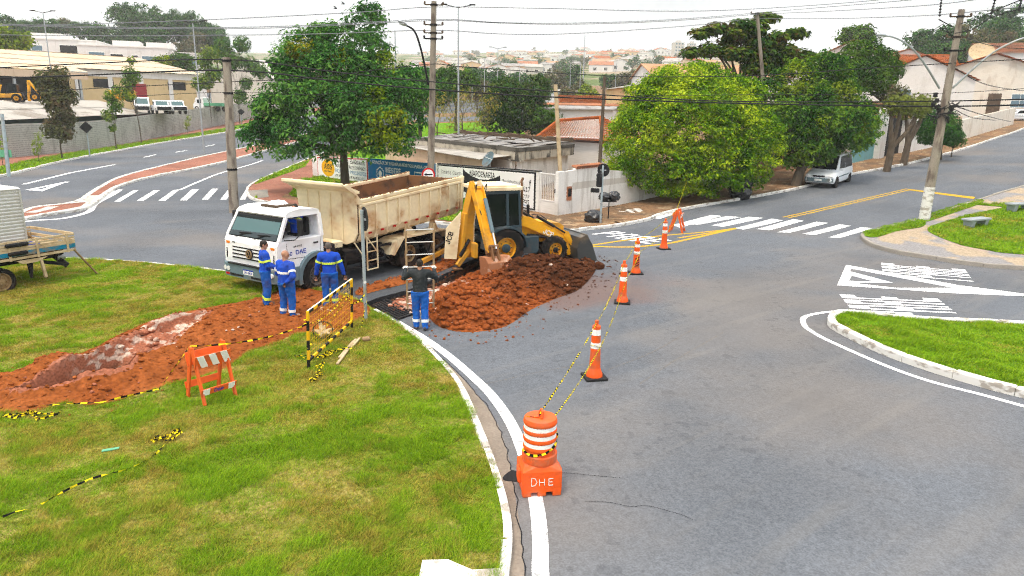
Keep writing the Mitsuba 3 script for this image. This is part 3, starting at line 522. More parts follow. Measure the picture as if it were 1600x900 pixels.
# spoil heap on the asphalt
HEAP = P(smoothed([(-2.26,18.83),(-2.17,17.44),(-1.70,16.36),(-0.98,16.04),(-0.14,16.55),(0.52,18.09),(1.28,19.33),(2.01,20.42),(2.76,22.91),(2.83,24.57),(2.12,25.66),(1.14,25.11),(-0.01,23.91),(-0.97,23.01),(-1.78,21.13)], 4, True))
PEAKS = [((-1.19,17.62), 1.15, .9, .72, 55), ((0.74,20.81), 1.6, 1.0, .84, 45), ((0.00,20.44), .6, .6, .12, 0), ((1.76,22.27), 1.2, .8, .34, 40), ((-0.16,17.68), .8, .5, .3, 40), ((-1.71,18.20), .6, .6, .25, 0)]
def heap_z(X, Y):
    e = dist_in(HEAP, X, Y); z = X * 0
    for (cx, cy), a, b, h, ang in PEAKS:
        t = math.radians(ang); u, w = (X - cx) * math.cos(t) + (Y - cy) * math.sin(t), -(X - cx) * math.sin(t) + (Y - cy) * math.cos(t); z = np.maximum(z, h * np.clip(1.15 - np.hypot(u / a, w / b) * .72, 0, 1)) 
    z = z * np.clip(e / .7, 0, 1) ** .6 + (nz(X, Y, 1.6) * .36 + nz(X, Y, 5, 3, 2) * .17 + nz(X, Y, 15, 3, 5) * .10) * np.clip(e / .3, 0, 1)
    return np.maximum(z, -.02) + .03 * np.clip(e / .1, -1, 1)
hp = Thing('soil_heap', 'heap of dark red clay spoil dumped on the asphalt in front of the backhoe', 'soil heap')
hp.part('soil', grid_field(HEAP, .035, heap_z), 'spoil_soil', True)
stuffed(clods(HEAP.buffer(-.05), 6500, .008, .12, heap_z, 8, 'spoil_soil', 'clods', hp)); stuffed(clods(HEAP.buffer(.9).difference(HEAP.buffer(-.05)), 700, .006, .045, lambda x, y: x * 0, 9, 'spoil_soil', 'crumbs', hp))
stuffed(clods(HEAP.buffer(-.1), 230, .015, .07, heap_z, 18, 'pit_rubble', 'stones', hp)); stuffed(clods(DIRT.buffer(-.15).difference(PIT), 160, .012, .06, dig_z, 19, 'pit_rubble', 'stones', dg)); stuffed(clods(DIRT.buffer(.45).difference(DIRT.buffer(.02)), 420, .006, .03, lambda x, y: x * 0 + .12, 20, 'red_soil', 'crumbs', dg))
t = trimesh.creation.icosphere(2, 1.0); v = t.vertices * (1 + .5 * (meshkit.fbm(t.vertices * 1.2 + 4, 3)[:, None] - .5))
single('clod', 'lone dark clod of clay lying on the asphalt beyond the heap', 'clod', (v * [.2, .17, .15], t.faces), 'spoil_soil', m=place(*(2.92,23.31), .1))
bank = P(smoothed([(-4.34,19.25),(-3.76,20.03),(-3.13,20.87),(-2.32,22.52),(-1.81,24.19),(-2.30,24.59),(-3.15,22.46),(-3.93,20.97),(-4.50,19.97)], 3, True))
bk = Thing('soil_bank', 'low strip of loose red soil between trench and truck', 'soil heap'); bk.part('soil', grid_field(bank, .05, lambda X, Y: -.01 + np.clip(dist_in(bank, X, Y) / .4, 0, 1) * (.12 + nz(X, Y, 4) * .2) + .02), 'red_soil', True)
stuffed(clods(bank, 260, .02, .08, lambda x, y: x * 0 + .06, 12, 'red_soil', 'clods', bk))
rub = P(smoothed([(-3.41,18.48),(-2.91,19.34),(-2.12,20.61),(-1.61,21.48),(-1.26,20.67),(-1.97,19.12),(-2.19,18.17),(-2.38,17.43),(-2.93,17.75)], 3, True))
rb = Thing('rubble_patch', 'pinkish rubble scattered on the asphalt around the trench edge', 'rubble'); rb.part('crust', grid_field(rub, .05, lambda X, Y: -.012 + np.clip(dist_in(rub, X, Y) / .25, 0, 1) * (.035 + nz(X, Y, 5) * .12)), 'pit_rubble', True)
stuffed(clods(rub, 300, .015, .08, lambda x, y: x * 0 + .02, 14, 'pit_rubble', 'stones', rb))

# ================= vehicles =================
def wheel(th, c, r, w, rim, tyre_m, rim_m, out=-1, lugs=0, hub=.3, hub_m='dark_metal', deep=.06, holes=0):
    """A wheel turning about y; out: the sign of y its face looks to."""
    m = tr(*c) @ rot('x', 90 if out < 0 else -90); h = w / 2
    b = B(); b.lathe([(rim, -h), (r * .8, -h), (r * .93, -h * .92), (r, -h * .72), (r, h * .72), (r * .93, h * .92), (r * .8, h), (rim * 1.04, h * .96), (rim, h * .8)], n=36)
    if lugs:
        for k in range(lugs):
            a = 2 * np.pi * k / lugs
            for s in (-1, 1):
                q = rot('z', math.degrees(a + s * .5 * np.pi / lugs)) @ tr(r * 1.0, 0, s * h * .42) @ rot('x', s * 38); b.box((0, 0, 0), (.05, .045, h * .95), None) if 0 else b.add(BOXV * [.055, .05, h * .95], BOXF, q)
    k = th.part('wheel', b, tyre_m, 40, m=m)
    b = B(); b.lathe([(rim * 1.03, h * .86), (rim * .97, h * .92), (rim * .92, h * .7), (rim * .86, h * .7 - deep), (rim * .45, h * .7 - deep * .6), (rim * .42, h * .72), (0.001, h * .74)], n=32)
    b.lathe([(rim * 1.02, -h * .9), (rim * .5, -h * .3), (.001, -h * .3)][::-1], n=24); th.part('rim', b, rim_m, 35, of=k, m=m)
    b = B(); b.lathe([(rim * hub, h * .6), (rim * hub, h * .92), (rim * hub * .8, h * 1.0), (.001, h * 1.02)], n=20)
    for i in range(8): a = i * np.pi / 4; b.cyl((rim * .62 * math.cos(a), rim * .62 * math.sin(a), h * .5), (rim * .62 * math.cos(a), rim * .62 * math.sin(a), h * .74), .018, n=6)
    th.part('hub', b, hub_m, 35, of=k, m=m)
    if holes:
        b = B()
        for i in range(holes): a = (i + .5) * 2 * np.pi / holes; b.cyl((rim * .7 * math.cos(a), rim * .7 * math.sin(a), h * .45), (rim * .7 * math.cos(a), rim * .7 * math.sin(a), h * .7 - deep * .6 + .006), rim * .1, n=10)
        th.part('hole', b, 'dark_inside', of=k, m=m)
    return k
# ---- tipper truck: x forward from the front axle, y to its left ----
t = Thing('tipper_truck', 'white cabbed tipper truck with a rusty cream dump body, parked half on the grass', 'truck', place(-6.548, 20.243, 0, 237.36))
YC, ZW = 1.12, 1.6
def taper(v):
    v = np.array(v); k = np.clip((v[:, 2] - ZW) / .75, 0, 1); v[:, 1] *= 1 - .085 * k; return v
def tprism(poly, y0=-YC, y1=YC): b = B(); b.side(poly, y0, y1); v, f = b.out(); return taper(v), f
arch = [(.62 * math.cos(a), .5 + .62 * math.sin(a)) for a in np.linspace(.12 * np.pi, .88 * np.pi, 12)]
low = sg.Polygon([(-.30, .75), (-.30, ZW), (1.25, ZW), (1.31, 1.5), (1.34, .86), (1.2, .75)]).difference(sg.Polygon([(.66, .3)] + arch + [(-.66, .3)]))
cab = t.part('cab', tprism(low), 'white_paint')
up = B(); v, f = tprism([(-.30, ZW), (-.30, 2.3), (-.24, 2.37), (-.05, 2.4), (.5, 2.42), (.82, 2.36), (.93, 2.26), (.9, 2.22), (-.2, 2.22), (-.2, ZW)]); up.add(v, f)
for s in (-1, 1):
    for a, b_ in (([(1.25, ZW), (.90, 2.24)], .1), ([(-.24, ZW), (-.24, 2.25)], .14)):
        pp = taper(np.array([[a[0][0], s * (YC - .035), a[0][1]], [a[1][0], s * (YC - .035), a[1][1]]])); up.bar(pp[0] - [.03, 0, 0], pp[1] - [.03, 0, 0], .07, b_, (0, 1, 0))
t.part('roof', up, 'white_paint')
def panel(pts, th, bs, name, of=cab, off=.004, label=None):
    """A thin plate on a planar outline of 3-D points (local), standing off by its thickness."""
    p = np.asarray(pts, float); n = np.cross(p[1] - p[0], p[2] - p[0]); n /= np.linalg.norm(n); b = B(); N = len(p)
    v = np.vstack([p + n * off, p + n * (off + th)]); f = [[0, k + 1, k] for k in range(1, N - 1)] + [[N, N + k, N + k + 1] for k in range(1, N - 1)]
    for k in range(N): j = (k + 1) % N; f += [[k, j, N + j], [k, N + j, N + k]]
    b.add(v, f); return t.part(name, b, bs, of=of, label=label)
def wsp(u, z): x = 1.25 + (.91 - 1.25) * (z - ZW) / (2.24 - ZW); y = u * (YC - .05) * (1 - .085 * np.clip((z - ZW) / .75, 0, 1)); return (x, y, z)
panel([wsp(-.93, 1.63), wsp(.93, 1.63), wsp(.93, 2.17), wsp(-.93, 2.17)], .01, 'windscreen', 'windscreen', off=-.01)
panel([wsp(-.97, 1.60), wsp(.97, 1.60), wsp(.97, 2.25), wsp(-.97, 2.25)], .008, 'black_rubber', 'seal', off=-.025)
panel([wsp(-.94, 2.10), wsp(.94, 2.10), wsp(.94, 2.17), wsp(-.94, 2.17)], .003, 'glass_dark', 'sun_strip', off=.001)
panel([wsp(-.93, 1.63), wsp(.93, 1.63), wsp(.93, 1.79), wsp(-.93, 1.75)], .003, 'dash_glass', 'dashboard_edge', off=.001)
for u in (-.62, .12):
    b = B(); p = [np.array(wsp(u, 1.60)) + [.03, 0, 0], np.array(wsp(u + .34, 1.72)) + [.03, 0, 0]]; b.tube(p, .012, 5); b.bar(np.array(wsp(u + .1, 1.71)) + [.035, 0, 0], np.array(wsp(u + .55, 1.74)) + [.035, 0, 0], .012, .03); t.part('wiper', b, 'black_plastic', of=cab)
b = B(); b.box((.95, 0, 1.52), (.5, 2.0, .06)); b.box((.3, 0, 1.45), (1.0, 2.1, .1)); b.tube([(.72, .5 + .2 * math.cos(a), 1.72 + .2 * math.sin(a)) for a in np.linspace(0, 2 * np.pi, 17)], .018, 6, False); t.part('dashboard', b, 'black_plastic', of=cab)
for s in (.5, -.5): b = B(); b.box((.05, s, 1.62), (.45, .45, .12), None, .03); b.box((-.14, s, 1.85), (.1, .45, .5), None, .03); t.part('seat', b, 'black_rubber', of=cab)
panel([(-.12, -YC * .99, 1.62), (.98, -YC * .99, 1.62), (.80, -YC * .93, 2.17), (-.1, -YC * .93, 2.17)], .006, 'glass_dark', 'side_window')
# door seam, handle, lettering on the left side (towards the viewer)
b = B(); b.tube([(-.20, YC + .002, 1.58), (-.20, YC + .002, 1.2), (-.2, YC + .002, .98)], .006, 4); b.tube([(1.0, YC + .002, 1.55), (.98, YC + .002, 1.15)], .006, 4); b.tube([(-.28, YC + .002, 1.05), (1.2, YC + .002, 1.12)], .007, 4); t.part('door_seam', b, 'dark_metal', of=cab)
b = B(); b.box((-.02, YC + .012, 1.44), (.17, .03, .045), None, .008); t.part('door_handle', b, 'black_plastic', of=cab)
MS = eye(); MS[:3, :3] = np.array([[-1, 0, 0], [0, 0, 1], [0, 1, 0]], float).T   # text reading along -x, facing +y
def side_text(w, h, x, z, bs, name, width=None, y=YC): q = B(); v, f = text(w, h, .004, True, width); q.add(v, f, tr(x, y + .003, z) @ MS); return t.part(name, q, bs, of=cab)
side_text('DAE', .12, .70, 1.20, 'blue_ink', 'lettering', .36); side_text('60', .11, 1.0, 1.19, 'blue_ink', 'lettering'); side_text('24·250', .05, .78, 1.40, 'dark_metal', 'lettering', .3)
b = B(); b.side([(1.26, 1.60), (1.33, 1.45), (1.35, 1.0), (1.34, .88), (1.28, .88), (1.22, 1.58)], -1.05, 1.05); t.part('front_panel', b, 'white_paint', of=cab)
for k, z in enumerate((1.02, 1.12, 1.22, 1.31)): b = B(); b.box((1.352 - .02 * k * .4, 0, z), (.03, 1.5, .035), rot('y', -8)); t.part('grille_slat', b, 'black_plastic', of=cab)
b = B(); b.cyl((1.335, 0, 1.17), (1.385, 0, 1.17), .135, n=24); k = t.part('badge', b, 'dark_metal', of=cab)
MF = eye(); MF[:3, :3] = np.array([[0, 1, 0], [0, 0, 1], [1, 0, 0]], float).T     # front face: text along +y, facing +x
b = B(); b.tube([(1.388, .118 * math.cos(a), 1.17 + .118 * math.sin(a)) for a in np.linspace(0, 2 * np.pi, 25)], .012, 6, False)
for pts in ([(-.045, .10), (0, .01), (.045, .10)], [(-.095, .045), (-.045, -.085), (0, .0), (.045, -.085), (.095, .045)]): b.tube([(1.39, y, 1.17 + z) for y, z in pts], .011, 5)
t.part('badge_mark', b, 'rim_rust', of=cab)
for s in (-1, 1):
    b = B(); b.box((1.32, s * .95, 1.42), (.05, .16, .075), None, .01); t.part('indicator', b, 'lamp_amber', of=cab)
    b = B(); b.side([(1.345, .95), (1.36, 1.05), (1.345, 1.25), (1.32, 1.25), (1.32, .95)], s * 1.0 - .02, s * 1.0 + .02); t.part('grille_end', b, 'black_plastic', of=cab)
q = B(); v, f = text('24-250', .05, .004, True, .28); q.add(v, f, tr(1.345, .42, 1.42) @ MF); t.part('lettering', q, 'dark_metal', of=cab)
q = B(); v, f = text('VW', .05, .004, True, .13); q.add(v, f, tr(1.345, -.75, 1.42) @ MF); t.part('lettering', q, 'dark_metal', of=cab)
b = B(); b.prism(P([(.75, -1.16), (1.32, -1.18), (1.44, -.95), (1.47, 0), (1.44, .95), (1.32, 1.18), (.75, 1.16)]).buffer(.02), .36, z=.48); bp = t.part('bumper', b, 'bumper_grey')
b = B(); b.box((1.46, 0, .87), (.1, 1.6, .03)); b.box((1.455, 0, .55), (.06, 1.5, .06)); t.part('intake', b, 'black_plastic', of=bp)
for s in (-1, 1):
    for dy in (0, .15): b = B(); b.cyl((1.39, s * (.98 - dy), .70), (1.482 - .01 * (dy == 0), s * (.98 - dy), .70), .065, n=14); t.part('headlight', b, 'lamp_clear', of=bp)
    b = B(); b.box((1.455, s * .88, .55), (.03, .16, .06)); t.part('fog_lamp', b, 'lamp_red', of=bp)
b = B(); b.box((1.485, .05, .68), (.012, .42, .14)); t.part('number_plate', b, 'white_plain', of=bp); b = B(); b.box((1.488, .05, .737), (.012, .42, .03)); t.part('plate_band', b, 'blue_ink', of=bp)
q = B(); v, f = text('CPV-0M78', .062, .003, True, .34); q.add(v, f, tr(1.492, -.12, .635) @ MF); t.part('plate_lettering', q, 'blue_ink', of=bp)
for s in (-1, 1):
    o = [(.70 * math.cos(a), .5 + .70 * math.sin(a)) for a in np.linspace(-.08 * np.pi, 1.06 * np.pi, 18)]; i = [(.585 * math.cos(a), .5 + .585 * math.sin(a)) for a in np.linspace(1.06 * np.pi, -.08 * np.pi, 18)]
    b = B(); b.side(sg.Polygon(o + i).buffer(0), min(s * .86, s * 1.22), max(s * .86, s * 1.22)); b.side([(.66, .48), (.66, .86), (.9, .86), (.9, .48)], min(s * .86, s * 1.19), max(s * .86, s * 1.19)); t.part('wheel_arch', b, 'bumper_grey', 30)
    b = B(); b.side([(-.35, .55), (-.35, 1.0), (-.62, 1.0), (-.75, .55)], min(s * .7, s * 1.12), max(s * .7, s * 1.12)); t.part('step_box', b, 'dark_metal')
    wheel(t, (0, s * 1.03, .5), .5, .3, .29, 'tyre', 'rim_grey', s, holes=8)
    for x in (-3.97, -5.33):
        for y in (.68, 1.06): wheel(t, (x, s * y, .5), .5, .27, .28, 'tyre', 'rim_rust', s, hub=.36, deep=.12)
    ym = s * 1.38; b = B(); b.box((.72, ym, 1.98), (.09, .2, .46), None, .03); mk = t.part('mirror', b, 'black_plastic'); b = B(); b.tube([(1.02, s * 1.05, 1.62), (.86, s * 1.3, 1.64), (.74, ym, 1.78)], .015, 6); b.tube([(.86, s * 1.02, 2.2), (.78, s * 1.25, 2.22), (.73, ym, 2.16)], .015, 6); t.part('mirror_arm', b, 'black_plastic', of=mk)
b = B(); b.prism(P([(-.02, -.38), (.62, -.34), (.62, .34), (-.02, .38)]), .05, z=2.41); hk = t.part('roof_hatch', b, 'rot_wood'); b = B(); b.hull([(.08, -.2, 2.46), (.5, -.2, 2.46), (.5, .2, 2.46), (.08, .2, 2.46), (.16, -.14, 2.56), (.42, -.14, 2.56), (.42, .14, 2.56), (.16, .14, 2.56)]); t.part('hatch_lid', b, 'white_paint', of=hk)
# chassis
b = B()
for s in (-1, 1): b.box((-2.9, s * .42, .78), (6.4, .1, .24))
for x in (-.8, -1.6, -2.6, -3.4, -4.6, -6.0): b.box((x, 0, .78), (.12, .8, .16))
for x in (0, -3.97, -5.33): b.cyl((x, -1.0, .5), (x, 1.0, .5), .1, n=10); b.ball((x, 0, .5), .24)
ch = t.part('chassis', b, 'dark_metal')
b = B(); b.box((-.3, 0, .72), (1.6, .9, .5), None, .05); b.box((-2.4, 0, .80), (1.5, 1.5, .3), None, .03); b.cyl((-2.0, -.35, .95), (-6.0, -.35, .95), .09, n=8); b.cyl((-1.0, 0, .62), (-3.9, 0, .56), .07, n=8); t.part('running_gear', b, 'dark_metal')  # underbody masses added to block light leaking beneath the truck
b = B()
for s in (1, -1):
    for z in (.42, .95): b.bar((-1.15, s * 1.1, z), (-3.15, s * 1.1, z), .07)
    for x in (-1.15, -2.1, -3.15): b.bar((x, s * 1.1, .42), (x, s * 1.1, .95), .06)
    b.bar((-2.4, s * 1.1, .95), (-3.15, s * 1.1, .42), .05)
t.part('side_guard', b, 'dark_metal')
b = B(); b.cyl((-1.3, .75, .72), (-2.1, .75, .72), .26, n=18); t.part('fuel_tank', b, 'dark_metal', 40)
for x in (-2.45, -2.8): b = B(); b.cyl((x, .55, .68), (x, 1.0, .68), .15, n=16); t.part('air_tank', b, 'dark_metal', 40)
b = B(); b.box((-.85, .3, 1.0), (.5, 1.2, .5), None, .03); b.cyl((-.75, .8, .95), (-.75, 1.05, .95), .17, n=16); t.part('air_filter', b, 'dark_metal'); b = B(); b.box((-1.1, .55, 1.18), (.35, .7, .2), None, .02); t.part('battery_box', b, 'cream_paint')
# dump body
ZF, ZR, XF, XR_ = 2.42, 2.78, -1.62, -6.72
def rail(x): return ZF + (ZR - ZF) * (XF - x) / (XF - XR_)
def section(x, o=0.0): zt = rail(x); zb = zt - 1.30; return [(1.25 + o, zt), (1.25 + o, zb + .35), (1.13 + o * .7, zb + .12), (.82 + o * .4, zb - o)]
xs = np.linspace(XF, XR_, 12)
def shell(o, flip): 
    V, F = [], []
    for x in xs: s_ = section(x, o); V += [(x, y, z) for y, z in s_] + [(x, -y, z) for y, z in s_[::-1]]
    for k in range(len(xs) - 1):
        for j in range(7): a = k * 8 + j; q = [a, a + 8, a + 9, a + 1]; q = q[::-1] if flip else q; F += [[q[0], q[1], q[2]], [q[0], q[2], q[3]]]
    return np.array(V), np.array(F)
b = B(); b.add(*shell(0, True)); body = t.part('dump_body', b, 'cream_paint', label='cream dump body streaked with rust')
b = B(); b.add(*shell(-.05, False)); t.part('inner_lining', b, 'rusty', of=body)
for s in (-1, 1):
    b = B(); b.bar((XF, s * 1.235, ZF + .02), (XR_, s * 1.235, ZR + .02), .11, .12, bev=.02); b.bar((XF, s * 1.28, ZF - .1), (XR_, s * 1.28, ZR - .1), .05, .08, bev=.01); t.part('top_rail', b, 'cream_paint', of=body, label='top rail with flaking rust')
    for k in range(10):
        x = XF - .2 - k * (XF - XR_ - .3) / 9.2; q = B(); zt = rail(x); zb = zt - 1.30; o = .05
        outl = [(1.25, zt - .12), (1.25 + o, zt - .14), (1.25 + o, zb + .34), (1.15 + o, zb + .1), (.82, zb - .03), (.82, zb + .01), (1.12, zb + .13), (1.25, zb + .36)]
        q.front([(s * y, z) for y, z in outl], x - .035, x + .035); t.part('rib', q, 'cream_paint', of=body)
    for k in range(9): x = XF - .45 - k * .55; q = B(); q.box((x, s * 1.262, rail(x) - 1.0), (.13, .02, .05)); t.part('reflector', q, 'lamp_red', of=body)
b = B(); zb = ZF - 1.3
b.prism([(0, 0), (1, 0)] if 0 else [(-1.25, .35), (-1.13, .12), (-.82, 0), (.82, 0), (1.13, .12), (1.25, .35), (1.25, 1.32), (1.25, 1.62), (-1.25, 1.62), (-1.25, 1.32)], .07, tr(XF + .05, 0, zb) @ MF)
t.part('bulkhead', b, 'cream_paint', of=body, label='pale front bulkhead of the dump body')
for y in (-.8, -.3, .2, .7): b = B(); b.box((XF + .14, y, zb + .78), (.04, .05, 1.5)); t.part('bulkhead_rib', b, 'cream_paint', of=body)
b = B(); b.side([(XF + .02, zb + 1.55), (XF + .02, zb + 1.66), (-.98, 3.0), (-.95, 2.93), (-1.0, 2.9)], -1.27, 1.27); b.bar((-.97, -1.3, 2.98), (-.97, 1.3, 2.98), .1, .1, bev=.02); b.bar((XF + .0, -1.28, zb + 1.6), (XF + .0, 1.28, zb + 1.6), .08, .08); t.part('canopy', b, 'cream_paint', of=body)
for s in (-1, 1): b = B(); b.side([(-1.0, 2.95), (-1.18, 3.0), (XF - .02, ZF + .12), (XF - .12, ZF - .05), (XF + .1, ZF - .05), (XF + .1, ZF + .2)], s * 1.28 - .035, s * 1.28 + .035); t.part('ear', b, 'cream_paint', of=body)
b = B(); zb = ZR - 1.3; b.prism([(-1.25, .35), (-1.13, .12), (-.82, 0), (.82, 0), (1.13, .12), (1.25, .35), (1.25, 1.24), (-1.25, 1.24)], .07, tr(XR_ - .02, 0, zb) @ MF); b.bar((XR_, -1.3, ZR - .06), (XR_, 1.3, ZR - .06), .1, .08); t.part('tailgate', b, 'rusty', of=body)
for s in (-1, 1): b = B(); b.bar((XR_ - .02, s * 1.27, ZR + .1), (XR_ + .08, s * 1.27, zb + .2), .14, .12, bev=.02); t.part('end_post', b, 'cream_paint', of=body)
b = B(); b.side([(-3.3, .98), (-3.45, 1.03), (-3.42, 1.05), (-3.2, 1.0), (-2.95, .62), (-2.99, .6)], .5, 1.2); b.box((-4.65, .88, 1.06), (2.5, .66, .05)); b.side([(-5.88, 1.06), (-5.9, 1.02), (-6.15, .75), (-6.12, .74)], .5, 1.2); b.side([(-3.3, 1.02), (-3.42, 1.08), (-5.9, 1.08), (-5.9, 1.03), (-3.4, 1.03)], -1.2, -.5); t.part('mudguard', b, 'cream_paint')
b = B(); b.side([(-3.0, .62), (-3.4, 1.08), (-3.7, 1.08), (-3.2, .55)], 1.16, 1.22); t.part('mudguard_stay', b, 'cream_paint')
for q in ([(-3.9, 1.09), (-4.0, 1.35), (-4.25, 1.35), (-4.5, 1.09)], [(-5.2, 1.09), (-5.3, 1.42), (-5.5, 1.42), (-5.7, 1.09)]): b = B(); b.side(q, .95, 1.0); t.part('mudguard_bracket', b, 'cream_paint')
b = B()
for y in (1.22,):
    b.bar((-1.95, y, 1.35), (-1.95, y, .28), .035); b.bar((-2.4, y, 1.38), (-2.4, y, .28), .035); b.bar((-1.98, y, 1.3), (-2.4, y, .8), .03)
    for z in (.3, .58, .86, 1.14): b.bar((-1.95, y, z), (-2.4, y, z), .03)
t.part('access_ladder', b, 'cream_paint'); b = B(); b.bar((-1.45, 1.2, 1.22), (-1.75, 1.22, .8), .03); t.part('stay', b, 'cream_paint')
for s in (-1, 1): b = B(); b.box((-6.35, s * .8, .5), (.03, .5, .5)); t.part('mud_flap', b, 'black_rubber')
b = B(); b.box((-6.5, 0, .72), (.12, 2.3, .16)); t.part('rear_beam', b, 'dark_metal')
V, F, n = [], [], 0; r = np.random.default_rng(17); us = np.linspace(-1, 1, 30)
xs2 = np.linspace(XF - .1, XR_ + .1, 60); X_, U_ = np.meshgrid(xs2, us, indexing='ij'); Z_ = np.array([rail(x) for x in xs2])[:, None] - .62 + .28 * np.clip((XF - 2.2 - X_) / 2, 0, 1) * (1 - U_ ** 2) + .2 * (meshkit.fbm(np.stack([X_ * 3, U_ * 4, X_ * 0], -1), 4) - .5)
i, j = np.meshgrid(np.arange(59), np.arange(29), indexing='ij'); k = (i * 30 + j).ravel(); single('soil_load', 'brown soil lying in the dump body of the tipper truck', 'soil', (np.stack([X_, U_ * 1.16, Z_], -1).reshape(-1, 3), np.vstack([np.stack([k, k + 31, k + 30], 1), np.stack([k, k + 1, k + 31], 1)])), 'spoil_soil', True, m=t.m)
b = B(); q = trimesh.creation.icosphere(1, 1.0)
for _ in range(170): x = r.uniform(XR_, XF); b.add(q.vertices * r.uniform(.012, .045) * [1, 1, .6], q.faces, tr(x, r.choice([-1, 1]) * (1.235 + r.normal(0, .025)), rail(x) + .085))
kk = t.part('rim_crumbs', b, 'rusty', of=body); labels[kk] = {'kind': 'stuff'}
LORRY = t
# ---- backhoe loader: x forward from the rear axle, y to its left ----
t = Thing('backhoe_loader', 'yellow backhoe loader with a grey cab, its digging bucket resting on the soil heap', 'backhoe', place(-.656, 24.124, 0, 25.51))
for s in (-1, 1):
    wheel(t, (0, s * .85, .67), .67, .42, .36, 'tyre', 'rim_yellow', s, 18, hub=.42, hub_m='cab_grey', deep=.1); wheel(t, (1.967, s * .76, .46), .46, .32, .25, 'tyre', 'rim_yellow', s, 14, hub=.4, deep=.07)
b = B(); b.box((.9, 0, .62), (3.0, .6, .36), None, .03); b.cyl((0, -.8, .67), (0, .8, .67), .16, n=10); b.box((1.967, 0, .5), (.24, 1.1, .2), None, .03); t.part('chassis', b, 'dark_metal')
b = B(); b.side(sg.Polygon([(.62, .75), (.62, 1.42), (.9, 1.46), (2.35, 1.30), (2.5, 1.2), (2.5, .7)]).buffer(.02), -.42, .42); hd = t.part('hood', b, 'digger_yellow'); b = B(); b.box((2.53, 0, .98), (.03, .6, .4)); t.part('grille', b, 'black_plastic', of=hd)
for s in (-1, 1): b = B(); b.side([(.62, .55), (.62, .98), (1.28, .98), (1.28, .5), (1.2, .42), (.7, .42)], min(s * .5, s * .92), max(s * .5, s * .92)); t.part('side_tank', b, 'cab_grey')
# cab
b = B(); b.box((-.08, 0, .92), (1.25, 1.3, .22), None, .03)
for s in (-1, 1):
    b.side([(.16, .95), (.30, 1.28), (.68, 1.34), (.66, .95)], min(s * .72, s * .8), max(s * .72, s * .8))
    for p, q, w in (((.66, s * .75, 1.0), (.56, s * .75, 2.55), .09), ((.16, s * .76, 1.2), (.12, s * .76, 2.55), .1), ((-.72, s * .75, 1.3), (-.68, s * .75, 2.55), .11)): b.bar(p, q, w, w, bev=.012)
    b.bar((.66, s * .76, 1.36), (-.72, s * .76, 1.32), .07); b.bar((.58, s * .75, 2.52), (-.7, s * .75, 2.52), .1)
b.bar((.66, -.75, 1.36), (.66, .75, 1.36), .08); b.bar((-.72, -.75, 1.3), (-.72, .75, 1.3), .08); b.bar((.57, -.75, 2.52), (.57, .75, 2.52), .08); b.bar((-.7, -.75, 2.52), (-.7, .75, 2.52), .08)
cb = t.part('cab_frame', b, 'cab_grey')
for s in (-1, 1):
    for x0, x1, xa, xb in ((.18, .62, .14, .53), (-.68, .10, -.65, .06)): b = B(); b.hull([(x0, s * .765, 1.38), (x1, s * .765, 1.40), (xb, s * .765, 2.48), (xa, s * .765, 2.48), (x0, s * .757, 1.38), (x1, s * .757, 1.40), (xb, s * .757, 2.48), (xa, s * .757, 2.48)]); t.part('side_window', b, 'glass_dark', of=cb)
    a = np.linspace(.0, np.pi, 14); o = [(.02 + .80 * math.cos(q), .66 + (.74 if q < 1.6 else .72) * math.sin(q)) for q in a]; i = [(.02 + .74 * math.cos(q), .66 + .68 * math.sin(q)) for q in a[::-1]]
    b = B(); b.side(sg.Polygon(o + i).buffer(0), min(s * .62, s * 1.06), max(s * .62, s * 1.06)); t.part('fender', b, 'cab_grey', 30)
b = B(); b.hull([(-.69, -.66, 1.36), (-.69, .66, 1.36), (-.66, .66, 2.46), (-.66, -.66, 2.46), (-.70, -.66, 1.36), (-.70, .66, 1.36), (-.67, .66, 2.46), (-.67, -.66, 2.46)]); t.part('rear_window', b, 'glass_dark', of=cb); b = B(); b.hull([(.62, -.66, 1.42), (.62, .66, 1.42), (.55, .66, 2.46), (.55, -.66, 2.46), (.63, -.66, 1.42), (.63, .66, 1.42), (.56, .66, 2.46), (.56, -.66, 2.46)]); t.part('front_window', b, 'glass_dark', of=cb)
b = B(); b.prism(P([(-.82, -.80), (.60, -.84), (.70, -.70), (.70, .70), (.60, .84), (-.82, .80)]).buffer(.03), .10, z=2.58); b.prism(P([(-.72, -.70), (.5, -.74), (.58, .0), (.5, .74), (-.72, .70)]), .055, z=2.68); t.part('cab_roof', b, 'cab_cream', label='faded cream cab roof')
b = B(); b.tube([(.86, -.36, 1.4), (.86, -.4, 2.0), (.84, -.42, 2.7), (.80, -.44, 2.82), (.86, -.46, 2.95)], [.045, .045, .04, .04, .045], 10); t.part('exhaust', b, 'rusty')
b = B(); b.box((.84, -.92, 1.95), (.05, .16, .3), None, .02); b.tube([(.62, -.76, 2.3), (.84, -.92, 2.2), (.84, -.92, 1.7)], .013, 5); t.part('mirror', b, 'black_plastic')
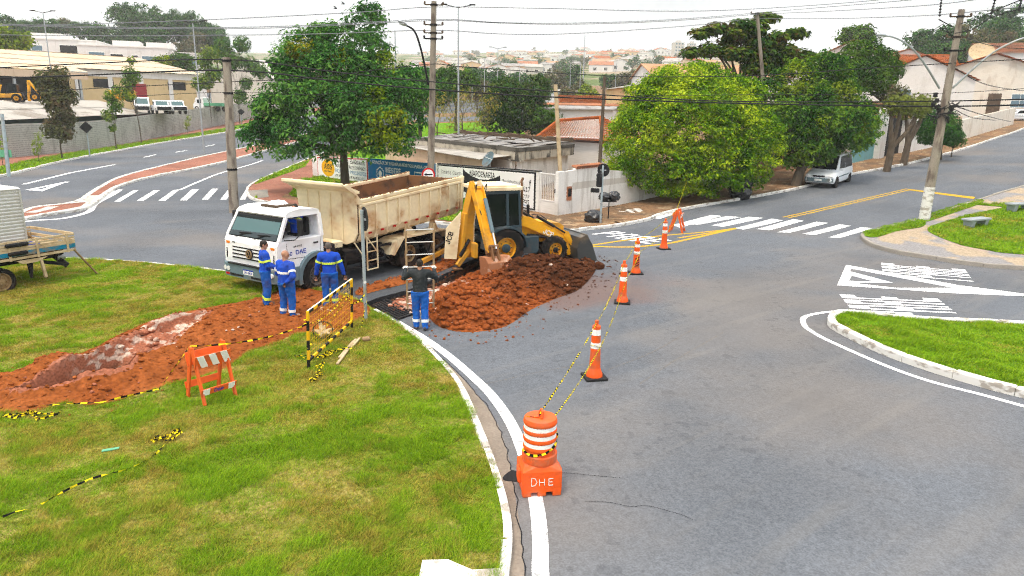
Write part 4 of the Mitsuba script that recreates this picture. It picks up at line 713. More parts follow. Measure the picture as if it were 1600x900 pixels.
# loader arms and bucket
def arm_text(b, w, h, o, xdir, ydir, depth=.006, width=None):
    v, f = text(w, h, depth, True, width); m = eye(); xd, yd = np.array(xdir, float), np.array(ydir, float); xd /= np.linalg.norm(xd); yd -= xd * (yd @ xd); yd /= np.linalg.norm(yd); m[:3, :3] = np.stack([xd, yd, np.cross(xd, yd)], 1); m[:3, 3] = o; return b.add(v, f, m)
for s in (-1, 1):
    b = B(); b.side(sg.Polygon([(.70, 1.50), (.82, 1.66), (1.1, 1.60), (2.35, .92), (2.72, .42), (2.74, .22), (2.60, .20), (2.46, .52), (2.1, .78), (.92, 1.30), (.72, 1.36)]).buffer(.012), s * .60 - .06, s * .60 + .06); k = t.part('loader_arm', b, 'digger_yellow')
    b = B(); arm_text(b, 'JCB', .17, (1.55, s * .6 - .064, 1.06) if s < 0 else (1.95, s * .6 + .064, .86), (1, 0, -.52) if s < 0 else (-1, 0, .52), (.5, 0, 1)); t.part('lettering', b, 'white_plain', of=k)
    b = B(); b.cyl((1.0, s * .60, 1.0), (1.9, s * .60, .86), .055, n=12); b.cyl((1.9, s * .6, .86), (2.25, s * .6, .80), .03, n=10); t.part('lift_cylinder', b, 'dark_metal', 40, of=k)
    b = B(); b.cyl((1.35, s * .60, 1.62), (2.05, s * .60, 1.24), .05, n=12); b.cyl((2.05, s * .60, 1.24), (2.5, s * .60, .98), .028, n=10); b.tube([(1.2, s * .6, 1.58), (1.1, s * .68, 1.72), (1.45, s * .68, 1.68), (1.7, s * .66, 1.5)], .016, 6); t.part('tilt_cylinder', b, 'black_plastic', 40, of=k)
    b = B(); b.side([(2.40, .9), (2.48, 1.08), (2.58, 1.04), (2.86, .45), (2.78, .42)], s * .60 - .1, s * .60 - .07); b.side([(2.40, .9), (2.48, 1.08), (2.58, 1.04), (2.86, .45), (2.78, .42)], s * .60 + .07, s * .60 + .1); t.part('tilt_link', b, 'digger_yellow', of=k)
b = B(); prof = [(2.72, .12), (2.68, .50), (2.80, .88), (3.05, .98), (3.10, .95), (2.86, .84), (2.74, .50), (2.80, .18), (3.50, .06), (3.52, .03), (2.85, .03)]
b.side(sg.Polygon(prof).buffer(.004), -1.15, 1.15)
for s in (-1, 1): b.side([(2.72, .10), (2.68, .50), (2.80, .88), (3.06, .97), (3.28, .62), (3.50, .05), (2.85, .03)], s * 1.15 - .02, s * 1.15 + .02)
b.bar((3.03, -1.17, .965), (3.03, 1.17, .965), .07, .05); t.part('loader_bucket', b, 'bucket_steel')
# backhoe arm, swung towards the heap
PB, TOPJ, DIP = np.array([-1.14, -.34, .45]), np.array([-1.08, -.92, 2.86]), np.array([-1.0, -2.12, .82])
b = B(); b.box((-1.02, 0, .62), (.16, 1.7, .5), None, .02); b.box((-1.2, -.1, .6), (.34, .4, .62), None, .03); b.cyl((-1.34, -.12, .28), (-1.34, -.12, .95), .09, n=12); t.part('king_post', b, 'machine_yellow')
sw = TOPJ - PB; sw[2] = 0; sw /= np.linalg.norm(sw); lat = np.cross([0, 0, 1], sw)
def plate(pts, w0, w1, name, bs, of=None, label=None):
    """Outline in the arm's plane (along swing, height), spread sideways from w0 to w1."""
    m = eye(); m[:3, :3] = np.stack([sw, [0, 0, 1], np.cross(sw, [0, 0, 1])], 1); m[:3, 3] = [PB[0], PB[1], 0]
    q = B(); q.prism(sg.Polygon(pts).buffer(0), w1 - w0, m @ tr(0, 0, w0)); return t.part(name, q, bs, of=of, label=label)
bm = plate([(-.10, .32), (-.16, .9), (-.12, 1.55), (.05, 2.1), (.48, 2.92), (.70, 2.96), (.82, 2.84), (.74, 2.72), (.36, 1.95), (.24, 1.5), (.22, .9), (.14, .34)], -.16, -.12, 'boom', 'cream_paint', label='paler boom side plate')
plate([(-.10, .32), (-.16, .9), (-.12, 1.55), (.05, 2.1), (.48, 2.92), (.70, 2.96), (.82, 2.84), (.74, 2.72), (.36, 1.95), (.24, 1.5), (.22, .9), (.14, .34)], .12, .16, 'boom_plate', 'machine_yellow', of=bm); plate([(.02, .36), (.14, .34), (.22, .9), (.24, 1.5), (.36, 1.95), (.74, 2.72), (.7, 2.78), (.3, 2.0), (.16, 1.5), (.14, .9)], -.12, .12, 'boom_web', 'machine_yellow', of=bm)
b = B(); b.hull([(-1.98, -.38, .34), (-1.58, -.52, .32), (-1.42, -.52, 1.9), (-1.9, -.38, 1.35), (-1.95, -.31, .34), (-1.55, -.44, .32), (-1.40, -.44, 1.9), (-1.87, -.31, 1.35)]); k = t.part('boom_guard', b, 'cream_paint', label='pale guard plate with lettering')
b = B(); arm_text(b, 'JCB', .16, (-1.80, -.436, .82), (.26, -.05, .75), (-1, .3, .3)); t.part('lettering', b, 'black_ink', of=k)
b = B(); b.bar((-1.42, -.40, .35), (-1.28, -.50, 1.85), .34, .1); t.part('boom_back', b, 'machine_yellow', of=k)
dv = DIP - TOPJ; b = B()
for off in (-.19, .15):
    o = lat * off; b.hull([TOPJ + o + [0, .02, .08], TOPJ + o + sw * .16, TOPJ + dv * .35 + o + sw * .17, DIP + o + sw * .07, DIP + o - sw * .07, TOPJ + dv * .35 + o - sw * .07, TOPJ + o - sw * .1] + [p_ + lat * .035 for p_ in (TOPJ + o + [0, .02, .08], TOPJ + o + sw * .16, TOPJ + dv * .35 + o + sw * .17, DIP + o + sw * .07, DIP + o - sw * .07, TOPJ + dv * .35 + o - sw * .07, TOPJ + o - sw * .1)])
b.bar(TOPJ + dv * .1, TOPJ + dv * .95, .32, .06, sw); dp = t.part('dipper', b, 'digger_yellow')
b = B(); p = TOPJ + sw * .22 + dv * .22 + lat * .1; q = DIP + sw * .16 + [0, 0, .12] + lat * .06; b.cyl(p, p + (q - p) * .68, .065, n=14); ck = t.part('bucket_cylinder', b, 'bumper_grey', 40, of=dp); b = B(); b.cyl(p + (q - p) * .66, q, .036, n=12); t.part('cylinder_rod', b, 'chrome', 40, of=dp)
for s_ in (-.16, .2):
    b = B(); pts = smoothed([TOPJ + lat * s_ + [0, 0, -.35] + sw * .1, TOPJ + lat * (s_ + .05) + sw * .3 + [0, 0, .0], TOPJ + lat * s_ + sw * .32 + [0, 0, -.4], TOPJ + dv * .45 + lat * s_ + sw * .2], 5); b.tube(pts, .015, 6); t.part('hose', b, 'black_plastic', True, of=dp)
b = B(); b.cyl(DIP - lat * .22, DIP + lat * .22, .06, n=12)
for s_ in (-.1, .1): b.bar(DIP + lat * s_ + sw * .1 + [0, 0, .2], DIP + lat * s_ + sw * .28 + [0, 0, -.22], .05, .1); b.bar(DIP + lat * s_ + [0, 0, .1], DIP + lat * s_ + [0, 0, -.3], .05, .12)
b.cyl(DIP - lat * .16 + sw * .1 + [0, 0, .2], DIP + lat * .16 + sw * .1 + [0, 0, .2], .05, n=10); t.part('bucket_linkage', b, 'rusty', of=dp)
bo = DIP + np.array([.10, 0, -.30]); m = eye(); m[:3, :3] = np.stack([sw, [0, 0, 1], np.cross(sw, [0, 0, 1])], 1); m[:3, 3] = bo; m[:3, :3] = m[:3, :3] * 1.24
prof = [(-.18, .12), (.12, .14), (.30, .02), (.36, -.22), (.30, -.46), (.12, -.62), (.07, -.60), (.23, -.44), (.29, -.22), (.24, -.02), (.1, .08), (-.18, .07)]
b = B(); b.prism(sg.Polygon(prof), .72, m @ tr(0, 0, -.36))
for z in (-.36, .33): b.prism(sg.Polygon([(-.18, .12), (.12, .14), (.30, .02), (.36, -.22), (.30, -.46), (.12, -.62), (-.1, -.35)]), .03, m @ tr(0, 0, z))
bu = t.part('digging_bucket', b, 'bucket_mud', label='digging bucket caked with pale clay')
for k in range(5): q = B(); q.add(BOXV * [.10, .05, .07], BOXF, m @ tr(.07, -.64, -.30 + .15 * k) @ rot('z', 40)); t.part('tooth', q, 'bucket_steel', of=bu)
# stabilisers
for s, e in ((1, (-2.75, .0, .16)), (-1, (-1.6, -.62, .12))):
    o = np.array([-1.15, s * .55, .62]); e = np.array(e) if s > 0 else np.array(e)
    b = B(); b.bar(o if s > 0 else o + [0, 0, .0], e, .13, .16, bev=.015); k = t.part('stabiliser', b, 'machine_yellow'); b = B(); b.cyl(o + [0, 0, .35], (o + [0, 0, .35]) * .25 + e * .75 + [0, 0, .1], .06, n=10); t.part('stabiliser_cylinder', b, 'dark_metal', 40, of=k); b = B(); b.box(e + [0, 0, -.10], (.3, .24, .05)); t.part('foot', b, 'rusty', of=k)
# ---- stake bed truck at the left edge ----
A0, A1 = np.array((-13.84,18.55,0.93)), np.array((-12.92,20.34,0.93)); ax = A0 - A1; ax[2] = 0; ax /= np.linalg.norm(ax)
m = eye(); m[:3, 0] = ax; m[:3, 2] = (0, 0, 1); m[:3, 1] = np.cross((0, 0, 1), ax); m[:3, 3] = (A1[0], A1[1], .0)
t = Thing('flatbed_truck', 'old wooden sided flatbed truck carrying a ribbed aluminium box, parked on the lawn', 'truck', m)   # x to the cab, near side y = 0, far side y = -2.2
b = B(); b.box((2.6, -1.1, 1.05), (5.3, 2.2, .05)); bed = t.part('bed', b, 'timber')
for k in range(11): b = B(); b.box((2.6, -.1 - .2 * k, 1.09), (5.3, .185, .03)); t.part('plank', b, 'timber_pale', of=bed)
for nm, y in (('side_rail', 0.), ('side_rail', -2.2)):
    for z, h, mt in ((.97, .07, 'timber_pale'), (1.10, .12, 'teal_rail'), (1.19, .06, 'timber_pale'), (1.26, .06, 'timber_pale'), (1.34, .05, 'timber_pale'), (1.43, .06, 'timber_pale')):
        if mt == 'teal_rail' and 'teal_rail' not in scene: df('teal_rail', dirty((.02, .19, .32), (.3, .2, .1), .7, 4))
        q = B(); q.box((2.6, y, z), (5.3, .035, h), None, .005); t.part(nm, q, mt)
    for x in (.18, 1.02, 1.75, 2.6, 3.5, 4.4): q = B(); q.box((x, y + .03, 1.2), (.06, .03, .56), None, .006); t.part('stake', q, 'timber_pale')
for z in (1.1, 1.24, 1.43): q = B(); q.box((-.05, -1.1, z), (.04, 2.15, .09), None, .005); t.part('tail_board', q, 'timber_pale')
for z, w in ((1.36, .5), (1.12, .42)): b = B(); b.box((1.55, .05, z), (w * 1.2, .09, .11), None, .03); t.part('side_pad', b, 'dark_metal')
b = B()
for y in (-.6, -1.6): b.box((2.6, y, .82), (5.2, .1, .2))
for x in (.4, 1.4, 2.6, 3.8): b.box((x, -1.1, .92), (.1, 2.1, .12))
b.cyl((1.98, -2.0, .38), (1.98, -.2, .38), .08, n=10); b.side([(.9, .9), (1.3, .9), (1.25, .35), (1.2, .35), (1.15, .75)], -.12, -.06); b.bar((.75, -.3, .7), (.1, -.3, .52), .1); b.bar((.3, -.5, .78), (.05, -.35, .46), .14); t.part('chassis', b, 'dark_metal')
b = B(); b.side([(.78, .9), (1.6, .9), (1.45, .8), (1.08, .8)], -.06, .03); b.bar((.95, -.02, .85), (.9, .02, .32), .07); t.part('guard', b, 'timber_pale')
for y, s in ((-.22, 1), (-1.98, -1)): wheel(t, (1.98, y, .375), .375, .24, .24, 'tyre', 'rim_rust', s, hub=.34, hub_m='rim_rust', holes=5)
b = B(); b.cyl((.05, -.45, .72), (.28, -.45, .72), .08, n=12); t.part('tow_coupling', b, 'galvanised', 40)
BX0, BX1 = 1.08, 4.2
b = B(); b.box(((BX0 + BX1) / 2, -1.05, 2.02), (BX1 - BX0 - .06, 1.5, 1.62)); k = t.part('aluminium_box', b, 'aluminium')
for i in range(17): q = B(); q.box(((BX0 + BX1) / 2, -.30, 1.28 + .092 * i), (BX1 - BX0 - .04, .035, .062), None, .014); t.part('rib', q, 'aluminium', of=k)
b = B(); b.hull([(BX0, -1.85, 2.83), (BX1, -1.85, 2.83), (BX1, -.26, 2.83), (BX0, -.26, 2.83), (BX0 + .03, -1.8, 2.9), (BX1, -1.8, 2.9), (BX1, -.32, 2.88), (BX0 + .03, -.32, 2.88)]); t.part('box_lid', b, 'aluminium', of=k); b = B(); b.box((BX0 + .02, -1.05, 2.0), (.05, 1.56, 1.6)); t.part('box_end', b, 'aluminium', of=k)
b = B(); b.bar((-.02, -1.95, 1.0), (.55, -2.1, 1.98), .2, .035); tk = single('plank', 'brown plank standing up at the tail of the flatbed truck', 'plank', b, 'timber', m=m)
b = B(); b.bar((.02, .02, .98), (-.62, .1, .02), .11, .03); single('plank', 'brown plank leaning from the flatbed tail down to the grass', 'plank', b, 'timber', m=m)
b = B(); r = np.random.default_rng(3); t_ = trimesh.creation.icosphere(2, 1.0)
for c in ((.98, -1.0, 1.2), (.8, -1.05, 1.19), (1.12, -1.1, 1.18)): b.add(t_.vertices * (1 + .5 * (meshkit.noise(t_.vertices * 2 + np.array(c) * 9)[:, None] - .5)) * [.16, .14, .11], t_.faces, tr(*c))
single('tarp_bundle', 'bundle of turquoise sheeting on the flatbed', 'bundle', b, 'teal_tarp', 30, m=m)
b = B()
for c, s in (((1.0, -.3, 1.2), .12), ((.85, -.25, 1.18), .09)): b.add(t_.vertices * (1 + .6 * (meshkit.noise(t_.vertices * 2 + 5)[:, None] - .5)) * s, t_.faces, tr(*c))
single('rag_bundle', 'dark bundle of rags at the near side of the flatbed', 'bundle', b, 'blue_ink', 30, m=m)
for k, (p, q) in enumerate((((.95, -1.5, 1.2), (1.3, -1.7, 1.42)), ((.6, -.2, 1.13), (1.0, -1.7, 1.15)))): b = B(); b.bar(p, q, .1, .03); single('board', ('short brown board sticking up behind the turquoise bundle', 'long board lying across the flatbed floor')[k], 'board', b, 'timber', m=m)

# ================= people =================
pr('skin', dirty((.42, .22, .14), (.30, .14, .09), .4, 9), .55); pr('uniform_blue', dirty((.010, .065, .46), (.02, .05, .26), .6, 5), .8); pr('trouser_blue', dirty((.010, .10, .42), (.06, .07, .2), .6, 5), .8); pr('shirt_black', dirty((.022, .027, .03), (.05, .05, .05), .4, 5), .8); pr('boots', dirty((.05, .055, .07), (.25, .15, .09), .6, 7), .7)
pr('hair_dark', (.02, .015, .012), .6); pr('hair_grey', (.1, .085, .075), .7); pr('glove_white', dirty((.7, .68, .62), (.4, .3, .2), .5, 9), .8); pr('glove_dark', (.03, .03, .035), .7); pr('band_lime', (.62, .80, .10), .4); pr('band_silver', (.74, .76, .76), .35)
def chain(bones, R, grow=0., step=.022, taubin=8):
    """One surface round the bones [(joint, joint)], each the hull of the two joints' spheres; R: joint -> (position, radius or radii)."""
    out = []
    def sph(j):
        p, r = R[j]; r = np.broadcast_to(np.asarray(r, float), (3,)) + grow; return m3.Manifold.sphere(1.0, 20).scale(tuple(r)).translate(tuple(p))
    for b in bones: out.append(m3.Manifold.batch_hull([sph(j) for j in b]))
    return m3.Manifold.batch_boolean(out, m3.OpType.Add)
def soft(man, step=.02, it=8):
    q = man.refine_to_length(step).to_mesh(); t = trimesh.Trimesh(q.vert_properties[:, :3], q.tri_verts, process=True); trimesh.smoothing.filter_taubin(t, iterations=it); return np.array(t.vertices), np.array(t.faces)
def creased(vf):
    """Cloth folds: ridges running slantwise over the cloth."""
    v, f = vf; n = trimesh.Trimesh(v, f, process=False).vertex_normals; w = meshkit.fbm(np.stack([v[:, 0] * 9 + v[:, 2] * 7, v[:, 1] * 9, v[:, 2] * 16 - v[:, 0] * 8], -1), 3, 4) - .45; return v + n * w[:, None] * .034, f
def slab(z0, z1, m=None): q = m3.Manifold.cube((3, 3, z1 - z0), True).translate((0, 0, (z0 + z1) / 2)); return q if m is None else q.transform(np.ascontiguousarray(m[:3, :4]))
def person(label, m, J, shirt='uniform_blue', trousers='trouser_blue', hair='hair_dark', bald=False, gloves=None, bands='band_lime', girth=1., look=0., nod=0., curl=.8, legs=True):
    """J: the joints neck, shoulder_l/r, elbow_l/r, wrist_l/r, hip_l/r, knee_l/r, ankle_l/r, toe_l/r in the person's own frame (facing +y)."""
    t = Thing('person', label, 'person', m, None); g = girth; R = {}
    def j(n, p, r): R[n] = (np.array(p, float), r)
    hp = (np.array(J['hip_l']) + J['hip_r']) / 2; ne = np.array(J['neck'], float)
    j('pelvis', hp, (.165 * g, .125 * g, .11)); j('belly', hp * .62 + ne * .38 + [0, .02 * g, 0], (.158 * g, .128 * g ** 1.6, .13)); j('chest', hp * .26 + ne * .74 + [0, 0, 0], (.172 * g, .118 * g, .12)); j('neckbase', ne + [0, 0, -.03], .062); j('neck', ne + [0, .01, .03], .056)
    for s in 'lr':
        j('sh_' + s, J['shoulder_' + s], .072 * g ** .5); j('el_' + s, J['elbow_' + s], .052 * g ** .5); j('wr_' + s, J['wrist_' + s], .036)
        j('hip_' + s, J['hip_' + s], .098 * g ** .7); j('kn_' + s, J['knee_' + s], .068); j('an_' + s, J['ankle_' + s], .048)
    hd = ne + np.array([0, .02, .15]); H = tr(*hd) @ rot('z', -look) @ rot('x', -nod)
    def hp_(x, y, z): return (H @ [x, y, z, 1])[:3]
    arms = [('sh_' + s, 'el_' + s) for s in 'lr'] + [('el_' + s, 'wr_' + s) for s in 'lr']; lg = [('hip_' + s, 'kn_' + s) for s in 'lr'] + [('kn_' + s, 'an_' + s) for s in 'lr']
    torso = [('pelvis', 'belly'), ('belly', 'chest'), ('chest', 'sh_l', 'sh_r', 'neckbase')]
    # body: head, neck, arms with hands, trunk, legs as one surface
    body = [chain(torso + arms + (lg if legs else []) + [('neckbase', 'neck')], R, -.012)]
    def el(c, r, mm=H): return m3.Manifold.sphere(1.0, 24).scale(tuple(r)).transform(np.ascontiguousarray((mm @ tr(*c))[:3, :4]))
    body += [m3.Manifold.batch_hull([el((0, -.012, .035), (.074, .092, .085)), el((0, .022, -.055), (.052, .06, .05))]), m3.Manifold.batch_hull([el((0, .03, -.105), (.035, .03, .03)), el((0, .02, -.04), (.05, .055, .05))]), m3.Manifold.batch_hull([el((0, -.01, -.05), (.05, .05, .03)), m3.Manifold.sphere(.056, 16).translate(tuple(ne))]),
        m3.Manifold.batch_hull([el((0, .082, .022), (.008, .008, .01)), el((0, .098, -.018), (.014, .014, .011))]), el((.076, -.005, .0), (.012, .022, .032)), el((-.076, -.005, .0), (.012, .022, .032)), el((0, .08, -.062), (.022, .012, .009))]
    hands = []
    for s in 'lr':
        w = np.array(J['wrist_' + s], float); d = w - J['elbow_' + s]; d /= np.linalg.norm(d); side = np.cross(d, [0, 0, 1]) if abs(d[2]) < .9 else np.array([1., 0, 0]); side /= np.linalg.norm(side); pal = np.cross(d, side) * (1 if s == 'r' else 1)
        def hs(p, r): return m3.Manifold.sphere(r, 12).translate(tuple(p))
        kn = [w + d * .095 + side * o for o in (-.033, -.011, .011, .033)]; hnd = [m3.Manifold.batch_hull([hs(w, .026)] + [hs(k, .013) for k in kn])]
        for k, L in zip(kn, (.055, .068, .072, .062)):
            a = k + d * L * .5 + pal * L * .35 * curl; e = a + d * L * (.5 - .6 * curl) + pal * L * .7 * curl; hnd += [m3.Manifold.batch_hull([hs(k, .011), hs(a, .0095)]), m3.Manifold.batch_hull([hs(a, .0095), hs(e, .008)])]
        sg_ = -1 if s == 'l' else 1; b0 = w + d * .03 + side * .026 * sg_; b1 = b0 + d * .035 + side * .03 * sg_ + pal * .01; b2 = b1 + d * .03 + pal * .02; hnd += [m3.Manifold.batch_hull([hs(b0, .014), hs(b1, .011)]), m3.Manifold.batch_hull([hs(b1, .011), hs(b2, .009)])]
        hands.append(m3.Manifold.batch_boolean(hnd, m3.OpType.Add))
    bd = t.part('body', soft(m3.Manifold.batch_boolean(body + hands, m3.OpType.Add), .018, 4), 'skin', True)
    if gloves:
        for h_, s in zip(hands, 'lr'):
            w = np.array(J['wrist_' + s], float); v, f = soft(h_, .01, 2); c = v.mean(0); nrm = v - w; v = v + (v - c) * .16
            q = B(); q.add(v, f); d = w - np.array(J['elbow_' + s]); d /= np.linalg.norm(d); q.cyl(w - d * .06, w + d * .02, .044, .036, 12); t.part('glove', q, gloves, 40)
    sh = chain(torso + arms, R, .010).trim_by_plane((0, 0, 1), hp[2] - .06); t.part('shirt', creased(soft(sh, .018, 6)), shirt, True)
    if legs:
        tw = chain([('pelvis', 'hip_l', 'hip_r')] + lg + [('pelvis', 'belly')], R, .022).trim_by_plane((0, 0, -1), -(hp[2] + .02)); t.part('trousers', creased(soft(tw, .018, 6)), trousers, True)
        for s in 'lr':
            a = np.array(J['ankle_' + s], float); d = np.array(J['toe_' + s], float) - a; d[2] = 0; L = np.linalg.norm(d); d /= L
            bt = m3.Manifold.batch_hull([m3.Manifold.sphere(.05, 14).translate((a[0], a[1], a[2] + .04)), m3.Manifold.sphere(.05, 14).translate(tuple(a - d * .03 + [0, 0, -.03])), m3.Manifold.sphere(.048, 14).translate(tuple(a + d * L * .55 + [0, 0, -.042])), m3.Manifold.sphere(.036, 14).translate(tuple(a + d * L + [0, 0, -.052]))]).trim_by_plane((0, 0, 1), a[2] - .085); t.part('boot', soft(bt, .02, 2), 'boots', True)
            k = np.array(J['knee_' + s], float); c = a * .66 + k * .34; ax = k - a; ax /= np.linalg.norm(ax); mm = eye(); aa, bb, cc = frame(ax); mm[:3, :3] = np.stack([aa, bb, cc], 1); mm[:3, 3] = c
            big = chain([('kn_' + s, 'an_' + s)], R, .034) ^ slab(-.035, .035, mm); t.part('leg_band', (np.array(big.to_mesh().vert_properties[:, :3]), np.array(big.to_mesh().tri_verts)), bands if bands != 'band_lime' else 'band_silver' if bald else 'band_lime', 40)
    if shirt == 'uniform_blue':
        z = hp[2] + .24; big = chain(torso, R, .024) ^ slab(z, z + .055); q = big.to_mesh(); t.part('chest_band', (np.array(q.vert_properties[:, :3]), np.array(q.tri_verts)), bands, 40)
        for s in 'lr':
            a, k = np.array(J['elbow_' + s], float), np.array(J['shoulder_' + s], float); c = a * .6 + k * .4; mm = eye(); mm[:3, :3] = np.stack(frame(k - a), 1); mm[:3, 3] = c
            big = chain([('sh_' + s, 'el_' + s)], R, .024) ^ slab(-.026, .026, mm); q = big.to_mesh(); t.part('sleeve_band', (np.array(q.vert_properties[:, :3]), np.array(q.tri_verts)), bands, 40)
    if not bald:
        cap = m3.Manifold.batch_hull([el((0, -.018, .042), (.079, .094, .086)), el((0, -.035, -.01), (.076, .066, .05))]) - el((0, .14, -.02), (.12, .1, .095)); t.part('hair', soft(cap, .015, 2), hair, True)
    b = B()
    for s in (-1, 1): b.ball(hp_(s * .03, .079, .012), .010, 1)
    t.part('eyes', b, 'hair_dark', True); b = B()
    for s in (-1, 1): b.tube([hp_(s * .016, .088, .033), hp_(s * .034, .084, .038), hp_(s * .05, .07, .031)], .005, 5)
    t.part('eyebrows', b, hair, True); return t
def stand(hgt=1.73, spread=.11, **k):
    s = hgt / 1.73; J = {'neck': (0, 0, 1.45), 'shoulder_l': (-.19, 0, 1.385), 'shoulder_r': (.19, 0, 1.385), 'elbow_l': (-.25, -.03, 1.11), 'elbow_r': (.25, -.03, 1.11), 'wrist_l': (-.26, .06, .86), 'wrist_r': (.26, .06, .86),
        'hip_l': (-.095, 0, .93), 'hip_r': (.095, 0, .93), 'knee_l': (-spread, .02, .50), 'knee_r': (spread, .02, .50), 'ankle_l': (-spread - .01, -.02, .09), 'ankle_r': (spread + .01, -.02, .09), 'toe_l': (-spread - .05, .17, .05), 'toe_r': (spread + .05, .17, .05)}
    J.update(k); return {a: np.array(b) * s for a, b in J.items()}
person('man in a black shirt and blue trousers seen from behind, lifting an aluminium ladder', place(-2.18, 16.17, .0, 8), stand(1.74, .10, shoulder_l=(-.19, 0, 1.40), shoulder_r=(.19, 0, 1.40), elbow_l=(-.37, .12, 1.25), elbow_r=(.37, .12, 1.25), wrist_l=(-.34, .36, 1.40), wrist_r=(.34, .36, 1.40), ankle_l=(-.10, .06, .09), knee_l=(-.10, .07, .5), ankle_r=(.11, -.08, .09), knee_r=(.10, .02, .5)), 'shirt_black', gloves='glove_white', bands='band_silver', nod=8, curl=1.0)
person('bald stout man in blue overalls standing on the dug soil, one hand on his hip', place(-5.47, 16.55, .10, -28), stand(1.71, .14, elbow_r=(.36, -.12, 1.14), wrist_r=(.20, -.17, 1.0), elbow_l=(-.30, .02, 1.12), wrist_l=(-.26, .24, 1.02)), bald=True, girth=1.24, bands='band_silver', gloves='glove_dark', look=25, nod=18)
person('dark haired man in blue overalls half hidden behind the bald man, facing right', place(-6.28, 17.42, .16, -62), stand(1.73, .10, wrist_l=(-.1, .26, 1.0), elbow_l=(-.27, .05, 1.12), wrist_r=(.1, .24, 1.02), elbow_r=(.26, .04, 1.12)), look=18, nod=14)
person('man in blue overalls with cropped hair, standing beside the truck wheel behind the mesh barrier', place(-4.72, 17.70, .06, 12), stand(1.76, .11, elbow_l=(-.29, 0, 1.12), wrist_l=(-.33, .08, .86), elbow_r=(.30, -.02, 1.12), wrist_r=(.36, .02, .87)), hair='hair_grey', gloves='glove_dark', look=-6, nod=14)
person('driver in a blue shirt sitting in the cab of the tipper truck', LORRY.m @ tr(.12, .52, .80) @ rot('z', -90), {**stand(1.7), 'elbow_l': np.array([-.30, .18, 1.2]), 'wrist_l': np.array([-.12, .42, 1.32]), 'elbow_r': np.array([.28, .2, 1.1]), 'wrist_r': np.array([.15, .45, 1.05])}, legs=False, look=-20)
# ladder in the man's hands
la = [np.array(q) for q in ((-2.56, 16.66, .38), (-2.58, 16.75, 2.46), (-1.92, 16.66, .42), (-1.90, 16.75, 2.50))]
t = Thing('ladder', 'pale ladder held upright by the man in the black shirt', 'ladder'); 
for a, c in ((0, 1), (2, 3)): b = B(); b.bar(la[a], la[c], .022, .05, bev=.005); t.part('rail', b, 'timber')
for k in range(7): u = .06 + .145 * k; b = B(); b.cyl(la[0] * (1 - u) + la[1] * u, la[2] * (1 - u) + la[3] * u, .015, n=8); t.part('rung', b, 'aluminium', 40)
# ================= cones, barrel, barriers, tape =================
def vstrip(paths, w, seed=0, seg=.16, cols=((.80, .62, .02), (.015, .015, .015)), twist=2.2):
    """Striped hazard tape: a narrow twisting strip along each polyline, yellow and black in turn."""
    r = np.random.default_rng(seed); V, F, Cc, n = [], [], [], 0
    for pts in paths:
        p = np.asarray(pts, float); L = np.r_[0, np.cumsum(np.linalg.norm(np.diff(p, axis=0), axis=1))]; m = max(2, int(L[-1] / (seg / 2))); s = np.linspace(0, L[-1], m + 1); q = np.stack([np.interp(s, L, p[:, k]) for k in range(3)], 1)
        d = np.gradient(q, axis=0); d /= np.linalg.norm(d, axis=1, keepdims=True) + 1e-9; a = np.cross(d, [0, 0, 1.]); a /= np.linalg.norm(a, axis=1, keepdims=True) + 1e-9; b_ = np.cross(a, d); ph = np.cumsum(r.normal(0, 1, m + 1)) * .5 * twist; o = (np.cos(ph)[:, None] * a + np.sin(ph)[:, None] * b_) * w / 2
        for k in range(m):
            c = cols[k % 2]; V += [q[k] - o[k], q[k] + o[k], q[k + 1] + o[k + 1], q[k + 1] - o[k + 1]]; Cc += [c] * 4; F += [[n, n + 1, n + 2], [n, n + 2, n + 3]]; n += 4
    return (np.array(V), np.array(F)), np.array(Cc)
def sagged(a, b_, sag, n=14): u = np.linspace(0, 1, n)[:, None]; q = np.array(a) * (1 - u) + np.array(b_) * u; q[:, 2] -= sag * 4 * (u * (1 - u))[:, 0]; return q
CONES = [(1.67,13.20), (3.08,18.96), (4.07,22.68), (5.91,27.12)]
CLAB = ['orange cone nearest the barrel, yellow tape wound round its upper band', 'orange cone second from the barrel, two plain white bands', 'orange cone third from the barrel, black and yellow stripes on its body', 'orange cone farthest from the barrel, beside the far A-frame barrier']
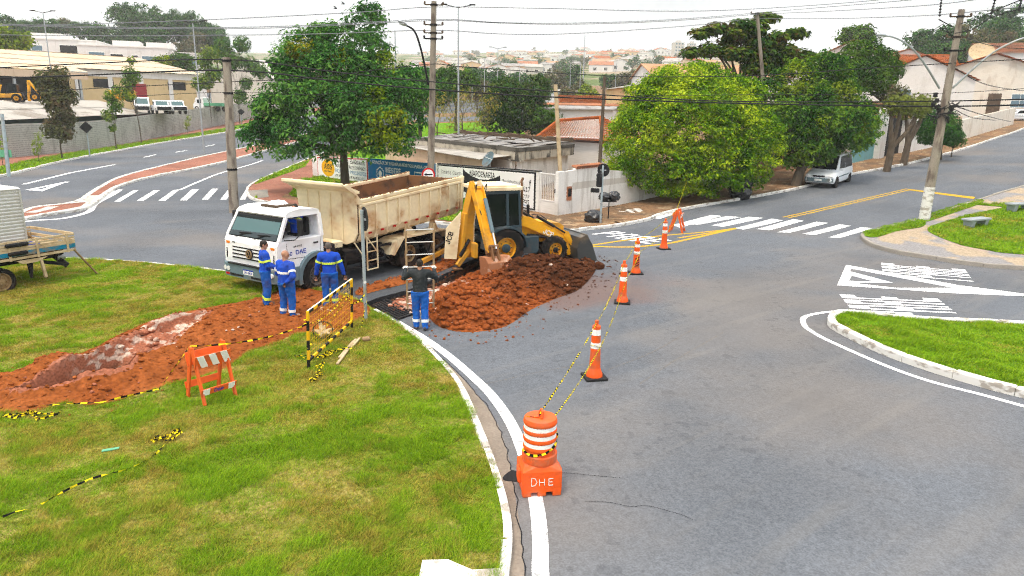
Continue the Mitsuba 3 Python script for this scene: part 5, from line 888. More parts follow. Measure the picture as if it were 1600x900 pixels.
for k, ((x, y), lab) in enumerate(zip(CONES, CLAB)):
    t = Thing('traffic_cone', lab, 'cone', place(x, y, 0, (12, -8, 4, 15)[k]) @ rot('x', (0, -1, 1.5, 0)[k]), 'traffic cones in a row'); b = B()
    b.prism(sg.box(-.2, -.2, .2, .2).buffer(.02), .045); t.part('foot', b, 'black_rubber')
    prof = [(.165, .045), (.16, .09), (.13, .17), (.118, .21), (.112, .23), (.085, 1.0), (.082, 1.08), (.06, 1.1), (.04, 1.11), (.035, 1.13), (.04, 1.16), (.038, 1.19), (.015, 1.205), (.001, 1.206)]
    b = B(); b.lathe(prof, n=28); t.part('body', b, 'orange_plastic', 30); rad = lambda z: np.interp(z, [q[1] for q in prof], [q[0] for q in prof]) + .003
    for z0, z1 in ((.90, 1.02), (.63, .75)) if k != 2 else ((.90, 1.0), (.66, .76)): b = B(); b.lathe([(rad(z0) - .006, z0), (rad(z0), z0 + .002), (rad(z1), z1 - .002), (rad(z1) - .006, z1)], n=28); t.part('reflective_band', b, 'reflective_white', 30)
    if k in (0, 2, 3): (v, f), c = vstrip([[(math.cos(a) * (rad(.69) + .006), math.sin(a) * (rad(.69) + .006), .69 + .02 * math.sin(a * 2)) for a in np.linspace(0, 13, 40)]], .03, 3, .09, twist=.05); t.part('wound_tape', (v, f), 'vertex_paint', color=c)
    if k == 2:
        for z in (.30, .38, .46, .54): b = B(); b.tube([(math.cos(a) * (rad(z + .03 * a) + .002), -abs(math.sin(a)) * (rad(z) + .002), z + .05 * (1.57 - a)) for a in np.linspace(.9, 2.2, 8)], .016, 5); t.part('stripe', b, 'black_band', 40)
t = Thing('traffic_barrel', 'orange channelising barrel with three white bands on a square base lettered DHE', 'barrel', place(.42, 8.93, 0, 9)); b = B()
q = sg.Polygon([(-.265, -.25), (.265, -.25), (.275, -.24), (.275, .24), (.265, .25), (-.265, .25), (-.275, .24), (-.275, -.24)])
v, f = trimesh.creation.extrude_polygon(q, .30, engine='earcut').vertices, trimesh.creation.extrude_polygon(q, .30, engine='earcut').faces; b.add(v, f, tr(0, 0, .07)); b.hull([(x, y, .37) for x, y in q.exterior.coords] + [(.21 * math.cos(a), .21 * math.sin(a), .46) for a in np.linspace(0, 6.28, 20)])
for x in (-.21, 0, .21):
    for y in (-.2, .2): b.box((x, y, .04), (.12, .1, .08), None, .01)
b.box((0, 0, .05), (.44, .3, .06)); 
for s in (-1, 1): b.box((s * .28, 0, .24), (.05, .2, .2), None, .015)
bs = t.part('base', b, 'orange_plastic'); b = B()
prof = [(.235, .44), (.245, .46), (.245, .56), (.23, .575)]
for z in (.575, .695, .815, .935): prof += [(.220, z), (.220, z + .055), (.228, z + .062), (.234, z + .075), (.234, z + .10), (.228, z + .115)]
prof += [(.226, 1.06), (.22, 1.075), (.20, 1.08), (.001, 1.08)]; b.lathe(prof, n=40); t.part('drum', b, 'orange_plastic', 30)
for z in (.695, .815, .935): b = B(); b.lathe([(.216, z - .012), (.224, z - .012), (.224, z + .055), (.216, z + .055)], n=40); t.part('reflective_band', b, 'reflective_white', 30)
b = B(); b.bar((-.0, -.08, 1.08), (.02, -.05, 1.17), .035, .03, bev=.008); b.bar((0, .08, 1.08), (.02, .05, 1.17), .035, .03, bev=.008); b.bar((.02, -.065, 1.165), (.02, .065, 1.165), .035, .03, bev=.008); t.part('handle', b, 'orange_plastic')
b = B(); 
for pts in ([(-.15, .17), (-.15, .29), (-.10, .28), (-.075, .23), (-.10, .18), (-.15, .17)], [(-.04, .17), (-.04, .27)], [(.03, .17), (.03, .27)], [(-.04, .22), (.03, .22)], [(.09, .17), (.09, .27)], [(.09, .27), (.15, .268)], [(.09, .22), (.14, .22)], [(.09, .17), (.15, .172)]): b.tube([(x, -.2525, z) for x, z in pts], .006, 5)
t.part('lettering', b, 'glove_white')
def top(k, z=1.14): return np.array([*CONES[k], z])
BT = np.array([.44, 8.98, 1.15]); FA = np.array([7.25, 31.2, 1.02]); TREE0 = np.array([10.0, 40.6, 1.9])
up = [sagged(BT, top(0), .05), sagged(top(0), top(1), .10), sagged(top(1), top(2), .05), sagged(top(2), top(3), .06), sagged(top(3), FA, .06), sagged(FA, TREE0, .1)]
lo = [sagged(BT + [.19, .06, -.1], top(0, .66) + [.1, 0, 0], .06), sagged(top(0, .66) + [.1, 0, 0], top(1, .72) + [.09, 0, 0], .12), sagged(top(1, .72) + [.09, 0, 0], top(2, .70) + [.09, 0, 0], .08), sagged(top(2, .7), top(3, .68), .1), sagged(top(3, .68), FA + [.1, 0, -.35], .1)]
ring = [[(.42 + .243 * math.cos(a), 8.93 + .243 * math.sin(a), .72 + .12 * math.sin(a + .6)) for a in np.linspace(-2.9, .5, 24)], [np.array([.42 - .2, 8.92, 1.07]), np.array([.40, 8.9, 1.09]), BT]]
def tape(key, label, paths, w, sd, seg=.11, group=None):
    t = Thing(key, label, 'tape', None, group)
    for k, q in enumerate(paths): m, c = vstrip([q], w, sd + 7 * k, seg); t.part('strand', m, 'vertex_paint', color=c)
for nm, lab, paths, w, sd in (('hazard_tape', 'upper strand of hazard tape strung from the barrel over the cone tops to the tree', up, .028, 1), ('hazard_tape', 'lower strand of yellow and black tape strung between the cones', lo, .024, 2), ('hazard_tape', 'piece of hazard tape wound round the orange barrel', ring, .035, 3)):
    tape(nm, lab, paths, w, sd)
# A-frame barriers
def aframe(label, m, W=.62, Ht=.98):
    t = Thing('barrier', label, 'barrier', m, 'folding orange road barriers')
    for s in (-1, 1):
        for x in (-W / 2, W / 2): b = B(); b.bar((x, s * .30, 0), (x, s * .02, Ht), .09, .035, (1, 0, 0), bev=.006); t.part('leg', b, 'orange_paint')
        for z, h, n in ((.62, .24, 3), (.17, .12, 2)):
            y = s * (.30 - .28 * z / Ht + .03); mm = rot('x', -s * 16); b = B(); b.box((0, y - s * .0, z + h / 2), (W + .08, .022, h), mm, .004); k = t.part('board', b, 'orange_paint')
            if s < 0:
                for i in range(n):
                    xc = (-.19, .02, .23)[i] if n == 3 else (-.23, .23)[i]; q = eye(); q[:3, :3] = mm[:3, :3]; q[:3, 3] = (0, y, z + h / 2); b = B(); sk = .05 if n == 3 else 0
                    b.prism([(xc - .055, 0), (xc + .055, 0)] if 0 else [(xc - .06 + sk, -h / 2), (xc + .06 + sk, -h / 2), (xc + .06 - sk, h / 2), (xc - .06 - sk, h / 2)], .003, q @ tr(0, -.0115, 0) @ rot('x', 90)); t.part('white_stripe', b, 'reflective_white', of=k)
                if n == 2: q = eye(); q[:3, :3] = mm[:3, :3]; q[:3, 3] = (0, y, z + h / 2); b = B(); v, f = text('Dae', .07, .003, True, .17); b.add(v, f, q @ tr(-.09, -.0115, -.035) @ rot('x', 90)); t.part('lettering', b, 'blue_ink', of=k)
    return t
p0, p1 = np.array((-5.25,11.24)), np.array((-4.89,11.68)); an = math.degrees(math.atan2(p1[1] - p0[1], p1[0] - p0[0])); c = (p0 + p1) / 2; n_ = np.array([-math.sin(math.radians(an)), math.cos(math.radians(an))]) * .3
aframe('orange A-frame barrier with white slanting stripes standing on the near lawn', place(*(c + n_), .13, an), np.linalg.norm(p1 - p0))
aframe('orange A-frame barrier on the asphalt beyond the last cone', place(7.35, 31.3, 0, 68), .6, 1.02)
# mesh barrier
q0, q1 = np.array((-3.99,13.09)), np.array((-3.75,15.81)); d = q1 - q0; W = np.linalg.norm(d); t = Thing('mesh_barrier', 'black and yellow framed wire mesh barrier standing beside the dig', 'barrier', place(*q0, .12, math.degrees(math.atan2(d[1], d[0]))) @ rot('x', 2)); Ht = 1.20
def banded(p, q, w, n, key):
    p, q = np.array(p, float), np.array(q, float)
    for k in range(n): b = B(); b.bar(p + (q - p) * k / n, p + (q - p) * (k + 1) / n, w, w, bev=.004); t.part(key, b, ('black_band', 'band_yellow')[k % 2])
banded((0, 0, 0), (0, 0, Ht), .05, 6, 'post_band'); banded((W, 0, 0), (W, 0, Ht), .05, 6, 'post_band'); banded((.025, 0, .18), (W - .025, 0, .18), .05, 12, 'rail_band'); banded((.025, 0, Ht - .025), (W - .025, 0, Ht - .025), .06, 12, 'rail_band')
b = B()
for k in range(1, 24): b.bar((W * k / 24, 0, .2), (W * k / 24, 0, Ht - .05), .0034)
for z in np.arange(.32, 1.1, .12): b.bar((.02, .004, z), (W - .02, .004, z), .0038)
t.part('wire_mesh', b, 'band_yellow'); b = B(); b.bar((0, 0, Ht), (W, 0, Ht), .03, .012); t.part('top_strip', b, 'white_plain')
def ground_path(px, z=.15): return [(x, y, z + .0) for x, y in px]
zt = lambda pts, dz: [np.array([x, y, dz]) for x, y in pts]
F0 = np.array([*q0, .12]); F1 = np.array([*q1, .12]); AB = np.array([*(c + n_), .13])
tp = [sagged(AB + [.28, .1, .95], F0 + [0, 0, .92], .06), sagged(AB + [.28, .1, .95], AB + [-.28, -.05, .95], .01, 4), sagged(AB + [-.28, -.05, .95], [*(-6.33,11.83), .17], .0), sagged([*(-6.33,11.83), .17], [*(-7.02,11.21), .17], -.01), sagged([*(-7.02,11.21), .17], [*(-8.26,10.93), .18], -.01)]
tape('hazard_tape', 'hazard tape running from the mesh barrier over the near A-frame down to the grass', tp, .035, 5, .2)
tp = [sagged(F0 + [0, -.03, .93], F1 + [0, -.03, 1.0], .18), sagged(F0 + [0, -.04, .45], F1 + [0, -.04, .85], .05)] + [[F0 + [.05 * math.cos(a), .05 * math.sin(a), .9 + .012 * a] for a in np.linspace(0, 12, 30)], [F1 + [.05 * math.cos(a), .05 * math.sin(a), .6 + .02 * a] for a in np.linspace(0, 14, 34)]] + [sagged(F1 + [0, 0, .62], [-3.58, 16.55, .75], .08), sagged([-3.58, 16.55, .45], F1 + [.25, -.1, .04], .0), [np.array([-3.58 + .045 * math.cos(a), 16.6 + .045 * math.sin(a), .3 + .045 * a]) for a in np.linspace(0, 12, 30)]]
tape('hazard_tape', 'hazard tape draped across the mesh barrier and round the sign post', tp, .03, 6, .16)
def tangle(px, seed, amp=.10, n=60):
    r = np.random.default_rng(seed); p = smoothed([(x, y) for x, y in px], n // len(px)); k = np.linspace(0, 9, len(p)); j = np.cumsum(r.normal(0, 1, p.shape), 0); j -= np.linspace(0, 1, len(p))[:, None] * j[-1]
    return np.column_stack([p + amp * np.sin(k[:, None] * [2.1, 2.7] + r.uniform(0, 6, 2)) + j * .012, .16 + .03 * r.random(len(p))])
for lab, px, sd, a in (('tangle of hazard tape on the grass at the foot of the mesh barrier', [(-4.40,13.72),(-4.05,13.66),(-3.74,13.99),(-3.46,14.25),(-3.90,13.59),(-3.71,13.87)], 1, .07), ('short crumpled scrap of hazard tape on the grass below the mesh barrier', [(-3.82,13.01),(-3.82,13.29),(-3.71,12.67),(-3.77,12.40),(-3.63,12.81)], 2, .05), ('knot of hazard tape lying in the middle of the near lawn', [(-5.44,9.81),(-5.34,9.94),(-5.17,9.86),(-5.24,10.17),(-5.29,9.99)], 4, .05), ('crumpled hazard tape at the left end of the dug soil', [(-8.29,10.55),(-8.03,10.63),(-7.84,10.82),(-7.45,10.70),(-7.68,10.57),(-8.10,10.73)], 7, .07)):
    tape('tape_scrap', lab, [tangle(px, sd, a), tangle(px[::-1], sd + 20, a * .8)], .03, sd, .13, 'loose hazard tape on the grass')
tape('tape_scrap', 'long strand of hazard tape trailing across the near lawn to the left', [np.column_stack([smoothed([(-5.21,9.73),(-5.20,9.37),(-5.36,8.96),(-5.67,8.72),(-5.84,8.43),(-5.97,8.03)], 8), np.full(41, .165)]), np.column_stack([smoothed([(-6.05,7.91),(-6.17,7.85),(-6.25,7.73)], 8), np.full(17, .165)])], .03, 9, .2, 'loose hazard tape on the grass')
for k, (a, c_, lab) in enumerate((((-3.48,13.31), (-3.45,14.86), 'long pale stake lying on the grass by the sign post'), ((-3.44,14.17), (-3.38,14.95), 'shorter pale stake lying beside the long one'), ((-3.53,13.69), (-3.47,14.72), 'thin stake lying under the long pale one'))): b = B(); b.bar((*a, .16), (*c_, .17), .05, .025); single('stake', lab, 'stake', b, 'timber_pale')
b = B(); b.add(*soft(m3.Manifold.batch_hull([m3.Manifold.sphere(.05, 12).translate((0, 0, .05)), m3.Manifold.sphere(.06, 12).translate((.08, .03, .05))]), .03, 2)); single('stone', 'small brown stone on the grass right of the stakes', 'stone', b, 'timber', m=place(*(-3.27,14.88), .12))
# chunk with a hoop behind the mesh barrier
t = Thing('root_chunk', 'pale root chunk with a dark wire hoop lying behind the mesh barrier', 'root', place(*(-4.20,14.97), .13)); b = B(); r = np.random.default_rng(8)
for k in range(9): a = r.uniform(0, 6.28); e = np.array([math.cos(a) * .28, math.sin(a) * .2, r.uniform(.02, .4)]); b.tube(smoothed([(0, 0, .08), e * .5 + [0, 0, .08], e], 4), np.linspace(.07, .02, 9), 7)
t.part('root', b, 'timber_pale', 40); b = B(); b.tube([(.22 * math.cos(a), .06 * math.sin(a), .2 + .18 * math.sin(a)) for a in np.linspace(0, 6.28, 28)], .016, 6); t.part('hoop', b, 'dark_metal', True)
b = B(); b.prism(P([(-.4, -.1), (.4, -.14), (.45, .08), (-.35, .14)]), .05); single('green_bottle', 'flat green plastic scrap on the near lawn', 'scrap', b, 'green_paint', m=place(*(-5.96,9.58), .13, 30, .28))
# drain grate
gq = [np.array(g_) for g_ in ((-3.76,18.20), (-3.49,18.81), (-2.46,17.54), (-2.85,16.94))]; t = Thing('drain_grate', 'dark iron drain grating beside the kerb at the trench mouth', 'grate'); b = B(); b.prism(P(gq), .012, z=.004); t.part('frame', b, 'dark_inside')
for k in range(14):
    u = (k + .5) / 14; b = B(); b.bar((*(gq[0] * (1 - u) + gq[3] * u), .026), (*(gq[1] * (1 - u) + gq[2] * u), .026), .045, .018); t.part('bar', b, 'dark_metal')
b = B(); b.bar((*gq[1], .03), (*gq[2], .03), .05, .03); b.bar((*gq[2], .03), (*gq[3], .03), .05, .03); t.part('edge', b, 'dark_metal')
# near slab at the bottom of the picture
b = B(); b.prism(P([(-0.97,6.73),(-0.97,7.03),(-0.68,7.05),(-0.39,6.87),(-0.06,6.91),(-0.02,6.70),(-0.21,6.38),(-0.96,6.41)]), .15); single('inlet_slab', 'broken whitewashed concrete inlet slab at the lawn edge nearest the viewer', 'slab', b, 'limewash')

# ================= poles, lamps, signs, wires =================
def pole(label, foot, topp, r0, r1, bs='post_concrete', group=None, cat='utility pole', key='utility_pole'):
    t = Thing(key, label, cat, None, group); f, q = np.array(foot, float), np.array(topp, float); f = f - (q - f) * .02; b = B(); b.tube([f, (f + q) / 2, q], [r0, (r0 + r1) / 2, r1], 14); t.part('shaft', b, bs, 40); t.f, t.q = f, q; return t
def fittings(t, hs, d=(1, 0, 0)):
    """Bands, insulators and small brackets at the heights hs (fractions) of the pole."""
    d = np.array(d, float)
    for h in hs:
        p = t.f + (t.q - t.f) * h; b = B(); b.cyl(p - [0, 0, .04], p + [0, 0, .04], .17, n=14); k = t.part('clamp', b, 'dark_metal', 40)
        for s in (-1, 1): b = B(); b.bar(p, p + d * s * .42, .05); b.lathe([(.03, 0), (.06, .02), (.03, .05), (.065, .07), (.03, .1), (.05, .12), (.02, .15)], tr(*(p + d * s * .42)), 10); t.part('insulator', b, 'rot_wood' if h > .85 else 'dark_metal', 30, of=k)
def street_lamp(t, pts, r=.035, head=.5, bs='dark_metal'):
    p = smoothed(np.array(pts, float), 6); b = B(); b.tube(p, np.linspace(r * 1.2, r * .8, len(p)), 8); k = t.part('lamp_arm', b, bs, True); d = p[-1] - p[-2]; d /= np.linalg.norm(d); b = B(); e = p[-1]; m = eye(); a_, b_, c_ = frame(d); m[:3, :3] = np.stack([a_, b_, c_], 1); m[:3, 3] = e
    b.add(trimesh.creation.icosphere(2, 1).vertices * [.14, .085, head / 2] + [0, 0, head * .4], trimesh.creation.icosphere(2, 1).faces, m); t.part('lamp_head', b, 'galvanised', 40, of=k); b = B(); b.box(e + d * head * .5 - [0, 0, .06], (.2, .2, .03)); t.part('lamp_glass', b, 'lamp_clear', of=k)
MP = pole('tall concrete utility pole behind the dump truck, carrying a black curved lamp arm', (-4.16,35.01,0.00), (-3.81,34.60,9.98), .19, .12)
fittings(MP, [.985, .90, .865, .84], (.99, .1, 0)); street_lamp(MP, [(-4.11,34.50,6.29),(-4.21,34.20,7.05),(-4.39,33.80,8.00),(-4.58,33.40,8.56),(-4.89,33.00,8.75)], .045, .5, 'black_plastic')
LP = pole('short weathered grey pole beside the left avenue, behind the truck cab', (-13.94,34.98,-0.00), (-13.96,35.60,7.42), .24, .19); 
for h in (.98, .78, .3): b = B(); p = LP.f + (LP.q - LP.f) * h; b.cyl(p - [0, 0, .05], p + [0, 0, .05], .225 if h > .5 else .25, n=14); LP.part('clamp', b, 'dark_metal', 40)
RP = pole('leaning concrete utility pole at the park corner, lower part whitewashed', (19.44,33.18,0.36), (19.76,33.40,9.83), .24, .13)
b = B(); u = .02; b.tube([RP.f + (RP.q - RP.f) * .02, RP.f + (RP.q - RP.f) * .19], [.246, .23], 16); RP.part('whitewash', b, 'limewash', 40)
fittings(RP, [.97, .88, .82], (.97, -.2, 0)); street_lamp(RP, [(19.26,33.30,6.46),(18.44,33.00,7.26),(17.66,32.70,7.91),(16.98,32.50,8.31),(16.34,32.30,8.51),(15.95,32.20,8.55)], .04, .55, 'galvanised'); street_lamp(RP, [(19.84,33.30,6.47),(20.44,33.00,7.29),(21.03,32.70,7.99),(21.59,32.40,8.40),(22.08,32.20,8.62)], .04, .55, 'galvanised')
b = B(); r = np.random.default_rng(5)
for k in range(46):
    h = r.uniform(.50, .58); p = RP.f + (RP.q - RP.f) * h; a = r.uniform(0, 6.28); c = p + np.array([math.cos(a) * r.uniform(.1, .75), math.sin(a) * .25, r.normal(0, .12)]); b.tube(smoothed([p, (p + c) / 2 + r.normal(0, .12, 3), c, c + r.normal(0, .15, 3)], 3), .022, 5)
RP.part('cable_tangle', b, 'cable'); 
for k, (x, y) in enumerate(((1462, 155), (1450, 150), (1478, 172), (1495, 165), (1440, 158))): b = B(); c = atp[k] if 0 else np.array([(19.23,33.30,5.92), (19.13,33.30,6.17), (19.42,33.30,5.50), (19.97,33.30,5.57), (19.09,33.30,5.75)][k]); b.box(c, (.15, .14, .2), None, .02); RP.part('junction_box', b, 'black_plastic')
b = B()
for p in ([(18.58,33.00,9.36),(19.28,33.10,9.07),(18.63,32.90,8.88),(19.32,33.10,8.85)],): p = np.array(p); b.tube(p, .025, 6)
b.tube([(19.49,33.20,8.54),(18.81,33.00,9.18),(18.16,32.80,8.80),(18.73,33.00,8.99),(19.46,33.20,8.70)], .014, 5); RP.part('jumper', b, 'cable', True)
TP = pole('thin pale wooden pole by the barred gate', (2.62, 37.3, -.1), (2.04,37.30,6.49), .12, .10, 'timber_pale'); DPo = pole('dark slender pole beside the rounded ficus', (4.6, 38.6, .1), (4.69,38.60,6.97), .11, .08, 'bark')
FP = pole('wooden pole rising behind the tall flat topped tree', (17.6, 48.5, .9), (15.53,48.50,11.59), .15, .1); fittings(FP, [.99], (1, .2, 0))
def twin_lamp(label, foot, topp, w=1.1, group='double armed avenue lamps', r=.09):
    t = pole(label, foot, topp, r, r * .55, 'galvanised', group, 'street lamp', 'street_lamp'); q = t.q
    for s in (-1, 1): b = B(); b.bar(q, q + [s * w, 0, .22], .08, .06); b.box(q + [s * (w + .1), 0, .24], (.5, .3, .08)); t.part('lamp', b, 'dark_metal')
b_ = lambda p, z=None: (p[0], p[1], float(land(p[0], p[1])))
for lab, tp_ in (('tall double street lamp in front of the cream warehouse', (-55.73,88.00,15.47)), ('tall double street lamp right of the concrete pole behind the truck', (-4.90,63.00,13.49)), ('double street lamp beyond the dark round tree', (-2.93,120.00,14.93)), ('double street lamp on the avenue in front of the white apartments', (-32.11,74.00,13.10)), ('distant double street lamp left of the round tree', (-5.73,135.00,14.56))): twin_lamp(lab, b_(tp_), tp_)
for k, (p, lab) in enumerate((((15.69,170.00,22.24), 'tall thin lamp mast above the roofs in the middle distance'), ((-15.48,95.00,14.85), 'single lamp mast just behind the big leafy tree'))): pole(lab, b_(p), p, .12, .06, 'galvanised', None, 'lamp mast', 'lamp_mast')
for x, d in ((735, 130), (806, 150), (842, 160), (882, 165), (897, 150), (950, 190)):
    p = (d * (x - 800) / 1100, d, float(land(d * (x - 800) / 1100, d)) + 9); pole('thin pale lamp post among the trees of the middle distance', b_(p), p, .08, .05, 'galvanised', 'lamp posts in the middle distance', 'street lamp', 'street_lamp')
pole('slim pale blue steel post at the far left edge, behind the flatbed box', (-36.19,50.74,-0.00), (-36.32,51.20,4.36), .13, .11, 'sign_post_paint', None, 'post', 'steel_post'); b = B(); b.box((-36.39,51.00,1.61), (.9, .04, .5)); single('green_sign', 'small green and white plate on the slim left post', 'sign', b, 'green_paint')
def sign(key, label, foot, topz, r, rz, face, ring=None, post=.045, lean=0, shape='disc'):
    t = Thing(key, label, 'road sign', place(foot[0], foot[1], float(land(*foot[:2])), rz) @ rot('y', lean)); b = B(); b.cyl((0, 0, 0), (0, 0, topz - (.0 if shape == 'disc' else 0)), post, n=12); t.part('post', b, 'sign_post_paint', 40)
    m = tr(0, -post - .012, topz - r * .75) @ rot('x', 90)
    if shape == 'disc': pts = sg.Point(0, 0).buffer(r, 24)
    else: pts = sg.Polygon([(-r, 0), (0, -r), (r, 0), (0, r)]).buffer(.03)
    b = B(); b.prism(pts, .012, m); pl = t.part('plate', b, ring or 'black_plastic'); b = B(); b.prism(pts.buffer(-.075 if shape == 'disc' and ring else -.04), .004, m @ tr(0, 0, .012)); t.part('face', b, face, of=pl)
    b = B(); b.box((0, -post - .004, topz - r * .75), (.3, .02, .05)); t.part('bracket', b, 'galvanised', of=pl); return t, m, pl
s_, m_, pl = sign('road_sign', 'round white sign with red rim and a black arrow pointing left, behind the dump body', (-4.02, 33.4), 2.42, .31, 6, 'white_plain', 'red_sign')
b = B(); b.prism(sg.Polygon([(-.2, 0), (-.09, .085), (-.09, .028), (.2, .028), (.2, -.028), (-.09, -.028), (-.09, -.085)]), .004, m_ @ tr(0, 0, .0165)); s_.part('arrow', b, 'black_ink', of=pl)
t, m_, pl = sign('road_sign', 'round sign seen from its black back, on a pale steel post at the lawn tip', (-3.58, 16.6), 2.80, .29, 118, 'white_plain', 'black_plastic', .042, .6)
b = B(); b.cyl((-.045, 0, 1.05), (-.05, 0, 1.05), .035, n=12); t.part('tag', b, 'white_plain')
t, m_, pl = sign('road_sign', 'dark round sign on a steel post by the bin bags', (4.10,32.83), 2.78, .3, 150, 'black_plastic', 'black_plastic', .05); b = B(); b.box((.12, .06, 2.1), (.26, .2, .62), None, .03); b.box((.3, .1, 1.62), (.4, .16, .2), None, .03); t.part('signal_box', b, 'black_plastic')
sign('road_sign', 'dark diamond sign on a thin post in front of the block wall', (-42.6, 71.6), 3.3, .55, 20, 'black_plastic', 'black_plastic', .06, 0, 'diamond'); sign('road_sign', 'small dark sign low on the block wall near the big tree', (-44.6, 118), 2.6, .5, 20, 'black_plastic', 'black_plastic', .06, 0, 'diamond')
# bin bags, kerb litter, benches
def bag(pts, seed):
    b = B(); r = np.random.default_rng(seed); q = trimesh.creation.icosphere(3, 1.0)
    for c, s in pts: v = q.vertices * (1 + .75 * (meshkit.fbm(q.vertices * 2.6 + r.uniform(0, 50, 3), 4)[:, None] - .5)); v[:, 2] = np.maximum(v[:, 2], -.75); b.add(v * s, q.faces, tr(*c))
    return b
bx = np.array((4.65,34.26)); t = Thing('bag_stand', 'thin iron waste stand on the pavement near the white wall', 'stand', place(*bx)); b = B(); b.cyl((0, 0, 0), (0, 0, .95), .025, n=8); b.box((0, 0, .95), (.7, .5, .03)); b.bar((-.3, 0, .7), (.3, 0, .7), .02); t.part('frame', b, 'dark_metal')
single('bin_bag', 'left of the two black bin bags on the waste stand', 'bag', bag([((-.24, 0, 1.16), (.27, .25, .22))], 1), 'bin_bag', True, m=place(*bx)); single('bin_bag', 'right of the two black bin bags on the waste stand', 'bag', bag([((.24, .05, 1.18), (.28, .26, .25))], 2), 'bin_bag', True, m=place(*bx))
single('bin_bag', 'black bin bag lying on the pavement at the foot of the dark round sign', 'bag', bag([((0, 0, .24), (.42, .36, .34))], 3), 'bin_bag', True, m=place(*(3.80,33.14), .1)); single('bin_bag', 'heap of black bin bags leaning on the second trunk of the ficus', 'bag', bag([((0, 0, .4), .6), ((.1, -.1, .95), .5), ((-.35, .1, .8), .4)], 4), 'bin_bag', True, m=place(*(13.00,40.54)))
for px, rz, lab in (((4.85,32.86), 20, 'brown board scrap lying near the waste stand'), ((5.83,36.32), -30, 'pale plank end lying below the white wall'), ((6.29,36.73), -60, 'pale slab scrap leaning at the white wall')): b = B(); b.box((0, 0, .06), (.9, .3, .06), rot('x', 14), .01); b.box((.2, .2, .12), (.5, .4, .04), rot('y', 20)); single('board_scrap', lab, 'board', b, 'timber' if rz == 20 else 'pale_slab', m=place(*px, None, rz))
for px, rz, lab in (((20.77,31.44), 28, 'grey concrete bench on the park lawn, nearer to the pole'), ((24.96,34.75), 20, 'grey concrete bench at the right edge of the picture')):
    t = Thing('bench', lab, 'bench', place(*px, None, rz)); b = B(); b.box((0, 0, .46), (1.5, .5, .09), None, .015); t.part('seat', b, 'galvanised' if 0 else 'bench_grey' if 'bench_grey' in scene else df('bench_grey', dirty((.34, .37, .4), (.2, .19, .17), .5, 3)))
    for x in (-.5, .5): b = B(); b.hull([(x + sx * .13, sy * .22, z) for sx in (-1, 1) for sy in (-1, 1) for z in (.415,)] + [(x + sx * .09, sy * .15, -.02) for sx in (-1, 1) for sy in (-1, 1)]); t.part('leg', b, 'bench_grey')
# wires
def wire(label, pts, r, bs='cable', key='overhead_cable', group=None):
    p = smoothed(np.array(pts, float), 6); b = B(); b.tube(p, r, 6); return single(key, label, 'cable', b, bs, True, group=group)
WG = 'overhead cables across the picture'
wire('upper of the two thick black cables across the middle of the picture', [(-30.20,40.00,6.84),(-22.97,38.50,7.16),(-13.97,35.60,7.33),(-8.71,35.00,6.82),(-3.92,34.40,6.41),(1.93,35.00,6.08),(9.32,36.00,5.80),(15.20,35.00,5.82),(19.47,33.40,5.90),(23.39,32.00,6.05)], .03)
wire('lower of the two thick black cables across the middle of the picture', [(-30.29,40.00,6.33),(-23.05,38.50,6.58),(-13.95,35.60,6.83),(-8.73,35.00,6.41),(-3.92,34.40,6.06),(1.93,35.00,5.82),(9.33,36.00,5.71),(15.22,35.00,5.67),(19.51,33.40,5.67),(23.44,32.00,5.81)], .038)
wire('thin third cable below the two thick ones at the left', [(-33.49,44.00,5.48),(-23.69,40.00,5.93),(-13.96,35.60,6.29),(-9.94,35.00,6.51),(-6.19,34.60,6.96),(-3.88,34.40,7.21),(-2.58,34.60,7.13),(2.02,36.00,6.98),(6.27,37.00,6.92),(11.73,36.00,7.02),(15.99,34.50,7.31),(19.15,33.40,7.52),(23.04,32.00,7.75)], .02)
wire('lowest thin cable over the block wall at the left', [(-19.87,38.00,5.58),(-14.00,35.60,5.81),(-9.99,35.00,5.74),(-7.48,34.80,5.95)], .014); wire('thin pale line just below the thick cables at the right', [(6.32,37.00,5.99),(11.82,36.00,6.12),(16.15,34.50,6.18),(19.42,33.40,6.24),(23.29,32.00,6.54)], .014)
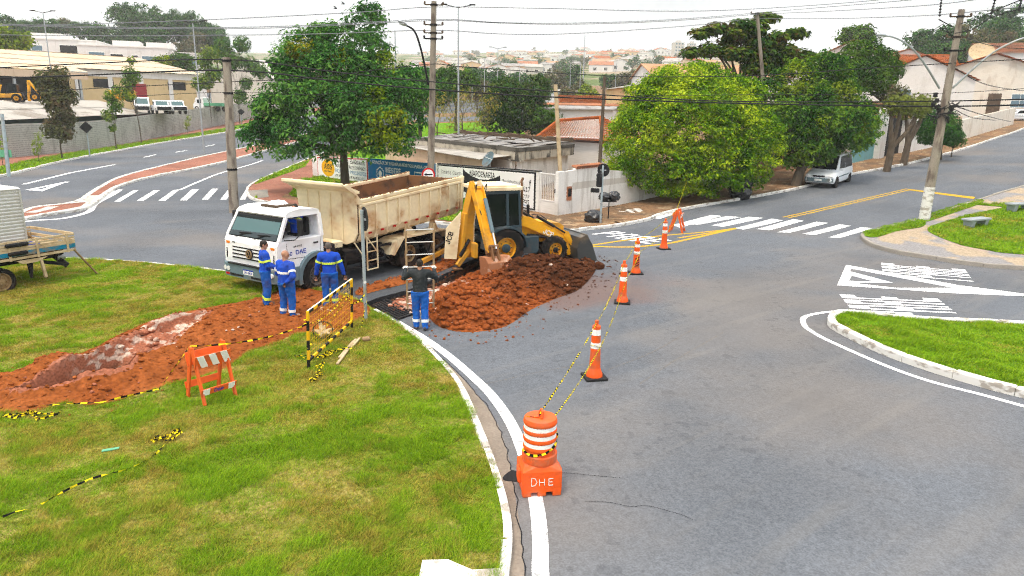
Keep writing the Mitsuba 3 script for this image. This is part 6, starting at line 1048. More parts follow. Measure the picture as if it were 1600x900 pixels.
for lab, pts in (('topmost pale power line', [(-32.80,44.00,9.44),(-22.56,40.00,9.33),(-14.64,37.00,9.32),(-7.47,35.40,9.55),(-3.84,34.60,9.73),(1.31,36.00,9.94),(9.98,40.00,10.48),(18.42,40.00,11.09),(21.72,40.00,11.65)]), ('second pale power line from the top, left part sagging behind the tree', [(-32.76,44.00,9.65),(-21.61,39.50,9.12),(-14.68,37.00,8.93),(-9.37,35.60,8.98),(-3.88,34.60,9.20),(-0.83,36.00,9.27),(2.38,38.00,9.52),(6.77,41.00,10.03),(11.00,44.00,10.66),(15.37,48.00,11.49)]), ('third pale power line, close below the second', [(-33.15,44.50,9.63),(-21.90,40.00,9.11),(-14.84,37.40,8.91),(-9.48,36.00,8.96),(-3.92,35.00,9.19),(-0.84,36.40,9.29),(2.40,38.40,9.51),(6.84,41.40,10.02),(11.11,44.40,10.64),(15.48,48.30,11.45)]), ('fourth pale power line, meeting the round insulators of the middle pole', [(-32.87,44.00,9.01),(-21.67,39.50,8.67),(-14.71,37.00,8.57),(-9.39,35.60,8.57),(-3.94,34.60,8.72),(-0.82,36.00,8.75),(2.39,38.00,9.00),(6.79,41.00,9.60),(11.04,44.00,10.28),(15.40,48.00,11.18)]),
        ('power line rising to the top edge right of the flat topped tree', [(15.37,48.00,11.49),(17.69,44.00,11.30),(20.11,40.00,11.12),(21.68,37.00,11.01)]), ('power line just below it at the upper right', [(15.42,48.00,11.41),(18.46,44.00,11.13),(20.74,38.00,10.66),(21.38,34.00,10.45)]), ('lower power line from the flat topped tree to the right pole', [(15.53,48.00,11.15),(18.51,44.00,10.71),(20.18,38.00,10.14),(19.82,33.60,9.72),(20.20,30.00,9.51),(20.96,29.00,9.57)])): wire(lab, pts, .018, 'cable_pale', 'power_line')
for lab, pts in (('cable from the right pole up to the right edge, upper one', [(19.73,33.40,9.21),(19.73,32.00,9.31),(19.20,30.00,9.40),(19.02,28.00,9.58)]), ('cable from the right pole sagging up to the hanging insulators', [(19.56,33.30,8.82),(19.53,32.00,8.85),(19.58,31.00,9.19),(19.53,29.00,9.32)]), ('cable falling from the right pole to the right edge', [(19.73,33.40,8.84),(23.63,38.00,8.93),(28.92,44.00,9.27),(35.91,50.00,9.72)]), ('cable falling from the right pole behind the cream house', [(19.81,33.30,7.35),(25.24,40.00,7.09),(32.03,48.00,7.11),(40.85,56.00,7.12)]), ('drop cable from the tangle down towards the far car', [(20.03,33.30,5.71),(25.54,40.00,5.41),(33.30,50.00,5.16),(41.06,60.00,4.97)]), ('second drop cable from the tangle to the right', [(19.93,33.30,5.62),(25.22,40.00,5.20),(33.14,50.00,5.07)])): wire(lab, pts, .02, 'cable', 'service_cable')
for k, (x, lab) in enumerate(((0, 'hanging insulator string at the top edge, left one'), (1, 'hanging insulator string at the top edge, middle one'), (2, 'hanging insulator string at the top edge, right one'))):
    a, c = [((17.43,31.00,10.05), (17.47,31.00,9.21)), ((19.66,31.00,10.08), (19.56,31.00,9.19)), ((20.06,30.00,9.94), (20.02,30.00,9.34))][k]; b = B(); n = 7
    for i in range(n): p = np.array(a) + (np.array(c) - a) * (i + .5) / n; b.lathe([(.02, -.05), (.05, -.03), (.05, .0), (.02, .03)], tr(*p), 10)
    b.cyl(a, c, .018, n=6); single('insulator', lab, 'insulator', b, 'sign_blue' if 0 else 'cable')

# ================= buildings of the corner block =================
W0, W1 = np.array([-15.04, 53.59]), np.array([1.3, 36.2]); wl = np.linalg.norm(W1 - W0); wu = (W1 - W0) / wl
WM = eye(); WM[:3, 0] = (*wu, 0); WM[:3, 1] = (-wu[1], wu[0], 0); WM[:3, 3] = (*W0, 0)      # x along the wall, y into the plot
RX = rot('x', 90)
t = Thing('advert_wall', 'long low plot wall painted with three adverts: white, blue and white', 'wall', WM)
b = B(); b.side([(-.3, -.1), (wl, -.1), (wl, 2.16), (15.2, 2.02), (7.6, 1.9), (-.3, 1.62)], 0, .16); t.part('masonry', b, 'white_wall'); b = B(); b.side([(15.3, 2.03), (wl, 2.165), (wl, 2.21), (15.3, 2.07)], -.035, .18); t.part('coping', b, 'dark_metal')
def board(x0, x1, za, zb, zc, zd, bs, name): b = B(); b.side([(x0, za), (x1, zb), (x1, zc), (x0, zd)], -.03, -.002); return t.part(name, b, bs)
A = board(.55, 7.52, .12, .14, 1.86, 1.60, 'red_sign', 'sign_board'); b = B(); b.side([(.62, .2), (7.44, .22), (7.44, 1.79), (.62, 1.54)], -.034, -.03); t.part('sign_face', b, 'sign_white', of=A)
def paint(w, h, x, z, bs, of, width=None, bold=True): b = B(); v, f = text(w, h, .004, bold, width); b.add(v, f, tr(x, -.034, z) @ RX); t.part('lettering', b, bs, of=of)
b = B(); b.prism(sg.Point(0, 0).buffer(1, 24), .004, tr(2.15, -.034, .90) @ RX @ np.diag([.95, .62, 1, 1])); t.part('logo_disc', b, 'sign_gold', of=A)
def paint2(w, h, x, z, bs, of, width=None, bold=True): b = B(); v, f = text(w, h, .004, bold, width); b.add(v, f, tr(x, -.0385, z) @ RX); t.part('lettering', b, bs, of=of)
paint2('AGS', .36, 1.6, .82, 'black_ink', A, 1.15); paint2('SISTEMAS', .10, 1.62, .60, 'black_ink', A, 1.1)
paint('ALARMES  CÂMERAS', .21, 3.2, 1.40, 'black_ink', A, 4.0); paint('INTERF.  PORTÃO ELETRÔNICO', .21, 3.2, 1.04, 'black_ink', A, 4.1); paint('F:(19)3042·99810·0931', .24, 3.2, .68, 'sign_blue', A, 4.15); paint('AV. NAJI CELIO DR MARCELO 22', .17, 3.2, .38, 'black_ink', A, 3.9)
Bd = board(7.62, 15.12, .16, .2, 2.03, 1.92, 'sign_blue', 'sign_board'); W_ = 'white_plain'
paint('LOCAÇÃO DE EQUIPAMENTOS PARA OBRA', .19, 7.95, 1.62, W_, Bd, 6.9); paint('MESTRE', .34, 9.75, 1.12, W_, Bd, 1.75); paint('DA OBRA', .2, 9.75, .82, W_, Bd, 1.75); paint('LOCAÇÕES', .2, 9.75, .54, W_, Bd, 1.9); paint('R.19', .2, 8.0, .22, W_, Bd)
b = B(); b.prism(sg.Polygon([(.5 * math.cos(a), .46 * math.sin(a)) for a in np.linspace(.52, 6.8, 7)]).difference(sg.Polygon([(.42 * math.cos(a), .38 * math.sin(a)) for a in np.linspace(.52, 6.8, 7)])), .004, tr(9.1, -.034, 1.0) @ RX); b.prism(sg.Point(0, 0).buffer(.2).union(sg.box(-.14, -.3, .14, -.1)), .004, tr(9.1, -.034, 1.0) @ RX); t.part('emblem', b, W_, of=Bd)
b = B(); b.prism(sg.Point(0, 0).buffer(.3).union(sg.box(-.1, .2, .1, .45)).union(sg.Polygon([(-.35, -.5), (.35, -.5), (.1, -.1), (-.1, -.1)])), .004, tr(12.25, -.034, .85) @ RX); t.part('mixer_picture', b, 'sign_gold', of=Bd)
b = B(); q = sg.box(-.4, -.5, .4, .5).difference(sg.box(-.33, -.43, .33, .2)).difference(sg.box(-.33, .26, .33, .43)); b.prism(q.union(stripe([(-.35, -.45), (.35, .2)], .06)).union(stripe([(-.35, .2), (.35, -.45)], .06)), .004, tr(13.35, -.034, .9) @ RX); t.part('scaffold_picture', b, W_, of=Bd)
b = B(); b.prism(sg.Polygon([(-.3, -.4), (.3, -.4), (.2, .3), (-.2, .3)]), .004, tr(14.4, -.034, .9) @ RX); t.part('bucket_picture', b, 'orange_paint', of=Bd)
Cd = board(15.35, 23.62, .2, .18, 2.12, 2.0, 'black_ink', 'sign_board'); b = B(); b.side([(15.42, .27), (23.52, .25), (23.52, 2.03), (15.42, 1.93)], -.034, -.03); t.part('sign_face', b, 'sign_white', of=Cd)
paint('Cozinha  Quarto', .22, 15.7, 1.50, 'black_ink', Cd, 1.9, False); paint('Banheiro ·Gourmet', .2, 15.7, 1.1, 'black_ink', Cd, 2.0, False); paint('MARCENARIA', .30, 18.35, 1.56, 'black_ink', Cd, 2.15); paint('Planejamentos grátis', .17, 21.1, 1.42, 'black_ink', Cd, 1.7, False); paint('f', .3, 23.15, 1.38, 'black_ink', Cd)
paint('98815-2417', .26, 21.3, 1.06, 'black_ink', Cd, 1.95); paint('99152-6777', .17, 21.6, .74, 'black_ink', Cd, 1.6); paint('#P4RQT', .17, 22.2, .48, 'black_ink', Cd, 1.0); paint('@ads', .10, 22.7, .32, 'sign_blue', Cd)
b = B(); sw_ = [(17.75, 1.92), (18.0, 1.75), (18.5, 1.55), (19.2, 1.42), (19.9, 1.45), (20.5, 1.6), (20.9, 1.75), (20.95, 1.4), (20.95, .6), (17.75, .6)]; b.side(sw_, -.038, -.034); t.part('swoosh', b, 'black_ink', of=Cd); b = B(); v, f = text('Candida', .26, .004, True, 1.9); b.add(v, f, tr(18.5, -.038, 1.0) @ RX); t.part('lettering', b, W_, of=Cd)
# barred gate
GM = eye(); g0, g1 = np.array([1.30, 36.15]), np.array([2.2, 35.1]); gu = (g1 - g0) / np.linalg.norm(g1 - g0); GM[:3, 0] = (*gu, 0); GM[:3, 1] = (-gu[1], gu[0], 0); GM[:3, 3] = (*g0, .1); gl = np.linalg.norm(g1 - g0)
t = Thing('gate', 'white barred metal gate between the advert wall and the white corner wall', 'gate', GM); b = B(); b.box((gl / 2, .06, .32), (gl - .12, .03, .62)); t.part('lower_panel', b, 'clean_white')
for x in (.06, gl - .06): b = B(); b.box((x, .05, 1.02), (.1, .08, 2.05), None, .01); t.part('stile', b, 'clean_white')
for z in (.66, 2.0): b = B(); b.box((gl / 2, .05, z), (gl - .2, .06, .07), None, .01); t.part('rail', b, 'clean_white')
for k in range(9): b = B(); b.box((.16 + (gl - .32) * k / 8, .05, 1.33), (.035, .035, 1.3)); t.part('bar', b, 'clean_white')
b = B(); b.box((gl - .2, .0, 1.2), (.08, .05, .2)); t.part('lock', b, 'dark_metal')
# white wall along the right street
S0, S1 = np.array([2.2, 35.1]), np.array([13.8, 46.8]); sl = np.linalg.norm(S1 - S0); su = (S1 - S0) / sl; SM = eye(); SM[:3, 0] = (*su, 0); SM[:3, 1] = (-su[1], su[0], 0); SM[:3, 3] = (*S0, 0)
t = Thing('corner_wall', 'stained white plot wall along the right street with a small tiled coping', 'wall', SM)
b = B(); b.side([(0, -.1), (8, .3), (sl, .75), (sl, 2.1), (9.6, 2.05), (6.2, 2.0), (3.5, 2.2), (3.5, 2.44), (1.3, 2.40), (1.3, 2.3), (0, 2.22)], 0, .18); t.part('masonry', b, 'white_wall'); b = B(); b.side([(.02, -.1), (.5, -.1), (.5, 2.28), (.02, 2.28)], -.03, .21); t.part('pillar', b, 'white_wall')
b = B(); b.side([(1.1, 1.32), (6.2, 1.42), (6.2, 1.72), (1.1, 1.68)], -.006, 0); t.part('grey_band', b, 'pale_slab', label='pale grey painted band')
for k in range(12): b = B(); b.tube([(1.36 + .19 * k, -.10, 2.42 + .004 * k), (1.36 + .19 * k, .26, 2.48 + .004 * k)], [.085, .07], 8, False); t.part('coping_tile', b, 'clay_tile_old')
b = B(); b.box((.85, -.02, 1.15), (.36, .05, .7)); k = t.part('meter_niche', b, 'clay_tile_old'); b = B(); b.box((.85, -.05, 1.2), (.24, .03, .4)); t.part('meter', b, 'dark_metal', of=k)
# old flat roofed workshop behind the adverts
def onray(x, y, z): return np.array([x, y, z])
C0 = np.array((0.26,43.50,2.18)); C1 = np.array((3.96,50.00,2.20)); C2 = np.array((-8.77,60.00,1.81))
t = Thing('workshop', 'old flat roofed workshop with a mouldy fascia and loose roof sheets', 'building')
zt_, zb_ = 2.95, 2.25
def wallrun(p, q, z0, z1, th, bs, name, of=None, over=0.): b = B(); d = np.array([q[0] - p[0], q[1] - p[1], 0.]); L = np.linalg.norm(d); d /= L; b.bar((p[0] - d[0] * over, p[1] - d[1] * over, (z0 + z1) / 2), (q[0] + d[0] * over, q[1] + d[1] * over, (z0 + z1) / 2), th, z1 - z0); return t.part(name, b, bs, of=of)
back = C1[:2] + (C2[:2] - C0[:2])
wallrun(C0 + [0, .35, 0], C1 + [-.3, .2, 0], -.1, zb_, .25, 'white_wall', 'wall'); wallrun(C0 + [-.3, .4, 0], C2 + [.1, .6, 0], -.1, zb_, .25, 'white_wall', 'wall'); wallrun(C0, C1, zb_, zt_, .3, 'old_wall', 'fascia', over=.15); wallrun(C0, C2, zb_, zt_, .3, 'old_wall', 'fascia', over=.15); wallrun(C0 + [0, -.03, 0], C1 + [0, -.03, 0], zt_ - .2, zt_ + .04, .34, 'mould', 'coping', over=.2); wallrun(C0 + [0, -.03, 0], C2 + [0, -.03, 0], zt_ - .2, zt_ + .04, .34, 'mould', 'coping', over=.2); wallrun(C0 + [0, -.02, 0], C2 + [0, -.02, 0], zb_ - .07, zb_ + .02, .5, 'old_wall', 'drip_edge', over=.2); wallrun(C1, back, zb_, zt_ - .1, .3, 'old_wall', 'fascia')
e0, e1 = C0[:2], C2[:2] - C0[:2]; e2 = C1[:2] - C0[:2]; r = np.random.default_rng(21)
for i in range(16):
    u0, u1 = i / 16 + .004, (i + 1) / 16 + .006
    for j in range(2):
        v0, v1 = (.05, .55) if j == 0 else (.5, .98); tilt = r.normal(0, .03); zz = 2.86 + .16 * (v0 + v1) / 2 + r.normal(0, .025); V = []; n = 13
        for k in range(n):
            uu = u0 + (u1 - u0) * k / (n - 1); h = .028 * math.cos(k * 3.1416)
            for vv in (v0, v1): p = e0 + e1 * uu + e2 * vv; V.append((p[0], p[1], zz + h + .22 * (vv - .5) + tilt * (k - n / 2) * .1))
        F = [[2 * k, 2 * k + 2, 2 * k + 3] for k in range(n - 1)] + [[2 * k, 2 * k + 3, 2 * k + 1] for k in range(n - 1)]; V = np.array(V); F = np.array(F); q = B(); q.add(V, F); q.add(V - [0, 0, .012], F[:, ::-1]); t.part('roof_sheet', q, 'fibre_sheet')
p, q = C2[:2] + e2 * 1.0, C1[:2]; b = B()
for k in range(18): a = p + (q - p) * k / 18; c = p + (q - p) * (k + 1) / 18; b.bar((*a, 3.2 + r.normal(0, .08)), (*c, 3.2 + r.normal(0, .08)), .35, .3)
t.part('rear_parapet', b, 'rot_wood'); b = B()
for k in range(14): b = B(); a = e0 + e1 * r.uniform(.1, 1) + e2 * r.uniform(.3, 1.0); b.bar((*a, 3.15), (*(a + r.normal(0, .9, 2)), 3.2 + r.uniform(0, .3)), .08); t.part('loose_timber', b, 'rot_wood')
# low lean-to roof between workshop and advert wall
lo0, lo1 = np.array((-8.34,57.00,1.68)), np.array((-3.11,46.00,1.91)); t2 = Thing('lean_to', 'corrugated lean-to roof behind the blue advert', 'lean-to'); dd = lo1[:2] - lo0[:2]; nn = np.array([-dd[1], dd[0]]) / np.linalg.norm(dd); nn = nn if nn[1] > 0 else -nn
lo0, lo1 = lo0 - np.r_[dd * .6, 0], lo1 + np.r_[dd * .25, 0]
for i in range(9):
    V = []; n = 15
    for k in range(n):
        p = lo0[:2] + (lo1 - lo0)[:2] * (i + k / (n - 1) * 1.02) / 9
        for w in (0, 1): g = p + nn * (2.6 * w - .3); V.append((g[0], g[1], 2.28 + .22 * w + .03 * math.cos(k * 3.1416)))
    F = [[2 * k, 2 * k + 2, 2 * k + 3] for k in range(n - 1)] + [[2 * k, 2 * k + 3, 2 * k + 1] for k in range(n - 1)]; q = B(); V = np.array(V); q.add(V, F); q.add(V - [0, 0, .012], np.array(F)[:, ::-1]); t2.part('roof_sheet', q, 'fibre_pale')
b = B(); b.bar((*(lo0[:2] + nn * .1), 1.1), (*(lo1[:2] + nn * .1), 1.1), .16, 2.3); t2.part('wall', b, 'peach_wall')
def dish(label, p, r, aim, bs, mesh=False, mast=1.0):
    t = Thing('satellite_dish', label, 'satellite dish'); a_, b_, c_ = frame(aim); m = eye(); m[:3, :3] = np.stack([a_, b_, c_], 1); m[:3, 3] = p; b = B(); n = 20; pr_ = [(r * k / 8, .25 * r * (k / 8) ** 2) for k in range(1, 9)]; v0 = b
    b.lathe([(.001, 0)] + pr_ + [(r, .25 * r + .012)] + [(x, z + .012) for x, z in pr_[::-1]], m, n); t.part('bowl', b, bs, 40); b = B(); b.cyl((p[0], p[1], p[2] - mast), np.array(p) - c_ * .05, .04, n=8); t.part('mast', b, 'galvanised'); b = B(); f_ = np.array(p) + c_ * r * .9; b.cyl(f_, f_ - c_ * .12, .05, n=8)
    for k in range(3): a = k * 2.1; b.cyl(np.array(p) + (a_ * math.cos(a) + b_ * math.sin(a)) * r * .9 + c_ * r * .2, f_, .012, n=5)
    t.part('feed', b, 'galvanised')
dish('small dark satellite dish standing above the white advert wall', np.array((-1.38,40.00,2.46)), .48, (-.75, -.5, .5), 'bumper_grey', mast=.7)
# ---- tiled roofs: rows of ridged tiles ----
def tile_plane(a, b_, c, d, bs, th, name='roof', row=.46, col=.3, of=None):
    """A tiled slope: eave a-b, ridge d-c (above a and b). Ridged pan tiles as one surface."""
    a, b_, c, d = map(lambda q: np.array(q, float), (a, b_, c, d)); L, S = np.linalg.norm(b_ - a), np.linalg.norm((d + c) / 2 - (a + b_) / 2); nu, nv = max(2, int(L / col)), max(1, int(S / row)); nrm = np.cross(b_ - a, d - a); nrm /= np.linalg.norm(nrm); nrm = nrm if nrm[2] > 0 else -nrm; V, F, n = [], [], 0; ns = nu * 4 + 1
    for j in range(nv):
        for e, off in ((0, .075), (1, .005)):
            v = (j + e * 1.06) / nv; s = np.linspace(0, 1, ns); base = (a * (1 - v) + d * v)[None] * (1 - s)[:, None] + (b_ * (1 - v) + c * v)[None] * s[:, None]; V.append(base + nrm * (off + .06 * np.maximum(0, np.cos(np.arange(ns) * np.pi / 2))[:, None]))
        k = np.arange(ns - 1) + n; F += [np.stack([k, k + 1, k + ns + 1], 1), np.stack([k, k + ns + 1, k + ns], 1)]; n += 2 * ns
    V, F = np.concatenate(V), np.concatenate(F)
    if np.cross(V[F[0, 1]] - V[F[0, 0]], V[F[0, 2]] - V[F[0, 0]]) @ nrm < 0: F = F[:, ::-1]
    return th.part(name, (V, F), bs, of=of)
def house(label, x, y, rz, w, d, h, ridge, wallm, roofm, wins=(), doors=(), along='x', over=.35, z0=None, group=None, key='house', cat='house', tiles=True, panes='window_blue', hip=False):
    """A gabled house; its front looks along -y of its own frame. wins/doors: (x, z, width, height) on the front."""
    zz = float(land(x, y)) - .2 if z0 is None else z0; t = Thing(key, label, cat, place(x, y, zz, rz), group); b = B()
    if along == 'x': b.front(sg.Polygon([(-d / 2, 0), (d / 2, 0), (d / 2, h), (0, h + ridge - .05), (-d / 2, h)]), -w / 2, w / 2)
    else: b.side(sg.Polygon([(-w / 2, 0), (w / 2, 0), (w / 2, h), (0, h + ridge - .05), (-w / 2, h)]), -d / 2, d / 2)
    wl_ = t.part('wall', b, wallm)
    if along == 'x': E = [((-w / 2 - over, s * (d / 2 + over), h - over * ridge / (d / 2)), (w / 2 + over, s * (d / 2 + over), h - over * ridge / (d / 2)), (w / 2 + (over if not hip else -d * .35), 0, h + ridge), (-w / 2 - (over if not hip else -d * .35), 0, h + ridge)) for s in (-1, 1)]
    else: E = [((s * (w / 2 + over), -d / 2 - over, h - over * ridge / (w / 2)), (s * (w / 2 + over), d / 2 + over, h - over * ridge / (w / 2)), (0, d / 2 + over, h + ridge), (0, -d / 2 - over, h + ridge)) for s in (-1, 1)]
    if hip and along == 'x':
        for s in (-1, 1): E.append(((s * (w / 2 + over), -d / 2 - over, E[0][0][2]), (s * (w / 2 + over), d / 2 + over, E[0][0][2]), (s * (w / 2 - d * .35), .01, h + ridge), (s * (w / 2 - d * .35), -.01, h + ridge)))
    for e in E:
        if tiles: tile_plane(*e, roofm, t)
        else:
            b = B(); n = np.cross(np.subtract(e[1], e[0]), np.subtract(e[3], e[0])); n = n / np.linalg.norm(n) * (1 if n[2] > 0 else -1); b.hull(list(np.array(e) + n * .02) + list(np.array(e) + n * .14)); t.part('roof', b, roofm)
    b = B(); 
    for (wx, wz, ww, wh) in wins:
        b = B(); b.box((wx, -d / 2 - .01, wz), (ww + .16, .08, wh + .16)); k = t.part('window', b, 'white_plain'); b = B(); b.box((wx, -d / 2 - .045, wz), (ww, .05, wh)); t.part('pane', b, panes, of=k); b = B()
        for q in range(1, 3): b.box((wx - ww / 2 + ww * q / 3, -d / 2 - .075, wz), (.04, .02, wh))
        b.box((wx, -d / 2 - .075, wz), (ww, .02, .04)); t.part('bars', b, 'white_plain', of=k)
    for (wx, wz, ww, wh) in doors: b = B(); b.box((wx, -d / 2 - .02, wz), (ww, .08, wh)); t.part('door', b, 'rot_wood')
    return t
# orange roofed house behind the workshop
t = Thing('house', 'small house with a bright orange hipped tile roof left of the ficus', 'house'); ev = [np.array(q) for q in [(1.60,56.00,3.12),(6.27,51.00,3.11),(11.00,60.00,3.03),(3.83,64.00,4.42),(7.19,61.00,4.77)]]
b = B(); base = [ev[0] + [.4, .4, 0], ev[1] + [0, .5, 0], ev[2], ev[3] + [0, 3, 0]]; b.prism(sg.Polygon([(q[0], q[1]) for q in base]).convex_hull, 3.0, z=0); t.part('wall', b, 'clean_white'); tile_plane(ev[0], ev[1], ev[4], ev[3], 'clay_tile', t); tile_plane(ev[1], ev[2], ev[4] + [.05, 0, 0], ev[4], 'clay_tile', t); b = B(); b.tube([ev[3], ev[4]], .13, 8); b.tube([ev[4], ev[1]], .13, 8); b.tube([ev[3], ev[0]], .13, 8); t.part('ridge', b, 'clay_tile')
house('low grey walled shed with a rusty band along its roof edge', 11.5, 92, -8, 17, 8, 2.7, .25, 'old_wall', 'clay_tile_old', tiles=False, z0=3.2); house('yellow and white gabled house half hidden by the ficus', 17.5, 96, 8, 9, 9, 3.8, .8, 'yellow_wall', 'fibre_pale', z0=4.4, along='y'); house('house with a faded orange roof behind the grey shed', 11.0, 106, -5, 9, 8, 1.3, 1.0, 'clean_white', 'clay_tile', z0=5.2)
house('pink walled house with a small roof beside the dark pole', 14.8, 101, 6, 3, 5, 2.2, .4, 'clay_tile_old', 'clay_tile', z0=4.6); house('white walled yard building behind the orange roof', 6.8, 79, -12, 8, 6, 3.4, .3, 'clean_white', 'fibre_sheet', tiles=False, z0=2.0)
house('large pale salmon roofed hall showing above the ficus', 36, 135, 4, 26, 16, 4.6, 2.2, 'clean_white', 'clay_pale', z0=7.0, tiles=False)
# ---- right hand street: plot walls and houses ----
def wallseg(key, label, p, q, h, bs, th=.18, drop=None):
    p, q = np.array(p, float), np.array(q, float); t = Thing(key, label, 'wall'); L = np.linalg.norm(q - p); n = max(2, int(L / 2)); b = B(); d = (q - p) / L; nn = np.array([-d[1], d[0]]) * th / 2; V = []
    for k in range(n + 1):
        c = p + (q - p) * k / n; z = float(land(*c)); 
        for s in (-1, 1): V += [(*(c + nn * s), z - .2), (*(c + nn * s), z + h)]
    F = []
    for k in range(n): a = 4 * k; F += [[a, a + 4, a + 5], [a, a + 5, a + 1], [a + 2, a + 3, a + 7], [a + 2, a + 7, a + 6], [a + 1, a + 5, a + 7], [a + 1, a + 7, a + 3]]
    F += [[0, 1, 3], [0, 3, 2], [4 * n, 4 * n + 2, 4 * n + 3], [4 * n, 4 * n + 3, 4 * n + 1]]; b.add(V, F); t.part('masonry', b, bs); return t
wallseg('brick_wall', 'rough brown brick wall in the shade of the dark tree', (13.9, 47.0), (20.2, 52.4), 2.3, 'brick_wall'); t = wallseg('plot_wall', 'orange plastered wall piece beside the trunk of the dark tree', (20.4, 51.0), (22.0, 52.4), 2.3, 'peach_wall'); wallseg('metal_gate', 'dark grey sheet gate behind the parked van', (22.4, 52.8), (24.4, 54.6), 2.1, 'cab_grey')
wallseg('teal_front', 'teal house front with a low tiled parapet right of the van', (25.6, 54.2), (28.3, 56.6), 3.4, 'teal_wall'); wallseg('plot_wall', 'narrow white pillar wall right of the teal front', (28.4, 56.3), (29.2, 57.0), 3.9, 'clean_white', .4)
wallseg('roller_gate', 'dark brown roller gate behind the pruned trunks', (29.4, 57.5), (32.4, 60.2), 3.0, 'dark_metal'); wallseg('plot_wall', 'tall white wall with a slanting top behind the pruned trunks', (32.6, 59.8), (37.2, 63.8), 3.6, 'clean_white', .3); wallseg('plot_wall', 'cream boundary wall with rust stains below the topiary tree', (37.4, 63.9), (41.8, 68.0), 2.4, 'peach_wall'); wallseg('plot_wall', 'long cream boundary wall running up to the far car', (41.9, 68.1), (58, 84.5), 2.0, 'cream_wall')
house('white gabled house with a pale blue window, second up the right street', 44.5, 83, -16, 10, 11, 6.2, 2.4, 'clean_white', 'clay_tile', [(-2.0, 4.6, 2.2, 1.1)], [], 'y', z0=2.9); house('white gabled house farther left with a grey shadowed gable', 41.5, 93, -16, 9, 10, 7.6, 2.2, 'clean_white', 'clay_pale', [], [], 'y', z0=4.2)
house('cream gabled house with two windows and a door at the right edge', 63.5, 100, -20, 17, 10, 5.4, 3.0, 'cream_wall', 'clay_tile', [(-4.2, 2.6, 2.6, 1.5), (3.9, 2.6, 2.8, 1.6)], [(.6, 2.1, 1.5, 2.8)], 'y', z0=4.9, over=.6)
house('long orange roofed house behind the leaning pole', 57, 118, -14, 22, 10, 4.6, 2.6, 'cream_wall', 'clay_tile', z0=7.6); house('house with a red gabled roof above the cream house', 66, 128, -10, 14, 10, 5.2, 2.6, 'clean_white', 'clay_tile_old', [(0, 3, 1.6, 1.2)], z0=8.4, along='y'); house('tall pale house at the right edge above the cream gable', 88, 128, -22, 16, 12, 8, 2.0, 'clean_white', 'clay_tile_old', [(-3, 5, 1.5, 1.2), (2, 5, 1.5, 1.2)], z0=8)
house('dark blue roofed house at the end of the lamp arm', 54, 140, -8, 12, 8, 6, .5, 'clean_white', 'sign_blue', tiles=False, z0=8.4); house('low house with tiled roof behind the teal front', 30.5, 66, -40, 11, 8, 3.0, 1.3, 'clean_white', 'clay_tile_old', z0=2.2)
dish('big pale mesh satellite dish above the orange roofs', np.array((70.23,112.00,14.70)), 1.75, (-.3, -.75, .6), 'timber_pale', mast=3.5); dish('big pale mesh satellite dish on the cream house roof', np.array((64.93,97.00,11.16)), 1.55, (-.1, -.75, .65), 'pale_slab', mast=2.5)
# ---- depot on the left: block wall, sheds, warehouse, apartments ----
t = Thing('block_wall', 'long grey concrete block wall along the left avenue', 'wall'); yy = np.arange(38, 152, .42); b1, b2 = B(), B(); r = np.random.default_rng(2); wx = lambda y: -47.6 - 1.2 * math.sin((y - 60) / 45)
core = B()
for k in range(0, 114, 3):
    y0, y1 = 38 + k, min(152, 41 + k); z0 = min(float(land(wx(y0), y0)), float(land(wx(y1), y1))); core.bar((wx(y0), y0, z0 + 1.5), (wx(y1), y1, z0 + 1.5), .13, 3.3)
t.part('mortar_core', core, 'mortar')
for bi, (lo_, hi) in enumerate(((38, 152),)):
    b = B()
    for row in range(16):
        for k, y in enumerate(yy):
            y_ = y + (.21 if row % 2 else 0); z = float(land(wx(y_), y_)); b.add(BOXV * [.19, .38, .172] + [wx(y_) + r.normal(0, .006), y_, z + .1 + .2 * row], BOXF)
    k = t.part('block', b, 'grey_block', label='courses of grey concrete blocks'); labels[k]['kind'] = 'stuff'
single('depot_yard', 'paved depot yard behind the block wall', None, (np.array([(-49.2, 78, 3.7), (-49.2, 150, 4.9), (-130, 150, 5.2), (-130, 78, 4.6)]), np.array([[0, 1, 2], [0, 2, 3]])), 'concrete', kind='structure')
def roofsheet(a, b_, c, d, th, bs, name='roof', pitch=.5): return tile_plane(a, b_, c, d, bs, th, name, row=3.0, col=pitch)
t = Thing('depot_shed', 'open fronted depot shed with a pale sheet roof, just behind the block wall', 'shed'); za = 3.1
q = [(-49.5, 58, 3.2), (-50.5, 99, 3.9), (-59, 103, 5.6), (-58, 58, 5.0)]; roofsheet(q[0], q[1], q[2], q[3], t, 'fibre_pale'); b = B(); b.bar((-58, 58, 2.4), (-59, 103, 2.8), .2, 4.6); t.part('wall', b, 'teal_wall')
for y in np.arange(60, 98, 5): b = B(); b.box((-49.9, y, 1.5), (.2, .2, 3.3)); t.part('post', b, 'green_paint')
t = Thing('warehouse', 'large cream roofed warehouse with yellow walls and a maroon door', 'warehouse')
f0, f1 = np.array((-68.25,112.00,6.31)), np.array((-55.45,128.00,6.84)); zb2, zt2 = 3.9, np.array((-63.37,120.00,10.39))[2]; u = (f1 - f0)[:2]; Lw = np.linalg.norm(u); u = u / Lw; f0 = f0[:2] - u * 4; Mh = eye(); Mh[:3, 0] = (*u, 0); Mh[:3, 1] = (-u[1], u[0], 0); Mh[:3, 3] = (*f0, 0); t.m = Mh; Lw += 4
b = B(); b.box((Lw / 2, 9, (zb2 + zt2) / 2), (Lw, 18, zt2 - zb2)); wk = t.part('wall', b, 'yellow_wall')
for x in np.linspace(.2, Lw - .2, 6): b = B(); b.box((x, -.06, (zb2 + zt2) / 2), (.7, .16, zt2 - zb2)); t.part('pilaster', b, 'clean_white', of=wk)
